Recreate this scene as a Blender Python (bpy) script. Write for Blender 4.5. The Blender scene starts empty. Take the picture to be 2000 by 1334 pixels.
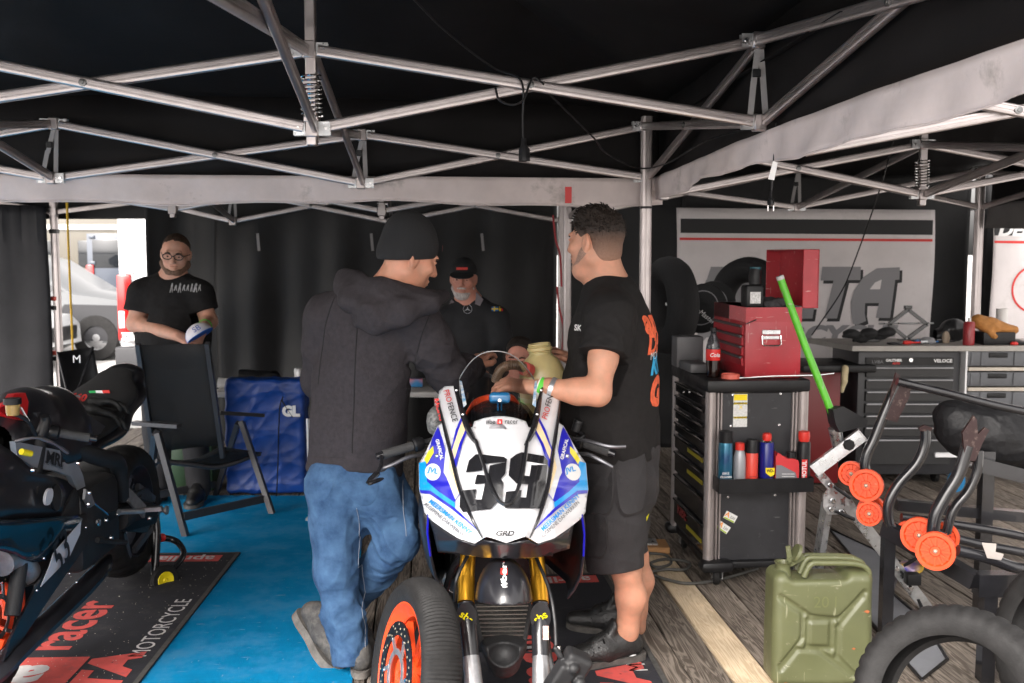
import bpy, bmesh, math, random
import numpy as np
from mathutils import Vector, Matrix, Euler, Quaternion
from mathutils.bvhtree import BVHTree

random.seed(7)
PI = math.pi
R = math.radians
SC = bpy.context.scene
COL = SC.collection

# ------------------------------------------------------------------ camera, sky, sun, exposure
CAM_H = 1.60
PITCH = math.atan((667 - 495) / 1944.0)
cam_d = bpy.data.cameras.new('camera')
cam_d.sensor_width = 36.0
cam_d.lens = 35.0
cam_d.clip_start = 0.05
cam_d.clip_end = 3000
cam_d.dof.use_dof = True
cam_d.dof.focus_distance = 3.5
cam_d.dof.aperture_fstop = 5.0
cam = bpy.data.objects.new('camera', cam_d)
COL.objects.link(cam)
cam.location = (0, 0, CAM_H)
cam.rotation_euler = (PI / 2 - PITCH, 0, 0)
SC.camera = cam

SUN_EL, SUN_AZ = R(42), R(-152)      # azimuth measured from +Y towards +X
world = bpy.data.worlds.new('World')
SC.world = world
world.use_nodes = True
wn = world.node_tree.nodes
wl = world.node_tree.links
wbg = wn['Background']
sky = wn.new('ShaderNodeTexSky')
sky.sky_type = 'NISHITA'
sky.sun_disc = False
sky.sun_elevation = SUN_EL
sky.sun_rotation = SUN_AZ
sky.air_density = 1.0
sky.dust_density = 6.0
sky.ozone_density = 1.0
hsv = wn.new('ShaderNodeHueSaturation')
hsv.inputs['Saturation'].default_value = 0.05
wl.new(sky.outputs[0], hsv.inputs['Color'])
wmx = wn.new('ShaderNodeMix'); wmx.data_type = 'RGBA'; wmx.blend_type = 'MULTIPLY'; wmx.inputs[0].default_value = 1.0
wmx.inputs[7].default_value = (1.0, 0.95, 0.915, 1)      # an even pale overcast
wl.new(hsv.outputs[0], wmx.inputs[6])
wl.new(wmx.outputs[2], wbg.inputs['Color'])
wbg.inputs['Strength'].default_value = 0.15

sun_d = bpy.data.lights.new('sun', 'SUN')
sun_d.energy = 1.0
sun_d.angle = R(25)
sun_d.color = (1.0, 0.96, 0.9)
sun = bpy.data.objects.new('sun', sun_d)
COL.objects.link(sun)
_sd = Vector((math.sin(SUN_AZ) * math.cos(SUN_EL), math.cos(SUN_AZ) * math.cos(SUN_EL), math.sin(SUN_EL)))
sun.rotation_euler = _sd.to_track_quat('Z', 'Y').to_euler()
sun.location = (0, -5, 8)

SC.view_settings.view_transform = 'Standard'
SC.view_settings.look = 'None'
SC.view_settings.exposure = 2.05
SC.view_settings.gamma = 1.0
SC.render.engine = 'CYCLES'
SC.cycles.max_bounces = 8
SC.cycles.transparent_max_bounces = 12
SC.cycles.use_denoising = True

# ------------------------------------------------------------------ helpers
_c, _s = math.cos(PITCH), math.sin(PITCH)
def at(px, py, Y):
    """world point at depth Y for a picture position (2000 x 1334)"""
    u = (px - 1000) / 1944.0
    v = (667 - py) / 1944.0
    k = Y / (_c + v * _s)
    return Vector((u * k, Y, CAM_H + (v * _c - _s) * k))
def gr(px, py, z=0.0):
    """world point on the level z"""
    u = (px - 1000) / 1944.0
    v = (667 - py) / 1944.0
    dy, dz = _c + v * _s, v * _c - _s
    k = (z - CAM_H) / dz
    return Vector((u * k, dy * k, z))
V = Vector

_mats = {}
def mat(name, col, rough=0.5, metal=0.0, var=0.0, scale=12.0, bump=0.0, bscale=60.0, stretch=None,
        spec=None, col2=None, trans=0.0, alpha=1.0, emit=0.0, coat=0.0, dust=None, dscale=9.0, dlo=0.55, dhi=0.75,
        sheen=0.0, sss=0.0, detail=4.0, rvar=0.0, scr=None, slo=.66):
    if name in _mats:
        return _mats[name]
    m = bpy.data.materials.new(name)
    m.use_nodes = True
    n, l = m.node_tree.nodes, m.node_tree.links
    b = n['Principled BSDF']
    b.inputs['Base Color'].default_value = (*col, 1)
    b.inputs['Roughness'].default_value = rough
    b.inputs['Metallic'].default_value = metal
    if spec is not None: b.inputs['Specular IOR Level'].default_value = spec
    if trans: b.inputs['Transmission Weight'].default_value = trans
    if alpha < 1: b.inputs['Alpha'].default_value = alpha
    if coat: b.inputs['Coat Weight'].default_value = coat; b.inputs['Coat Roughness'].default_value = 0.08
    if sheen: b.inputs['Sheen Weight'].default_value = sheen; b.inputs['Sheen Roughness'].default_value = 0.5
    if sss:
        b.inputs['Subsurface Weight'].default_value = sss
        b.inputs['Subsurface Radius'].default_value = (0.012, 0.005, 0.003)
        b.inputs['Subsurface Scale'].default_value = 1.0
    if emit:
        b.inputs['Emission Color'].default_value = (*col, 1); b.inputs['Emission Strength'].default_value = emit
    tc = mp = None
    def coords():
        nonlocal tc, mp
        if mp is None:
            tc = n.new('ShaderNodeTexCoord'); mp = n.new('ShaderNodeMapping')
            l.new(tc.outputs['Object'], mp.inputs['Vector'])
            if stretch: mp.inputs['Scale'].default_value = stretch
        return mp.outputs[0]
    last = None
    if var or col2:
        t = n.new('ShaderNodeTexNoise'); t.inputs['Scale'].default_value = scale
        t.inputs['Detail'].default_value = detail; t.inputs['Roughness'].default_value = 0.6
        l.new(coords(), t.inputs['Vector'])
        cr = n.new('ShaderNodeValToRGB')
        cr.color_ramp.elements[0].position = 0.3; cr.color_ramp.elements[1].position = 0.7
        a = col; c2 = col2
        if c2 is None:
            a = tuple(max(0, x * (1 - var)) for x in col); c2 = tuple(min(1, x * (1 + var)) for x in col)
        cr.color_ramp.elements[0].color = (*a, 1); cr.color_ramp.elements[1].color = (*c2, 1)
        l.new(t.outputs['Fac'], cr.inputs['Fac']); last = cr.outputs['Color']
    if dust:
        t = n.new('ShaderNodeTexNoise'); t.inputs['Scale'].default_value = dscale
        t.inputs['Detail'].default_value = 8; t.inputs['Roughness'].default_value = 0.7
        l.new(coords(), t.inputs['Vector'])
        mr = n.new('ShaderNodeMapRange'); mr.inputs[1].default_value = dlo; mr.inputs[2].default_value = dhi
        l.new(t.outputs['Fac'], mr.inputs[0])
        mx = n.new('ShaderNodeMix'); mx.data_type = 'RGBA'
        l.new(mr.outputs[0], mx.inputs[0])
        if last is not None: l.new(last, mx.inputs[6])
        else: mx.inputs[6].default_value = (*col, 1)
        mx.inputs[7].default_value = (*dust, 1)
        last = mx.outputs[2]
    if scr:                                   # fine scratches and chips in two directions
        for i, sc_ in enumerate(((90, 30, 7), (9, 40, 75))):
            m2_ = n.new('ShaderNodeMapping'); m2_.inputs['Scale'].default_value = sc_; m2_.inputs['Rotation'].default_value = (.3, .5 + i, .4)
            l.new(coords(), m2_.inputs['Vector']); t = n.new('ShaderNodeTexNoise'); t.inputs['Scale'].default_value = 1.0; t.inputs['Detail'].default_value = 3; l.new(m2_.outputs[0], t.inputs['Vector'])
            mr = n.new('ShaderNodeMapRange'); mr.inputs[1].default_value = slo; mr.inputs[2].default_value = slo + .03; l.new(t.outputs['Fac'], mr.inputs[0])
            mx = n.new('ShaderNodeMix'); mx.data_type = 'RGBA'; l.new(mr.outputs[0], mx.inputs[0])
            if last is not None: l.new(last, mx.inputs[6])
            else: mx.inputs[6].default_value = (*col, 1)
            mx.inputs[7].default_value = (*scr, 1); last = mx.outputs[2]
    if last is not None: l.new(last, b.inputs['Base Color'])
    if rvar:
        t = n.new('ShaderNodeTexNoise'); t.inputs['Scale'].default_value = scale * 1.7; t.inputs['Detail'].default_value = 5
        l.new(coords(), t.inputs['Vector'])
        mr = n.new('ShaderNodeMapRange'); mr.inputs[1].default_value = .3; mr.inputs[2].default_value = .7
        mr.inputs[3].default_value = max(0, rough - rvar); mr.inputs[4].default_value = min(1, rough + rvar)
        l.new(t.outputs['Fac'], mr.inputs[0]); l.new(mr.outputs[0], b.inputs['Roughness'])
    if bump:
        t = n.new('ShaderNodeTexNoise'); t.inputs['Scale'].default_value = bscale; t.inputs['Detail'].default_value = 5
        l.new(coords(), t.inputs['Vector'])
        bp = n.new('ShaderNodeBump'); bp.inputs['Strength'].default_value = bump; bp.inputs['Distance'].default_value = 0.01
        l.new(t.outputs['Fac'], bp.inputs['Height']); l.new(bp.outputs[0], b.inputs['Normal'])
    _mats[name] = m
    return m

def catmull(pts, k=6, closed=False):
    pts = [V(p) for p in pts]
    n = len(pts)
    out = []
    rng = range(n if closed else n - 1)
    for i in rng:
        p0 = pts[(i - 1) % n] if (closed or i > 0) else pts[0] * 2 - pts[1]
        p1 = pts[i]; p2 = pts[(i + 1) % n]
        p3 = pts[(i + 2) % n] if (closed or i + 2 < n) else pts[-1] * 2 - pts[-2]
        for j in range(k):
            t = j / k
            out.append(0.5 * ((2 * p1) + (p2 - p0) * t + (2 * p0 - 5 * p1 + 4 * p2 - p3) * t * t + (3 * p1 - p0 - 3 * p2 + p3) * t ** 3))
    if not closed: out.append(pts[-1])
    return out

def frame_z(d, up=(0, 0, 1)):
    """matrix whose Z runs along d and whose Y leans to up"""
    z = V(d).normalized(); u = V(up)
    if abs(z.dot(u)) > 0.98: u = V((0, 1, 0)) if abs(z.y) < 0.9 else V((1, 0, 0))
    x = u.cross(z).normalized(); y = z.cross(x)
    return Matrix((x, y, z)).transposed()
def fr(o, x=(1, 0, 0), up=(0, 0, 1)):
    """4x4 frame at o: X along x, Z close to up"""
    x = V(x).normalized(); z = V(up); y = z.cross(x).normalized(); z = x.cross(y)
    m = Matrix((x, y, z)).transposed().to_4x4(); m.translation = V(o)
    return m

class MB:
    def __init__(s): s.v = []; s.f = []
    def add(s, vs, fs, M=None):
        o = len(s.v)
        s.v += [(M @ V(p)) if M is not None else V(p) for p in vs]
        s.f += [[i + o for i in f] for f in fs]
        return s
    def box(s, c, d, M=None, bevel=0.0, seg=2):
        x, y, z = d[0] / 2, d[1] / 2, d[2] / 2
        vs = [V((c[0] + a * x, c[1] + b * y, c[2] + e * z)) for a in (-1, 1) for b in (-1, 1) for e in (-1, 1)]
        fs = [[0, 1, 3, 2], [4, 6, 7, 5], [0, 4, 5, 1], [2, 3, 7, 6], [0, 2, 6, 4], [1, 5, 7, 3]]
        if bevel:
            bm = bmesh.new()
            bv = [bm.verts.new(p) for p in vs]
            for f in fs: bm.faces.new([bv[i] for i in f])
            bmesh.ops.bevel(bm, geom=list(bm.edges), offset=min(bevel, min(x, y, z) * .98), segments=seg, profile=0.5, affect='EDGES')
            bm.verts.index_update()
            vs = [v.co.copy() for v in bm.verts]; fs = [[v.index for v in f.verts] for f in bm.faces]
            bm.free()
        return s.add(vs, fs, M)
    def bar(s, a, b, w, h, up=(0, 0, 1), prof=None):
        a, b = V(a), V(b); m = frame_z(b - a, up)
        if prof is None: prof = [(-w / 2, -h / 2), (w / 2, -h / 2), (w / 2, h / 2), (-w / 2, h / 2)]
        n = len(prof)
        vs = [a + m @ V((p[0], p[1], 0)) for p in prof] + [b + m @ V((p[0], p[1], 0)) for p in prof]
        fs = [[i, (i + 1) % n, n + (i + 1) % n, n + i] for i in range(n)] + [list(range(n))[::-1], list(range(n, 2 * n))]
        return s.add(vs, fs)
    def tube(s, pts, r, n=10, closed=False, M=None, sx=1.0, up=None):
        pts = [V(p) for p in pts]; k = len(pts)
        rs = r if isinstance(r, (list, tuple)) else [r] * k
        vs = []; fs = []
        t0 = (pts[1] - pts[0]).normalized()
        x = V(up) if up is not None else (V((0, 0, 1)) if abs(t0.z) < 0.9 else V((1, 0, 0)))
        for i in range(k):
            if closed: t = pts[(i + 1) % k] - pts[i - 1]
            else: t = pts[min(i + 1, k - 1)] - pts[max(i - 1, 0)]
            t.normalize()
            if t.length < .5: t = t0
            x = (x - t * x.dot(t))
            if x.length < 1e-5: x = t.orthogonal()
            x.normalize(); y = t.cross(x)
            for j in range(n):
                a = 2 * PI * j / n
                vs.append(pts[i] + (x * math.cos(a) * sx + y * math.sin(a)) * rs[i])
        m = k if closed else k - 1
        for i in range(m):
            i2 = (i + 1) % k
            for j in range(n):
                fs.append([i * n + j, i * n + (j + 1) % n, i2 * n + (j + 1) % n, i2 * n + j])
        if not closed: fs += [list(range(n))[::-1], list(range((k - 1) * n, k * n))]
        return s.add(vs, fs, M)
    def cyl(s, a, b, r, r2=None, n=16, M=None):
        return s.tube([a, b], [r, r if r2 is None else r2], n, M=M)
    def lathe(s, prof, n=24, M=None, closed=False, arc=2 * PI):
        """prof: (radius, z) pairs, about Z"""
        k = len(prof); vs = []; fs = []
        full = abs(arc - 2 * PI) < 1e-6
        cols = n if full else n + 1
        for j in range(cols):
            a = arc * j / n
            for (r, z) in prof: vs.append((r * math.cos(a), r * math.sin(a), z))
        for j in range(n):
            j2 = (j + 1) % cols
            for i in range(k if closed else k - 1):
                i2 = (i + 1) % k
                fs.append([j * k + i, j2 * k + i, j2 * k + i2, j * k + i2])
        return s.add(vs, fs, M)
    def prism(s, poly, d, M=None, z0=0.0):
        """poly (x,y) extruded from z0 to z0+d"""
        n = len(poly)
        vs = [(p[0], p[1], z0) for p in poly] + [(p[0], p[1], z0 + d) for p in poly]
        fs = [[i, (i + 1) % n, n + (i + 1) % n, n + i] for i in range(n)] + [list(range(n))[::-1], list(range(n, 2 * n))]
        return s.add(vs, fs, M)
    def loft(s, secs, caps=True, closed=True, M=None):
        n = len(secs[0]); vs = [p for q in secs for p in q]; fs = []
        for i in range(len(secs) - 1):
            for j in range(n if closed else n - 1):
                fs.append([i * n + j, i * n + (j + 1) % n, (i + 1) * n + (j + 1) % n, (i + 1) * n + j])
        if caps and closed: fs += [list(range(n))[::-1], list(range((len(secs) - 1) * n, len(secs) * n))]
        return s.add(vs, fs, M)
    def grid(s, fn, nu, nv, M=None):
        vs = [fn(i / nu, j / nv) for i in range(nu + 1) for j in range(nv + 1)]
        fs = [[i * (nv + 1) + j, (i + 1) * (nv + 1) + j, (i + 1) * (nv + 1) + j + 1, i * (nv + 1) + j + 1] for i in range(nu) for j in range(nv)]
        return s.add(vs, fs, M)
    def ell(s, c, rad, M=None, n=14, m=9):
        vs = []; fs = []
        for i in range(m + 1):
            t = PI * i / m
            for j in range(n):
                a = 2 * PI * j / n
                vs.append((c[0] + rad[0] * math.sin(t) * math.cos(a), c[1] + rad[1] * math.sin(t) * math.sin(a), c[2] + rad[2] * math.cos(t)))
        for i in range(m):
            for j in range(n): fs.append([i * n + j, (i + 1) * n + j, (i + 1) * n + (j + 1) % n, i * n + (j + 1) % n])
        return s.add(vs, fs, M)
    def mesh(s, name, angle=38.0, inv=None, fix=True):
        bm = bmesh.new()
        for p in s.v: bm.verts.new((inv @ p) if inv is not None else p)
        bm.verts.ensure_lookup_table()
        for f in s.f:
            q = []
            for i in f:
                if i not in q: q.append(i)
            if len(q) < 3: continue
            try: bm.faces.new([bm.verts[i] for i in q])
            except ValueError: pass
        bmesh.ops.remove_doubles(bm, verts=bm.verts, dist=1e-6)
        if fix: bmesh.ops.recalc_face_normals(bm, faces=bm.faces)
        ca = R(angle)
        for f in bm.faces: f.smooth = angle > 0
        for e in bm.edges:
            if len(e.link_faces) == 2:
                if e.calc_face_angle(0) > ca: e.smooth = False
        me = bpy.data.meshes.new(name)
        bm.to_mesh(me); bm.free()
        return me
    def build(s, name, m, parent=None, label=None, cat=None, group=None, kind=None, angle=38.0, local=False, fix=True, solid=0.0, loc=None):
        inv = None
        if parent is not None and not local: inv = parent.matrix_world.inverted()
        if parent is not None and parent.get('_w') is not None and not local: inv = Matrix(WM[parent.name]).inverted()
        if parent is None and loc is not None: inv = Matrix.Translation(-V(loc))
        me = s.mesh(name, angle, inv, fix)
        o = bpy.data.objects.new(name, me); COL.objects.link(o)
        if loc is not None and parent is None: o.location = loc
        if parent is not None:
            o.parent = parent
            pw = WM.get(parent.name)
            if pw is not None and parent.type == 'MESH': pass
        WM[o.name] = WM[parent.name] if (parent is not None and parent.name in WM) else (Matrix.Translation(V(loc)) if loc is not None else Matrix())
        me.materials.append(m)
        if solid:
            md = o.modifiers.new('thick', 'SOLIDIFY'); md.thickness = solid; md.offset = 0
        tag(o, label, cat, group, kind)
        return o
WM = {}
def tag(o, label=None, cat=None, group=None, kind=None):
    if label: o['label'] = label
    if cat: o['category'] = cat
    if group: o['group'] = group
    if kind: o['kind'] = kind
    return o
def thing(name, label, cat, loc=(0, 0, 0), rot=(0, 0, 0), group=None, M=None):
    o = bpy.data.objects.new(name, None); COL.objects.link(o)
    o.empty_display_size = 0.1
    if M is None:
        M = Matrix.Translation(V(loc)) @ Euler(rot).to_matrix().to_4x4()
    o.matrix_world = M
    o['_w'] = 1
    del o['_w']
    WM[o.name] = M.copy()
    return tag(o, label, cat, group)
_build0 = MB.build
def _build(s, name, m, parent=None, local=False, **k):
    """local=True: the vertices are already in the thing's own frame"""
    if parent is None: return _build0(s, name, m, None, **k)
    W = WM[parent.name]
    if not local:
        inv = W.inverted(); s.v = [inv @ p for p in s.v]
    o = _build0(s, name, m, None, **k)
    o.parent = parent
    WM[o.name] = W.copy()
    return o
MB.build = _build
def copy_tree(o, parent=None, M=None, label=None, group=None):
    c = o.copy(); COL.objects.link(c); c.parent = parent
    if M is not None: c.matrix_world = M; WM[c.name] = M.copy()
    if label: c['label'] = label
    if group: c['group'] = group
    for ch in list(o.children): copy_tree(ch, c)
    return c

def textmesh(body, size=0.1, depth=0.001, shear=0.0, bold=0.0, sx=1.0, space=1.0, align='CENTER', res=3):
    cu = bpy.data.curves.new('lettering', 'FONT')
    cu.body = body; cu.size = size; cu.shear = shear; cu.offset = bold; cu.extrude = 0.0
    cu.align_x = align; cu.align_y = 'CENTER'; cu.space_character = space; cu.resolution_u = res
    o = bpy.data.objects.new('lettering', cu); COL.objects.link(o)
    dg = bpy.context.evaluated_depsgraph_get()
    me = bpy.data.meshes.new_from_object(o.evaluated_get(dg))
    vs = [V((v.co.x * sx, v.co.y, 0)) for v in me.vertices]; fs = [list(p.vertices) for p in me.polygons]
    bpy.data.objects.remove(o); bpy.data.curves.remove(cu); bpy.data.meshes.remove(me)
    return vs, fs
def text(body, m, parent, M, size=0.1, name='lettering', **k):
    """flat printed lettering in the frame M (x right, y up, z out of the surface)"""
    vs, fs = textmesh(body, size, **k)
    b = MB(); b.add([(v.x, v.y, 0.0) for v in vs], fs, M)
    return b.build(name, m, parent, angle=0, fix=False)
def wall_frame(o, right, up=(0, 0, 1)):
    """frame for lettering: X right, Y up, Z out"""
    x = V(right).normalized(); y = V(up); y = (y - x * y.dot(x)).normalized(); z = x.cross(y)
    m = Matrix((x, y, z)).transposed().to_4x4(); m.translation = V(o)
    return m
def rect(w, h, M, m, parent, name='print', z=0.0):
    b = MB(); b.add([(-w / 2, -h / 2, z), (w / 2, -h / 2, z), (w / 2, h / 2, z), (-w / 2, h / 2, z)], [[0, 1, 2, 3]], M)
    return b.build(name, m, parent, angle=0, fix=False)
def poly(pts, M, m, parent, name='print', z=0.0):
    b = MB(); b.add([(p[0], p[1], z) for p in pts], [list(range(len(pts)))], M)
    return b.build(name, m, parent, angle=0, fix=False)

# ------------------------------------------------------------------ distance-field modelling (bodies, cloth, soft things)
class SDF:
    def __init__(s, lo, hi, h):
        s.h = h; s.lo = np.array(lo, np.float32)
        n = np.ceil((np.array(hi) - np.array(lo)) / h).astype(int) + 1
        s.ax = [s.lo[i] + h * np.arange(n[i], dtype=np.float32) for i in range(3)]
        s.d = np.full(n, 1.0, np.float32)
    def _sub(s, lo, hi):
        sl = []
        for i in range(3):
            a = int(max(0, math.floor((lo[i] - s.lo[i]) / s.h))); b = int(min(len(s.ax[i]), math.ceil((hi[i] - s.lo[i]) / s.h) + 1))
            if b <= a: return None
            sl.append(slice(a, b))
        return tuple(sl)
    def _pts(s, sl):
        return (s.ax[0][sl[0]][:, None, None], s.ax[1][sl[1]][None, :, None], s.ax[2][sl[2]][None, None, :])
    def _comb(s, sl, nd, k, op):
        d = s.d[sl]
        if op == 'sub':
            if k > 0:
                hh = np.clip(0.5 - 0.5 * (d + nd) / k, 0, 1)
                s.d[sl] = d * (1 - hh) + (-nd) * hh + k * hh * (1 - hh)
            else: s.d[sl] = np.maximum(d, -nd)
        else:
            if k > 0:
                hh = np.clip(0.5 + 0.5 * (nd - d) / k, 0, 1)
                s.d[sl] = nd * (1 - hh) + d * hh - k * hh * (1 - hh)
            else: s.d[sl] = np.minimum(d, nd)
    def cap(s, a, b, ra, rb=None, k=0.02, op='add', front=None, flat=1.0):
        """tapered limb; flat<1 thins it along front"""
        rb = ra if rb is None else rb
        a = np.array(a, np.float32); b = np.array(b, np.float32)
        m = max(ra, rb) + k + 3 * s.h
        sl = s._sub(np.minimum(a, b) - m, np.maximum(a, b) + m)
        if sl is None: return s
        X, Y, Z = s._pts(sl)
        px, py, pz = X - a[0], Y - a[1], Z - a[2]
        ab = b - a
        if front is not None:
            f = np.array(front, np.float32); f /= np.linalg.norm(f)
            q = (1 / flat - 1)
            t = (px * f[0] + py * f[1] + pz * f[2]) * q
            px, py, pz = px + t * f[0], py + t * f[1], pz + t * f[2]
            ab = ab + f * float(ab @ f) * q
        L = float(ab @ ab)
        t = np.clip((px * ab[0] + py * ab[1] + pz * ab[2]) / max(L, 1e-9), 0, 1)
        d = np.sqrt((px - t * ab[0]) ** 2 + (py - t * ab[1]) ** 2 + (pz - t * ab[2]) ** 2) - (ra + (rb - ra) * t)
        if front is not None: d = d * (0.5 + 0.5 * flat)
        s._comb(sl, d, k, op)
        return s
    def chain(s, pts, rs, k=0.02, **kw):
        for i in range(len(pts) - 1): s.cap(pts[i], pts[i + 1], rs[i], rs[i + 1], k, **kw)
        return s
    def ell(s, c, rad, rot=None, k=0.02, op='add'):
        c = np.array(c, np.float32); m = max(rad) + k + 3 * s.h
        sl = s._sub(c - m, c + m)
        if sl is None: return s
        X, Y, Z = s._pts(sl)
        p = (X - c[0], Y - c[1], Z - c[2])
        if rot is not None:
            Rm = np.array(rot.to_3x3() if hasattr(rot, 'to_3x3') else rot, np.float32)   # columns = own axes
            p = tuple(p[0] * Rm[0, i] + p[1] * Rm[1, i] + p[2] * Rm[2, i] for i in range(3))
        q = np.sqrt((p[0] / rad[0]) ** 2 + (p[1] / rad[1]) ** 2 + (p[2] / rad[2]) ** 2)
        g = np.sqrt((p[0] / rad[0] ** 2) ** 2 + (p[1] / rad[1] ** 2) ** 2 + (p[2] / rad[2] ** 2) ** 2) + 1e-6
        s._comb(sl, q * (q - 1) / g, k, op)
        return s
    def box(s, c, half, rot=None, r=0.0, k=0.0, op='add'):
        c = np.array(c, np.float32); m = float(np.linalg.norm(half)) + k + 3 * s.h
        sl = s._sub(c - m, c + m)
        if sl is None: return s
        X, Y, Z = s._pts(sl)
        p = (X - c[0], Y - c[1], Z - c[2])
        if rot is not None:
            Rm = np.array(rot.to_3x3() if hasattr(rot, 'to_3x3') else rot, np.float32)
            p = tuple(p[0] * Rm[0, i] + p[1] * Rm[1, i] + p[2] * Rm[2, i] for i in range(3))
        q = [np.abs(p[i]) - (half[i] - r) for i in range(3)]
        d = np.sqrt(np.maximum(q[0], 0) ** 2 + np.maximum(q[1], 0) ** 2 + np.maximum(q[2], 0) ** 2) + np.minimum(np.maximum(np.maximum(q[0], q[1]), q[2]), 0) - r
        s._comb(sl, d, k, op)
        return s
    def cut(s, o, nrm, k=0.0):
        """remove the half space on the side nrm points to"""
        nrm = np.array(V(nrm).normalized(), np.float32)
        X, Y, Z = s._pts((slice(None),) * 3)
        d = (X - o[0]) * nrm[0] + (Y - o[1]) * nrm[1] + (Z - o[2]) * nrm[2]
        if k > 0:
            hh = np.clip(0.5 - 0.5 * (s.d - d) / k, 0, 1)
            s.d = s.d * (1 - hh) + d * hh + k * hh * (1 - hh)
        else: s.d = np.maximum(s.d, d)
        return s
    def warp(s, fn, lo=None, hi=None):
        """add a displacement field fn(X,Y,Z) (metres, positive swells)"""
        sl = (slice(None),) * 3 if lo is None else s._sub(lo, hi)
        if sl is None: return s
        X, Y, Z = s._pts(sl)
        s.d[sl] = s.d[sl] - fn(X, Y, Z).astype(np.float32)
        return s
    def mb(s):
        d = s.d; n = d.shape; neg = d < 0
        c = [neg[a:n[0] - 1 + a, b:n[1] - 1 + b, e:n[2] - 1 + e] for a in (0, 1) for b in (0, 1) for e in (0, 1)]
        cnt = sum(x.astype(np.int8) for x in c)
        act = (cnt > 0) & (cnt < 8)
        ix = np.argwhere(act)
        idm = np.full(act.shape, -1, np.int64); idm[act] = np.arange(len(ix))
        off = [(a, b, e) for a in (0, 1) for b in (0, 1) for e in (0, 1)]
        val = np.stack([d[ix[:, 0] + o[0], ix[:, 1] + o[1], ix[:, 2] + o[2]] for o in off], 1)
        ps = np.zeros((len(ix), 3)); w = np.zeros(len(ix))
        for i in range(8):
            for j in range(i + 1, 8):
                if sum(abs(off[i][q] - off[j][q]) for q in range(3)) != 1: continue
                vi, vj = val[:, i], val[:, j]
                cr = (vi < 0) != (vj < 0)
                t = np.where(cr, vi / np.where(cr, vi - vj, 1), 0)
                pt = np.array(off[i])[None, :] + t[:, None] * (np.array(off[j]) - np.array(off[i]))[None, :]
                ps += pt * cr[:, None]; w += cr
        ps = (ix + ps / w[:, None]) * s.h + s.lo[None, :]
        fs = []
        for ax in range(3):
            a1, a2 = [(1, 2), (2, 0), (0, 1)][ax]
            sl0 = [slice(None)] * 3; sl1 = [slice(None)] * 3
            sl0[ax] = slice(0, n[ax] - 1); sl1[ax] = slice(1, n[ax])
            e = neg[tuple(sl0)] != neg[tuple(sl1)]
            p = np.argwhere(e)
            p = p[(p[:, a1] > 0) & (p[:, a2] > 0) & (p[:, a1] < n[a1] - 1) & (p[:, a2] < n[a2] - 1)]
            inside = neg[p[:, 0], p[:, 1], p[:, 2]]
            def q(da, db):
                r = p.copy(); r[:, a1] -= da; r[:, a2] -= db
                return idm[r[:, 0], r[:, 1], r[:, 2]]
            quad = np.stack([q(1, 1), q(0, 1), q(0, 0), q(1, 0)], 1)
            quad[~inside] = quad[~inside][:, ::-1]
            fs.append(quad)
        fs = np.concatenate(fs); fs = fs[(fs >= 0).all(1)]
        return ps, fs
    def build(s, name, m, parent=None, **k):
        ps, fs = s.mb()
        if parent is not None:
            W = np.array(WM[parent.name].inverted())
            ps = ps @ W[:3, :3].T + W[:3, 3]
        me = bpy.data.meshes.new(name)
        me.vertices.add(len(ps)); me.vertices.foreach_set('co', ps.astype(np.float32).ravel())
        me.loops.add(len(fs) * 4); me.loops.foreach_set('vertex_index', fs.astype(np.int32).ravel())
        me.polygons.add(len(fs)); me.polygons.foreach_set('loop_start', np.arange(0, len(fs) * 4, 4, dtype=np.int32))
        me.update(calc_edges=True)
        me.polygons.foreach_set('use_smooth', np.ones(len(fs), bool))
        me.validate()
        me.materials.append(m)
        o = bpy.data.objects.new(name, me); COL.objects.link(o)
        if parent is not None: o.parent = parent; WM[o.name] = WM[parent.name].copy()
        else: WM[o.name] = Matrix()
        tag(o, k.get('label'), k.get('cat'), k.get('group'), k.get('kind'))
        return o
def folds(seed, amp, freq, axis=(0, 0, 1), along=0.25):
    """crease field for cloth: ripples across `axis`, drawn out along it"""
    rs = np.random.RandomState(seed)
    ax = np.array(V(axis).normalized())
    waves = []
    for _ in range(7):
        d = rs.normal(size=3); d -= ax * (d @ ax); d /= np.linalg.norm(d)
        kvec = d * freq * rs.uniform(.5, 1.5) + ax * freq * along * rs.normal()
        waves.append((kvec, rs.uniform(0, 6.28), rs.uniform(.5, 1)))
    def fn(X, Y, Z):
        o = 0
        w = 0.6 * np.sin(X * freq * .6 + seed) + 0.6 * np.sin(Z * freq * .5 + Y * freq * .4)
        for kv, ph, a in waves:
            t = np.sin(X * kv[0] + Y * kv[1] + Z * kv[2] + ph + w)
            o = o + a * (1 - np.abs(t)) ** 2
        return amp * (o / 3 - .45)
    return fn

# ------------------------------------------------------------------ shared materials
ALU = mat('aluminium', (0.44, 0.40, 0.395), 0.34, 0.9, var=0.05, scale=14, rvar=.06)
STEEL = mat('zinc_plated_steel', (0.55, 0.56, 0.57), 0.35, 0.95, var=0.18, scale=25, rvar=.15, dust=(0.42, 0.41, 0.40), dlo=.6, dhi=.8, dscale=40)
CHROME = mat('bright_steel', (0.75, 0.75, 0.75), 0.18, 1.0)
FABRIC = mat('black_tent_fabric', (0.0075, 0.0066, 0.0068), 0.65, var=0.3, scale=3, bump=0.5, bscale=4, spec=.15)
CURT = mat('black_curtain_fabric', (0.0075, 0.0075, 0.0082), 0.5, var=0.2, scale=4, bump=0.4, bscale=9, spec=.3)
VAL = mat('grey_valance_fabric', (0.58, 0.51, 0.50), 0.8, var=0.10, scale=5, bump=0.35, bscale=9, dust=(0.2, 0.18, 0.16), dlo=.58, dhi=.8, dscale=5)
BLK = mat('black_plastic', (0.010, 0.010, 0.011), 0.42, spec=.3, var=.2, rvar=.1)
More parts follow.
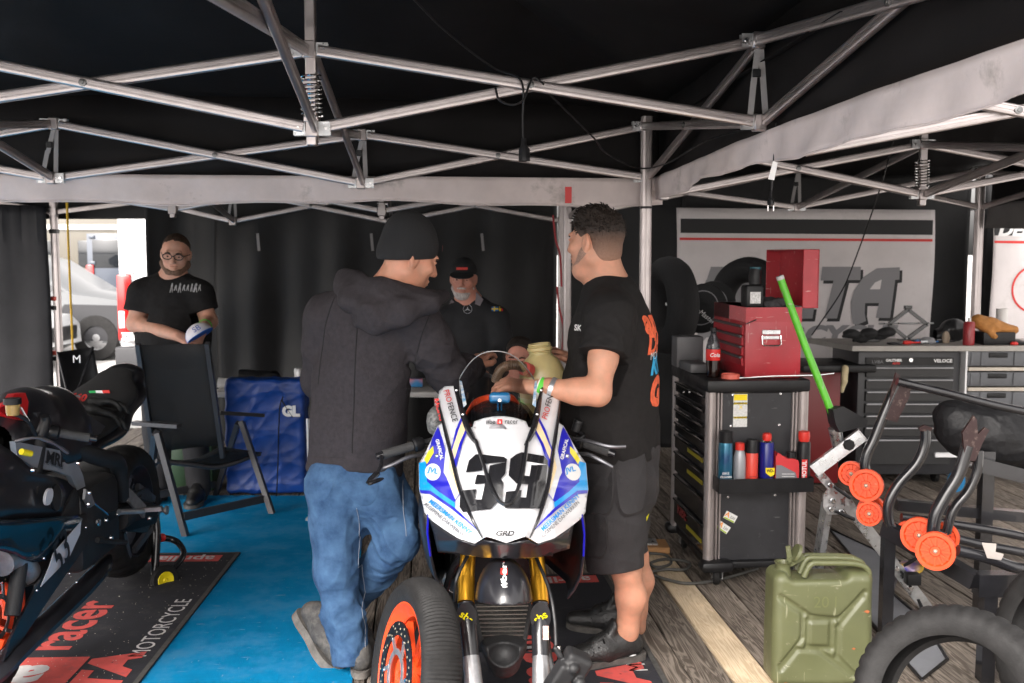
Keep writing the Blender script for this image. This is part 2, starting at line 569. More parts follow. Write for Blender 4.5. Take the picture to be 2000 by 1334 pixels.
BLKM = mat('black_gloss_metal', (0.012, 0.012, 0.014), 0.25, 0.0, coat=.5, var=.3, dust=(0.12, 0.11, 0.10), dlo=.66, dhi=.85, dscale=30)
RUB = mat('tyre_rubber', (0.014, 0.0135, 0.0135), 0.7, var=.3, scale=20, bump=.15, bscale=150, spec=.25)
WHT = mat('white_paint', (0.78, 0.78, 0.79), 0.35, var=.03)
RED = mat('red_paint', (0.55, 0.02, 0.02), 0.4)
ORG = mat('orange_red_plastic', (0.66, 0.062, 0.012), 0.45, spec=.3, var=.1, dust=(0.42, 0.06, 0.025), dscale=25, scr=(.5, .14, .08), slo=.72)
LETW = mat('white_print', (0.72, 0.72, 0.72), 0.6)
LETK = mat('black_print', (0.012, 0.012, 0.014), 0.5)
LETR = mat('red_print', (0.6, 0.025, 0.02), 0.5)
# ================================================================== the setting
GA = R(5.0)                                   # the deck, the mats and the tents are turned about 5 degrees
GD = V((-math.sin(GA), math.cos(GA), 0))      # away from the camera
GX = V((math.cos(GA), math.sin(GA), 0))       # to the right
GROUND_Z = -0.16

def ground_mat():
    m = bpy.data.materials.new('sandy_gravel'); m.use_nodes = True
    n, l = m.node_tree.nodes, m.node_tree.links; b = n['Principled BSDF']; b.inputs['Roughness'].default_value = .95
    tc = n.new('ShaderNodeTexCoord')
    t = n.new('ShaderNodeTexNoise'); t.inputs['Scale'].default_value = .6; t.inputs['Detail'].default_value = 10
    t2 = n.new('ShaderNodeTexNoise'); t2.inputs['Scale'].default_value = 40; t2.inputs['Detail'].default_value = 6
    cr = n.new('ShaderNodeValToRGB'); cr.color_ramp.elements[0].color = (.30, .265, .215, 1); cr.color_ramp.elements[1].color = (.46, .41, .34, 1)
    cr.color_ramp.elements[0].position = .35; cr.color_ramp.elements[1].position = .65
    mx = n.new('ShaderNodeMix'); mx.data_type = 'RGBA'; mx.inputs[0].default_value = .5
    for q in (t, t2): l.new(tc.outputs['Object'], q.inputs['Vector'])
    l.new(t.outputs['Fac'], cr.inputs['Fac']); l.new(cr.outputs[0], mx.inputs[6]); l.new(t2.outputs['Color'], mx.inputs[7])
    hs = n.new('ShaderNodeHueSaturation'); hs.inputs['Saturation'].default_value = .35; hs.inputs['Value'].default_value = .95
    l.new(mx.outputs[2], hs.inputs['Color']); l.new(hs.outputs[0], b.inputs['Base Color'])
    bp = n.new('ShaderNodeBump'); bp.inputs['Strength'].default_value = .6; bp.inputs['Distance'].default_value = .02
    l.new(t2.outputs['Fac'], bp.inputs['Height']); l.new(bp.outputs[0], b.inputs['Normal'])
    return m
g = MB(); S = 900
g.add([(-S, -S, GROUND_Z), (S, -S, GROUND_Z), (S, S, GROUND_Z), (-S, S, GROUND_Z)], [[0, 1, 2, 3]])
g.build('ground', ground_mat(), kind='structure')

# ---- wooden deck: every board is a part
def wood_mat(name, ca, cb, knots=True):
    m = bpy.data.materials.new(name); m.use_nodes = True
    n, l = m.node_tree.nodes, m.node_tree.links; b = n['Principled BSDF']
    b.inputs['Roughness'].default_value = .78; b.inputs['Specular IOR Level'].default_value = .35
    tc = n.new('ShaderNodeTexCoord'); oi = n.new('ShaderNodeObjectInfo')
    add = n.new('ShaderNodeVectorMath'); add.operation = 'ADD'
    sc = n.new('ShaderNodeVectorMath'); sc.operation = 'SCALE'; sc.inputs['Scale'].default_value = 37.0
    cb3 = n.new('ShaderNodeCombineXYZ')
    l.new(oi.outputs['Random'], cb3.inputs[0]); l.new(oi.outputs['Random'], cb3.inputs[1]); l.new(cb3.outputs[0], sc.inputs[0])
    l.new(tc.outputs['Object'], add.inputs[0]); l.new(sc.outputs[0], add.inputs[1])
    mp = n.new('ShaderNodeMapping'); mp.inputs['Scale'].default_value = (26, 1.7, 20); l.new(add.outputs[0], mp.inputs['Vector'])
    t = n.new('ShaderNodeTexNoise'); t.inputs['Scale'].default_value = 1.0; t.inputs['Detail'].default_value = 4; t.inputs['Distortion'].default_value = 1.1
    l.new(mp.outputs[0], t.inputs['Vector'])
    wv = n.new('ShaderNodeMath'); wv.operation = 'SINE'
    ml = n.new('ShaderNodeMath'); ml.operation = 'MULTIPLY'; ml.inputs[1].default_value = 46.0
    l.new(t.outputs['Fac'], ml.inputs[0]); l.new(ml.outputs[0], wv.inputs[0])
    mr = n.new('ShaderNodeMapRange'); mr.inputs[1].default_value = -1; mr.inputs[2].default_value = 1
    l.new(wv.outputs[0], mr.inputs[0])
    t2 = n.new('ShaderNodeTexNoise'); t2.inputs['Scale'].default_value = 3.0; t2.inputs['Detail'].default_value = 6
    l.new(add.outputs[0], t2.inputs['Vector'])
    cr = n.new('ShaderNodeValToRGB'); cr.color_ramp.elements[0].color = (*ca, 1); cr.color_ramp.elements[1].color = (*cb, 1)
    cr.color_ramp.elements[0].position = .05; cr.color_ramp.elements[1].position = .95
    l.new(mr.outputs[0], cr.inputs['Fac'])
    val = n.new('ShaderNodeMapRange'); val.inputs[3].default_value = .72; val.inputs[4].default_value = 1.25
    l.new(oi.outputs['Random'], val.inputs[0])
    v2 = n.new('ShaderNodeMapRange'); v2.inputs[1].default_value = .3; v2.inputs[2].default_value = .7; v2.inputs[3].default_value = .75; v2.inputs[4].default_value = 1.2
    l.new(t2.outputs['Fac'], v2.inputs[0])
    mm = n.new('ShaderNodeMath'); mm.operation = 'MULTIPLY'; l.new(val.outputs[0], mm.inputs[0]); l.new(v2.outputs[0], mm.inputs[1])
    hs = n.new('ShaderNodeHueSaturation'); l.new(cr.outputs[0], hs.inputs['Color']); l.new(mm.outputs[0], hs.inputs['Value'])
    l.new(hs.outputs[0], b.inputs['Base Color'])
    bp = n.new('ShaderNodeBump'); bp.inputs['Strength'].default_value = .35; bp.inputs['Distance'].default_value = .004
    l.new(mr.outputs[0], bp.inputs['Height']); l.new(bp.outputs[0], b.inputs['Normal'])
    return m
WOODA = wood_mat('weathered_deck_wood', (.085, .068, .054), (.225, .19, .158))
WOODB = wood_mat('new_pine_wood', (.44, .335, .22), (.57, .46, .32))
deck = thing('deck_floor', None, None, (0, 0, 0), (0, 0, GA)); deck['kind'] = 'structure'
jo = MB()
for y in (1.2, 2.6, 4.0, 5.4, 6.8, 8.2, 9.2): jo.box((0.3, y, -.10), (8.6, .07, .10))
jo.build('joist', WOODA, deck, local=True)
PW, PG = 0.146, 0.007
# the light board: its left edge runs through gr(1439,1334)
e0 = Matrix.Rotation(-GA, 3, 'Z') @ gr(1439, 1334)
x0 = e0.x + PW / 2 - .002
pm = {}
for i in range(-30, 27):
    x = x0 + i * (PW + PG)
    rnd = random.Random(i * 13 + 5)
    cuts = [1.0 + rnd.uniform(-.02, .02)] + [c for c in ([rnd.choice([2.6, 4.0, 5.4, 6.8])] if i not in (0, 1, 2) else [5.4])] + [9.35]
    for a, b_ in zip(cuts[:-1], cuts[1:]):
        L = b_ - a - .006
        key = round(L, 2)
        if key not in pm:
            q = MB(); q.box((0, 0, -.02), (PW, key, .04), bevel=.004, seg=1); pm[key] = q.mesh('plank')
            pm[key].materials.append(WOODA)
        o = bpy.data.objects.new('plank', pm[key]); COL.objects.link(o); o.parent = deck
        o.location = (x, (a + b_) / 2, rnd.uniform(-.004, 0.0)); o.rotation_euler = (0, rnd.uniform(-.006, .006), 0)
        if i == 0 and a < 2:
            o.material_slots[0].link = 'OBJECT'; o.material_slots[0].material = WOODB
            o['label'] = 'new pale pine board'

# ---- blue carpet and the two mats
CARP = mat('blue_felt_carpet', (0.0, 0.20, 0.42), 0.95, spec=.1, var=.14, scale=4, bump=.5, bscale=420, dust=(.07, .215, .36), dscale=4, dlo=.46, dhi=.85, scr=(.09, .23, .36), slo=.70)
b = MB()
cr_ = [gr(700, 1334), gr(722, 975), gr(60, 968), V((-4.0, 6.4, 0)), V((-4.0, 1.2, 0)), V((-.35, 1.2, 0))]
cr_[0] = V((-.52, 3.0, 0)); cr_[5] = V((-.40, 1.2, 0)); cr_[1] = V((-.97, 6.45, 0))
b.prism([(p.x, p.y) for p in cr_], .006, Matrix.Translation((0, 0, .002)))
b.build('carpet', CARP, label='bright blue felt carpet lying on the deck under the left motorcycle', cat='carpet')
MATM = mat('dark_rubber_mat', (.009, .009, .014), .93, var=.25, scale=9, bump=.2, bscale=200, dust=(.045, .042, .042), dscale=6, dlo=.52, dhi=.8)
MATE = mat('mat_edge', (.05, .048, .045), .85, var=.3, scale=30)
MATR = mat('mat_red_print', (.50, .065, .055), .9, var=.15, scale=14, dust=(.16, .07, .07), dscale=20)
MATW = mat('mat_white_print', (.52, .50, .50), .9, var=.12, scale=20)
def pit_mat(corner, yaw, W, L, label, z):
    """corner: far right corner; the mat runs W to the left and L towards the camera"""
    t = thing('pit_mat', label, 'mat', corner, (0, 0, yaw), group='printed pit mats under the motorcycles')
    b = MB(); b.box((-W / 2, -L / 2, .003), (W, L, .006), bevel=.002, seg=1); b.build('mat_body', MATM, t, local=True)
    b = MB()
    e = .022
    for c, d in (((-W / 2, -e / 2, .0065), (W, e, .004)), ((-W / 2, -L + e / 2, .0065), (W, e, .004)), ((-e / 2, -L / 2, .0065), (e, L - 2 * e, .004)), ((-W + e / 2, -L / 2, .0065), (e, L - 2 * e, .004))):
        b.box(c, d, bevel=.0015, seg=1)
    b.build('mat_border', MATE, t, local=True)
    def pr(x, y, rot, s=(1, 1)):     # print frame on the mat
        return WM[t.name] @ Matrix.Translation((x, y, z)) @ Matrix.Rotation(rot, 4, 'Z')
    return t, pr
WA = 1.0
tA, prA = pit_mat((-1.445, 5.18, .009), R(2.2), 1.02, 2.4, 'dark pit mat on the blue carpet under the black motorcycle', .0072)
rect(.36, .105, prA(-.26, -.10, 0), MATR, tA); text('aprilia', MATW, tA, prA(-.26, -.10, PI) @ Matrix.Translation((0, 0, .001)), .115, sx=1.05, bold=.002)
text('racer', MATR, tA, prA(-.47, -1.02, PI / 2), .27, bold=.006)
rect(.36, .36, prA(-.45, -1.55, PI / 2), MATR, tA); text('a', MATW, tA, prA(-.45, -1.55, PI) @ Matrix.Translation((0, 0, .001)), .30, bold=.012)
text('#be', MATR, tA, prA(-.47, -2.0, PI / 2), .27, bold=.006)
text('DELTA', MATR, tA, prA(-.15, -1.78, PI / 2), .24, bold=.014, shear=.15, sx=1.2)
text('MOTORCYCLE', MATW, tA, prA(-.085, -1.05, PI / 2), .105, sx=.95)
rect(.09, .03, prA(-.62, -.17, .6), MATW, tA)
gt = MB(); rg = random.Random(4)
for i in range(420):
    x, y = rg.uniform(-2.3, -1.45), rg.uniform(3.3, 5.1); k = rg.uniform(.0008, .0025)
    gt.add([(x - k, y, .0175), (x + k, y - k, .0175), (x + k * .3, y + k * 1.3, .0175), (x, y, .0175 + k)], [[0, 1, 2], [0, 1, 3], [1, 2, 3], [0, 2, 3]])
gt.build('grit', mat('pale_grit', (.42, .38, .32), .9), kind='stuff', label='pale grit and crumbs trodden on to the dark pit mat', cat='grit', angle=0)
tB, prB = pit_mat(gr(1184, 1122) + V((0, 0, .004)), GA, .98, 2.5, 'dark pit mat on the boards under the white and blue motorcycle', .0072)
rect(.36, .105, prB(-.24, -.09, 0), MATR, tB); text('aprilia', MATW, tB, prB(-.24, -.09, PI) @ Matrix.Translation((0, 0, .001)), .115, sx=1.05, bold=.002)
text('racer', MATR, tB, prB(-.47, -1.02, PI / 2), .27, bold=.006)
rect(.36, .36, prB(-.45, -1.55, PI / 2), MATR, tB); text('a', MATW, tB, prB(-.45, -1.55, PI) @ Matrix.Translation((0, 0, .001)), .30, bold=.012)
text('DELTA', MATR, tB, prB(-.15, -1.55, PI / 2), .24, bold=.014, shear=.15, sx=1.2)
text('MOTORCYCLE', MATW, tB, prB(-.085, -.85, PI / 2), .105, sx=.95)
b = MB(); b.lathe([(0.028, 0), (.052, 0), (.052, .0005), (.028, .0005)], 18, prB(-.86, -.11, 0)); b.build('print', MATW, tB)
b = MB(); b.lathe([(0.028, 0), (.052, 0), (.052, .0005), (.028, .0005)], 18, prB(-.76, -.11, 0)); b.build('print', MATW, tB)

# ================================================================== tents
def prof(w, h):
    """ribbed aluminium truss profile"""
    a, c = w / 2, h / 2; gsz = .0022
    right = [(a, -c + .004), (a, -.35 * c), (a - gsz, -.30 * c), (a - gsz, -.16 * c), (a, -.11 * c), (a, .30 * c), (a - gsz, .35 * c), (a - gsz, .5 * c), (a, .55 * c), (a, c - .003)]
    left = [(-x, y) for x, y in right[::-1]]
    return [(a - .004, -c)] + right + [(a - .003, c), (-a + .003, c)] + left + [(-a + .004, -c)]
PF = prof(.021, .040)
def truss_bar(t, a, b, off=0.0, pf=PF, name='truss_bar', m=None):
    a, b = V(a), V(b); h = V((b.y - a.y, a.x - b.x, 0)).normalized() * off
    d = (b - a).normalized() * .03
    q = MB(); q.bar(a + h + d, b + h - d, 0, 0, prof=pf); return q.build(name, m or ALU, t, angle=50)
RIVM = mat('dark_rivet', (.18, .18, .18), .35, .9)
def rivet(t, p, n, r=.013):
    n = V(n).normalized(); p = V(p); q = MB()
    q.lathe([(0, .008), (r * .45, .008), (r * .5, .005), (r, .004), (r, -.004), (0, -.004)], 14, Matrix.Translation(p) @ frame_z(n).to_4x4())
    q.build('rivet', RIVM, t)
def bracket(t, p, towards=(), s=.05, h=.055, plate=True):
    """cast joint with side lugs towards each neighbour"""
    p = V(p); q = MB(); q.box(p, (s, s, h), M=Matrix.Translation(p) @ Matrix.Rotation(GA, 4, 'Z') @ Matrix.Translation(-p), bevel=.004, seg=1)
    o = q.build('bracket', ALU, t)
    for w in towards:
        d = (V(w) - p); d.z *= .35; d.normalize(); n = V((d.y, -d.x, 0)).normalized()
        q = MB()
        for sd in (-1, 1):
            c = p + d * (s / 2 + .018) + n * sd * .0135
            q.bar(c - d * .024, c + d * .024, .003, h * .8)
        q.build('lug', STEEL, o)
        q = MB(); c = p + d * (s / 2 + .026)
        q.lathe([(0, .02), (.006, .02), (.006, -.02), (0, -.02)], 10, Matrix.Translation(c) @ frame_z(n).to_4x4()); q.build('bolt', CHROME, o)
def scissor(t, al, au, bl, bu, pf=PF, riv=True):
    """crossed pair between two joints given by lower and upper points"""
    truss_bar(t, al, bu, -.0115, pf); truss_bar(t, au, bl, .0115, pf)
    al, au, bl, bu = map(V, (al, au, bl, bu))
    den = ((au - al).length + (bu - bl).length); f = (au - al).length / den
    c = al.lerp(bu, f); n = V((bl.y - al.y, al.x - bl.x, 0)).normalized()
    if n.y > 0: n = -n
    if riv: rivet(t, c + n * .024, n)
    return c
def strap(t, up, lo, w=.022):
    up, lo = V(up), V(lo); m = (up + lo) / 2
    q = MB(); q.bar(up + V((.01, 0, -.01)), lo + V((.025, 0, .02)), w, .003, up=(0, 1, 0))
    q.bar(up + V((0, -.004, -.02)), m + V((-.02, -.01, -.01)), w, .003, up=(0, 1, 0)); q.bar(m + V((-.02, -.012, 0)), lo + V((-.035, -.01, .02)), w, .003, up=(0, 1, 0))
    o = q.build('strap', mat('grey_webbing', (.26, .25, .25), .8, bump=.3, bscale=300), t)
    q = MB(); q.box(m + V((-.01, -.012, .03)), (w * 1.4, .012, .03), bevel=.003, seg=1); q.build('buckle', BLK, o)
def spring(t, a, b, r=.036, turns=9):
    a, b = V(a), V(b); pts = []
    for i in range(turns * 12 + 1):
        f = i / (turns * 12); an = i * PI / 6
        pts.append(a.lerp(b, f) + V((r * math.cos(an), r * math.sin(an), 0)))
    q = MB(); q.tube(pts, .0035, 6); return q.build('spring', CHROME, t)
def mast(t, low, up, top, s=.046):
    low, up, top = V(low), V(up), V(top)
    q = MB(); q.box((low + top) / 2 - V((0, 0, .02)), (s * .8, s * .8, (top - low).z + .08), bevel=.004, seg=1); q.build('mast', ALU, t)
    spring(t, low + V((0, 0, .045)), low.lerp(up, .68))
    for z in (.035, .17):
        q = MB(); q.box(low.lerp(up, z / .3), (s * 1.15, s * 1.15, .02), bevel=.003, seg=1); q.build('collar', ALU, t)
def leg(t, foot, top, s=.054, clips=()):
    foot, top = V(foot), V(top); M = Matrix.Rotation(GA, 4, 'Z'); a = s / 2
    pf = []
    for k in range(4):
        for (u, w) in ((-a + .006, -a), (-.35 * a, -a), (-.3 * a, -a + .0025), (-.12 * a, -a + .0025), (-.07 * a, -a), (.4 * a, -a), (.45 * a, -a + .0025), (.62 * a, -a + .0025), (.67 * a, -a), (a - .006, -a)):
            c_, s_ = [(1, 0), (0, 1), (-1, 0), (0, -1)][k]; pf.append((u * c_ - w * s_, u * s_ + w * c_))
    q = MB(); L = top.z - foot.z
    q.prism(pf, L, Matrix.Translation(foot) @ M); o = q.build('leg', ALU, t, angle=50)
    q = MB(); q.box(foot + V((.015, 0, .006)), (.13, .10, .012), bevel=.002, seg=1); q.build('foot_plate', STEEL, t)
    for z in clips:
        q = MB(); q.box(V((foot.x, foot.y, z)), (s + .008, s + .008, .012), bevel=.002, seg=1); q.build('cable_tie', BLK, t)
    return o
def sheet(t, fn, nu, nv, name, m, solid=.002, **k):
    q = MB(); q.grid(fn, nu, nv); return q.build(name, m, t, fix=False, solid=solid, **k)

# ---- tent 1: over the two motorcycles
t1 = thing('canopy_tent', 'black roofed pop-up tent over the white and blue motorcycle, with aluminium scissor trusses', 'tent', (.7, 5.27, 0), group='pop-up tents')
M1l, M1u = at(610, 252, 3.6), at(605, 98, 3.6)
R1l, R1u = at(1482, 240, 3.75), at(1480, 80, 3.75)
B1l, B1u = at(705, 358, 5.15), at(707, 264, 5.15)
L1l, L1u = at(1262, 347, 5.27), at(1258, 247, 5.27)
B0l, B0u = at(100, 348, 5.02), at(106, 242, 5.02)
M0l, M0u = at(-380, 245, 3.48), at(-380, 52, 3.48)
L0l, L0u = at(-500, 345, 4.9), at(-500, 240, 4.9)
F1l, F1u = at(350, -70, 1.6), at(345, -392, 1.6)
FRl, FRu = V((1.20, 1.75, 2.18)), V((1.20, 1.75, 2.50))
F0l, F0u = V((-2.25, 1.5, 2.07)), V((-2.25, 1.5, 2.35))
FLl, FLu = V((-3.9, 1.4, 2.07)), V((-3.9, 1.4, 2.35))
SLl, SLu = V((-4.05, 3.2, 2.07)), V((-4.05, 3.2, 2.35))
cz = scissor(t1, M1l, M1u, R1l, R1u); scissor(t1, M0l, M0u, M1l, M1u)
scissor(t1, B1l, B1u, L1l, L1u); scissor(t1, B0l, B0u, B1l, B1u); scissor(t1, L0l, L0u, B0l, B0u)
scissor(t1, F1l, F1u, M1l, M1u); scissor(t1, M1l, M1u, B1l, B1u); scissor(t1, M0l, M0u, B0l, B0u)
scissor(t1, FRl, FRu, R1l, R1u); scissor(t1, R1l, R1u, L1l, L1u)
scissor(t1, F1l, F1u, FRl, FRu); scissor(t1, F0l, F0u, F1l, F1u); scissor(t1, FLl, FLu, F0l, F0u); scissor(t1, F0l, F0u, M0l, M0u)
scissor(t1, SLl, SLu, M0l, M0u); scissor(t1, FLl, FLu, SLl, SLu); scissor(t1, SLl, SLu, L0l, L0u)
for p, ws in ((M1l, (R1l, M0l)), (M1u, (R1u, M0u)), (R1l, (M1l,)), (R1u, (M1u,)), (B1l, (L1l, B0l)), (B1u, (L1u, B0u)), (L1l, (B1l,)), (L1u, (B1u,)), (B0l, (B1l, L0l)), (B0u, (B1u, L0u)), (M0l, ()), (M0u, ())):
    bracket(t1, p, ws, s=.046, h=.06)
mast(t1, M1l, M1u, V((M1l.x, M1l.y, 2.92))); mast(t1, M0l, M0u, V((M0l.x, M0l.y, 2.92)))
strap(t1, R1u, R1l); strap(t1, B1u, B1l); strap(t1, B0u, B0l)
leg(t1, V((L1l.x, L1l.y, .04)), V((L1l.x, L1l.y, L1u.z + .05)), clips=(1.84, .62))
leg(t1, V((FRl.x, FRl.y, 0)), FRu); leg(t1, V((L0l.x, L0l.y, 0)), L0u); leg(t1, V((FLl.x, FLl.y, 0)), FLu)
# roof: eaves, hips and two peaks
def roofsheet(t, c, peaks, name='roof'):
    """c: near left, near right, far right, far left eave corners; peaks: left, right"""
    nl, nr, fr_, fl = [V(p) for p in c]; pl, pr = [V(p) for p in peaks]
    q = MB()
    def slope(a, b_, d, e, n=22):
        def fn(u, v):
            p = a.lerp(b_, u).lerp(d.lerp(e, u), v)
            p.z -= (.05 * math.sin(PI * v) * (.6 + .4 * math.sin(u * 9 + a.x)) + .012 * math.sin(u * 31) * math.sin(PI * v)) * min(1, 4 * math.sin(PI * u))
            return p
        q.grid(fn, n, 8)
    slope(nl, nr, pl, pr); slope(nr, fr_, pr, pr); slope(fr_, fl, pr, pl); slope(fl, nl, pl, pl)
    return q.build(name, FABRIC, t, fix=False, solid=.003)
zr = 2.42
roofsheet(t1, [(-4.2, 1.2, zr), (1.40, 1.35, zr + .10), (L1u.x + .20, 5.50, 2.345), (-4.2, 5.10, 2.345)], [(M0l.x, 3.48, 3.0), (M1l.x, 3.6, 3.0)])
# skirts: dark upper cloth and the grey valance
def skirt(t, pts, ztop, zmid, zbot, seed, grey=VAL, sag=.0):
    pts = [V(p) for p in pts]; cum = [0]
    for a, c in zip(pts[:-1], pts[1:]): cum.append(cum[-1] + (c - a).length)
    def pos(u):
        s = u * cum[-1]
        for i in range(len(pts) - 1):
            if s <= cum[i + 1] + 1e-6: return pts[i].lerp(pts[i + 1], (s - cum[i]) / (cum[i + 1] - cum[i])), (pts[i + 1] - pts[i]).normalized()
    rg = random.Random(seed); ph = [rg.uniform(0, 6) for _ in range(5)]
    def fz(z, u): return z(u) if callable(z) else z
    def mk(za, zb, amp, off=0.0):
        def fn(u, v):
            p, d = pos(u); n = V((d.y, -d.x, 0)); s = u * cum[-1]
            w = amp * (math.sin(s * 5 + ph[0] + v) + .6 * math.sin(s * 11 + ph[1] - 2 * v) + .4 * math.sin(s * 23 + ph[2] + 3 * v)) * (.35 + v)
            p = p + n * (w + off); p.z = fz(za, u) + (fz(zb, u) - fz(za, u)) * v + (.010 * math.sin(s * 3.1 + ph[3]) + .006 * math.sin(s * 8.3 + ph[4])) * v
            return p
        return fn
    n = int(cum[-1] * 28)
    sheet(t, mk(ztop, lambda u: fz(zmid, u) - .02, .003, -.028), n, 3, 'skirt', FABRIC); sheet(t, mk(zmid, zbot, .011), n, 6, 'valance', grey)
    hb = MB(); hb.tube([mk(zmid, zbot, .011)(i / n, .97) - V((0, .004, 0)) for i in range(n + 1)], .0025, 5); hb.build('hem', grey, t)
zb = lambda py, Y: at(1000, py, Y).z
skirt(t1, [(-4.1, 4.93, 0), (-2.4, 5.05, 0), (-.75, 5.2, 0), (L1l.x + .10, 5.36, 0)], 2.43, zb(347, 5.3), zb(400, 5.3), 3)
skirt(t1, [(L1l.x + .05, 5.42, 0), (.955, 3.62, 0), (1.13, 2.4, 0), (1.22, 1.5, 0)],
      lambda u: 2.44 + .2 * u, lambda u: 2.0 + .055 * math.sin(u * PI * .62) + .03 * u, lambda u: 1.885 + .045 * u + .03 * math.sin(u * PI), 8)
b = MB(); b.box(at(1110, 381, 5.24), (.035, .003, .085), bevel=.001, seg=1); b.build('ribbon', RED, t1)

# ---- tent 2: over the workbench
t2 = thing('canopy_tent', 'black roofed pop-up tent over the workbench and hanging banners, with aluminium scissor trusses', 'tent', (2.3, 5.4, 0), group='pop-up tents')
N2l, N2u = at(1800, 380, 5.45), at(1802, 282, 5.45)
W2l, W2u = at(1296, 380, 5.35), at(1296, 275, 5.35)
K2l, K2u = at(1555, 405, 7.3), at(1558, 331, 7.3)
C2l, C2u = at(1913, 405, 7.45), at(1913, 333, 7.45)
D2l, D2u = at(1108, 425, 7.2), at(1108, 345, 7.2)
A2l, A2u = V((.99, 3.5, 1.95)), V((.99, 3.5, 2.23))
E2l, E2u = V((2.42, 3.35, 1.93)), V((2.42, 3.35, 2.21))
X2l, X2u = V((3.75, 5.6, 1.93)), V((3.75, 5.6, 2.21))
Y2l, Y2u = V((3.95, 3.5, 1.93)), V((3.95, 3.5, 2.21))
for a in ((W2l, W2u, N2l, N2u), (N2l, N2u, X2l, X2u), (K2l, K2u, N2l, N2u), (N2l, N2u, E2l, E2u), (K2l, K2u, C2l, C2u), (D2l, D2u, K2l, K2u), (A2l, A2u, E2l, E2u), (W2l, W2u, D2l, D2u), (E2l, E2u, Y2l, Y2u), (Y2l, Y2u, X2l, X2u), (X2l, X2u, C2l, C2u)):
    scissor(t2, *a)
for p, ws in ((N2l, (W2l, X2l)), (N2u, (W2u, X2u)), (K2l, (D2l, C2l)), (K2u, (D2u, C2u)), (C2l, (K2l,)), (C2u, (K2u,)), (D2l, (K2l,)), (W2l, ()), (E2l, ()), (E2u, ())):
    bracket(t2, p, ws, s=.046, h=.06)
mast(t2, N2l, N2u, V((N2l.x, N2l.y, 2.8))); strap(t2, K2u, K2l)
leg(t2, V((C2l.x, C2l.y, 0)), C2u); leg(t2, V((D2l.x, D2l.y, 0)), D2u); leg(t2, V((Y2l.x, Y2l.y, 0)), Y2u)
roofsheet(t2, [(.98, 3.05, 2.32), (4.05, 3.35, 2.3), (C2u.x + .15, 8.2, 2.2), (.5, 8.3, 2.2)], [(N2l.x, 5.45, 2.88), (N2l.x + .02, 5.45, 2.88)])
skirt(t2, [(C2l.x + .05, 7.42, 0), (3.85, 5.6, 0), (4.0, 3.5, 0)], 2.27, zb(402, 7.4) + .02, lambda u: zb(448, 7.4) + .10 * u, 21,
      grey=mat('dark_grey_valance', (.11, .105, .105), .85, var=.15, scale=4))

# ---- tent 3: behind, over the table
t3 = thing('canopy_tent', 'black roofed pop-up tent at the back over the table and the three men', 'tent', (-2, 8.4, 0), group='pop-up tents')
PF3 = prof(.022, .040)
Z3 = 8.35
Q0l, Q0u = at(105, 414, Z3), at(105, 350, Z3)
Q1l, Q1u = at(455, 432, Z3), at(455, 371, Z3)
Q2l, Q2u = at(764, 434, Z3), at(764, 372, Z3)
Q3l, Q3u = at(1097, 432, Z3), at(1097, 368, Z3)
Qml, Qmu = at(-260, 412, Z3), at(-260, 350, Z3)
P1l, P1u = at(338, 408, 6.9), at(338, 335, 6.9)
P2l, P2u = at(746, 412, 6.9), at(746, 338, 6.9)
for a in ((Qml, Qmu, Q0l, Q0u), (Q0l, Q0u, Q1l, Q1u), (Q1l, Q1u, Q2l, Q2u), (Q2l, Q2u, Q3l, Q3u), (P1l, P1u, Q1l, Q1u), (P2l, P2u, Q2l, Q2u), (P1l, P1u, P2l, P2u)):
    scissor(t3, *a, pf=PF3)
scissor(t3, P2l, P2u, at(1180, 410, 6.95), at(1180, 336, 6.95)); scissor(t3, at(-150, 405, 6.8), at(-150, 330, 6.8), P1l, P1u)
for p in (Q0l, Q1l, Q2l, Q3l, P1l, P2l): bracket(t3, p, (), s=.055, h=.07)
strap(t3, Q1u, Q1l); mast(t3, P1l, P1u, V((P1l.x, 6.9, 2.6))); mast(t3, P2l, P2u, V((P2l.x, 6.9, 2.6)))
leg(t3, V((Q0l.x, Z3, GROUND_Z)), Q0u); leg(t3, V((Q3l.x, Z3, 0)), Q3u); leg(t3, V((Qml.x, Z3, GROUND_Z)), Qmu)
REDT = mat('red_tape', (.5, .05, .03), .5)
for py, m_ in ((452, BLK), (583, REDT), (601, BLK), (689, REDT), (700, BLK)):
    q = MB(); q.box(at(106, py, Z3), (.062, .062, .035), bevel=.003, seg=1); q.build('tape_band', m_, t3)
roofsheet(t3, [(-5.8, 5.12, 2.25), (.55, 5.42, 2.25), (.62, Z3 + .36, 2.12), (-5.8, Z3 + .36, 2.12)], [(P1l.x, 6.9, 2.75), (P2l.x, 6.9, 2.75)])

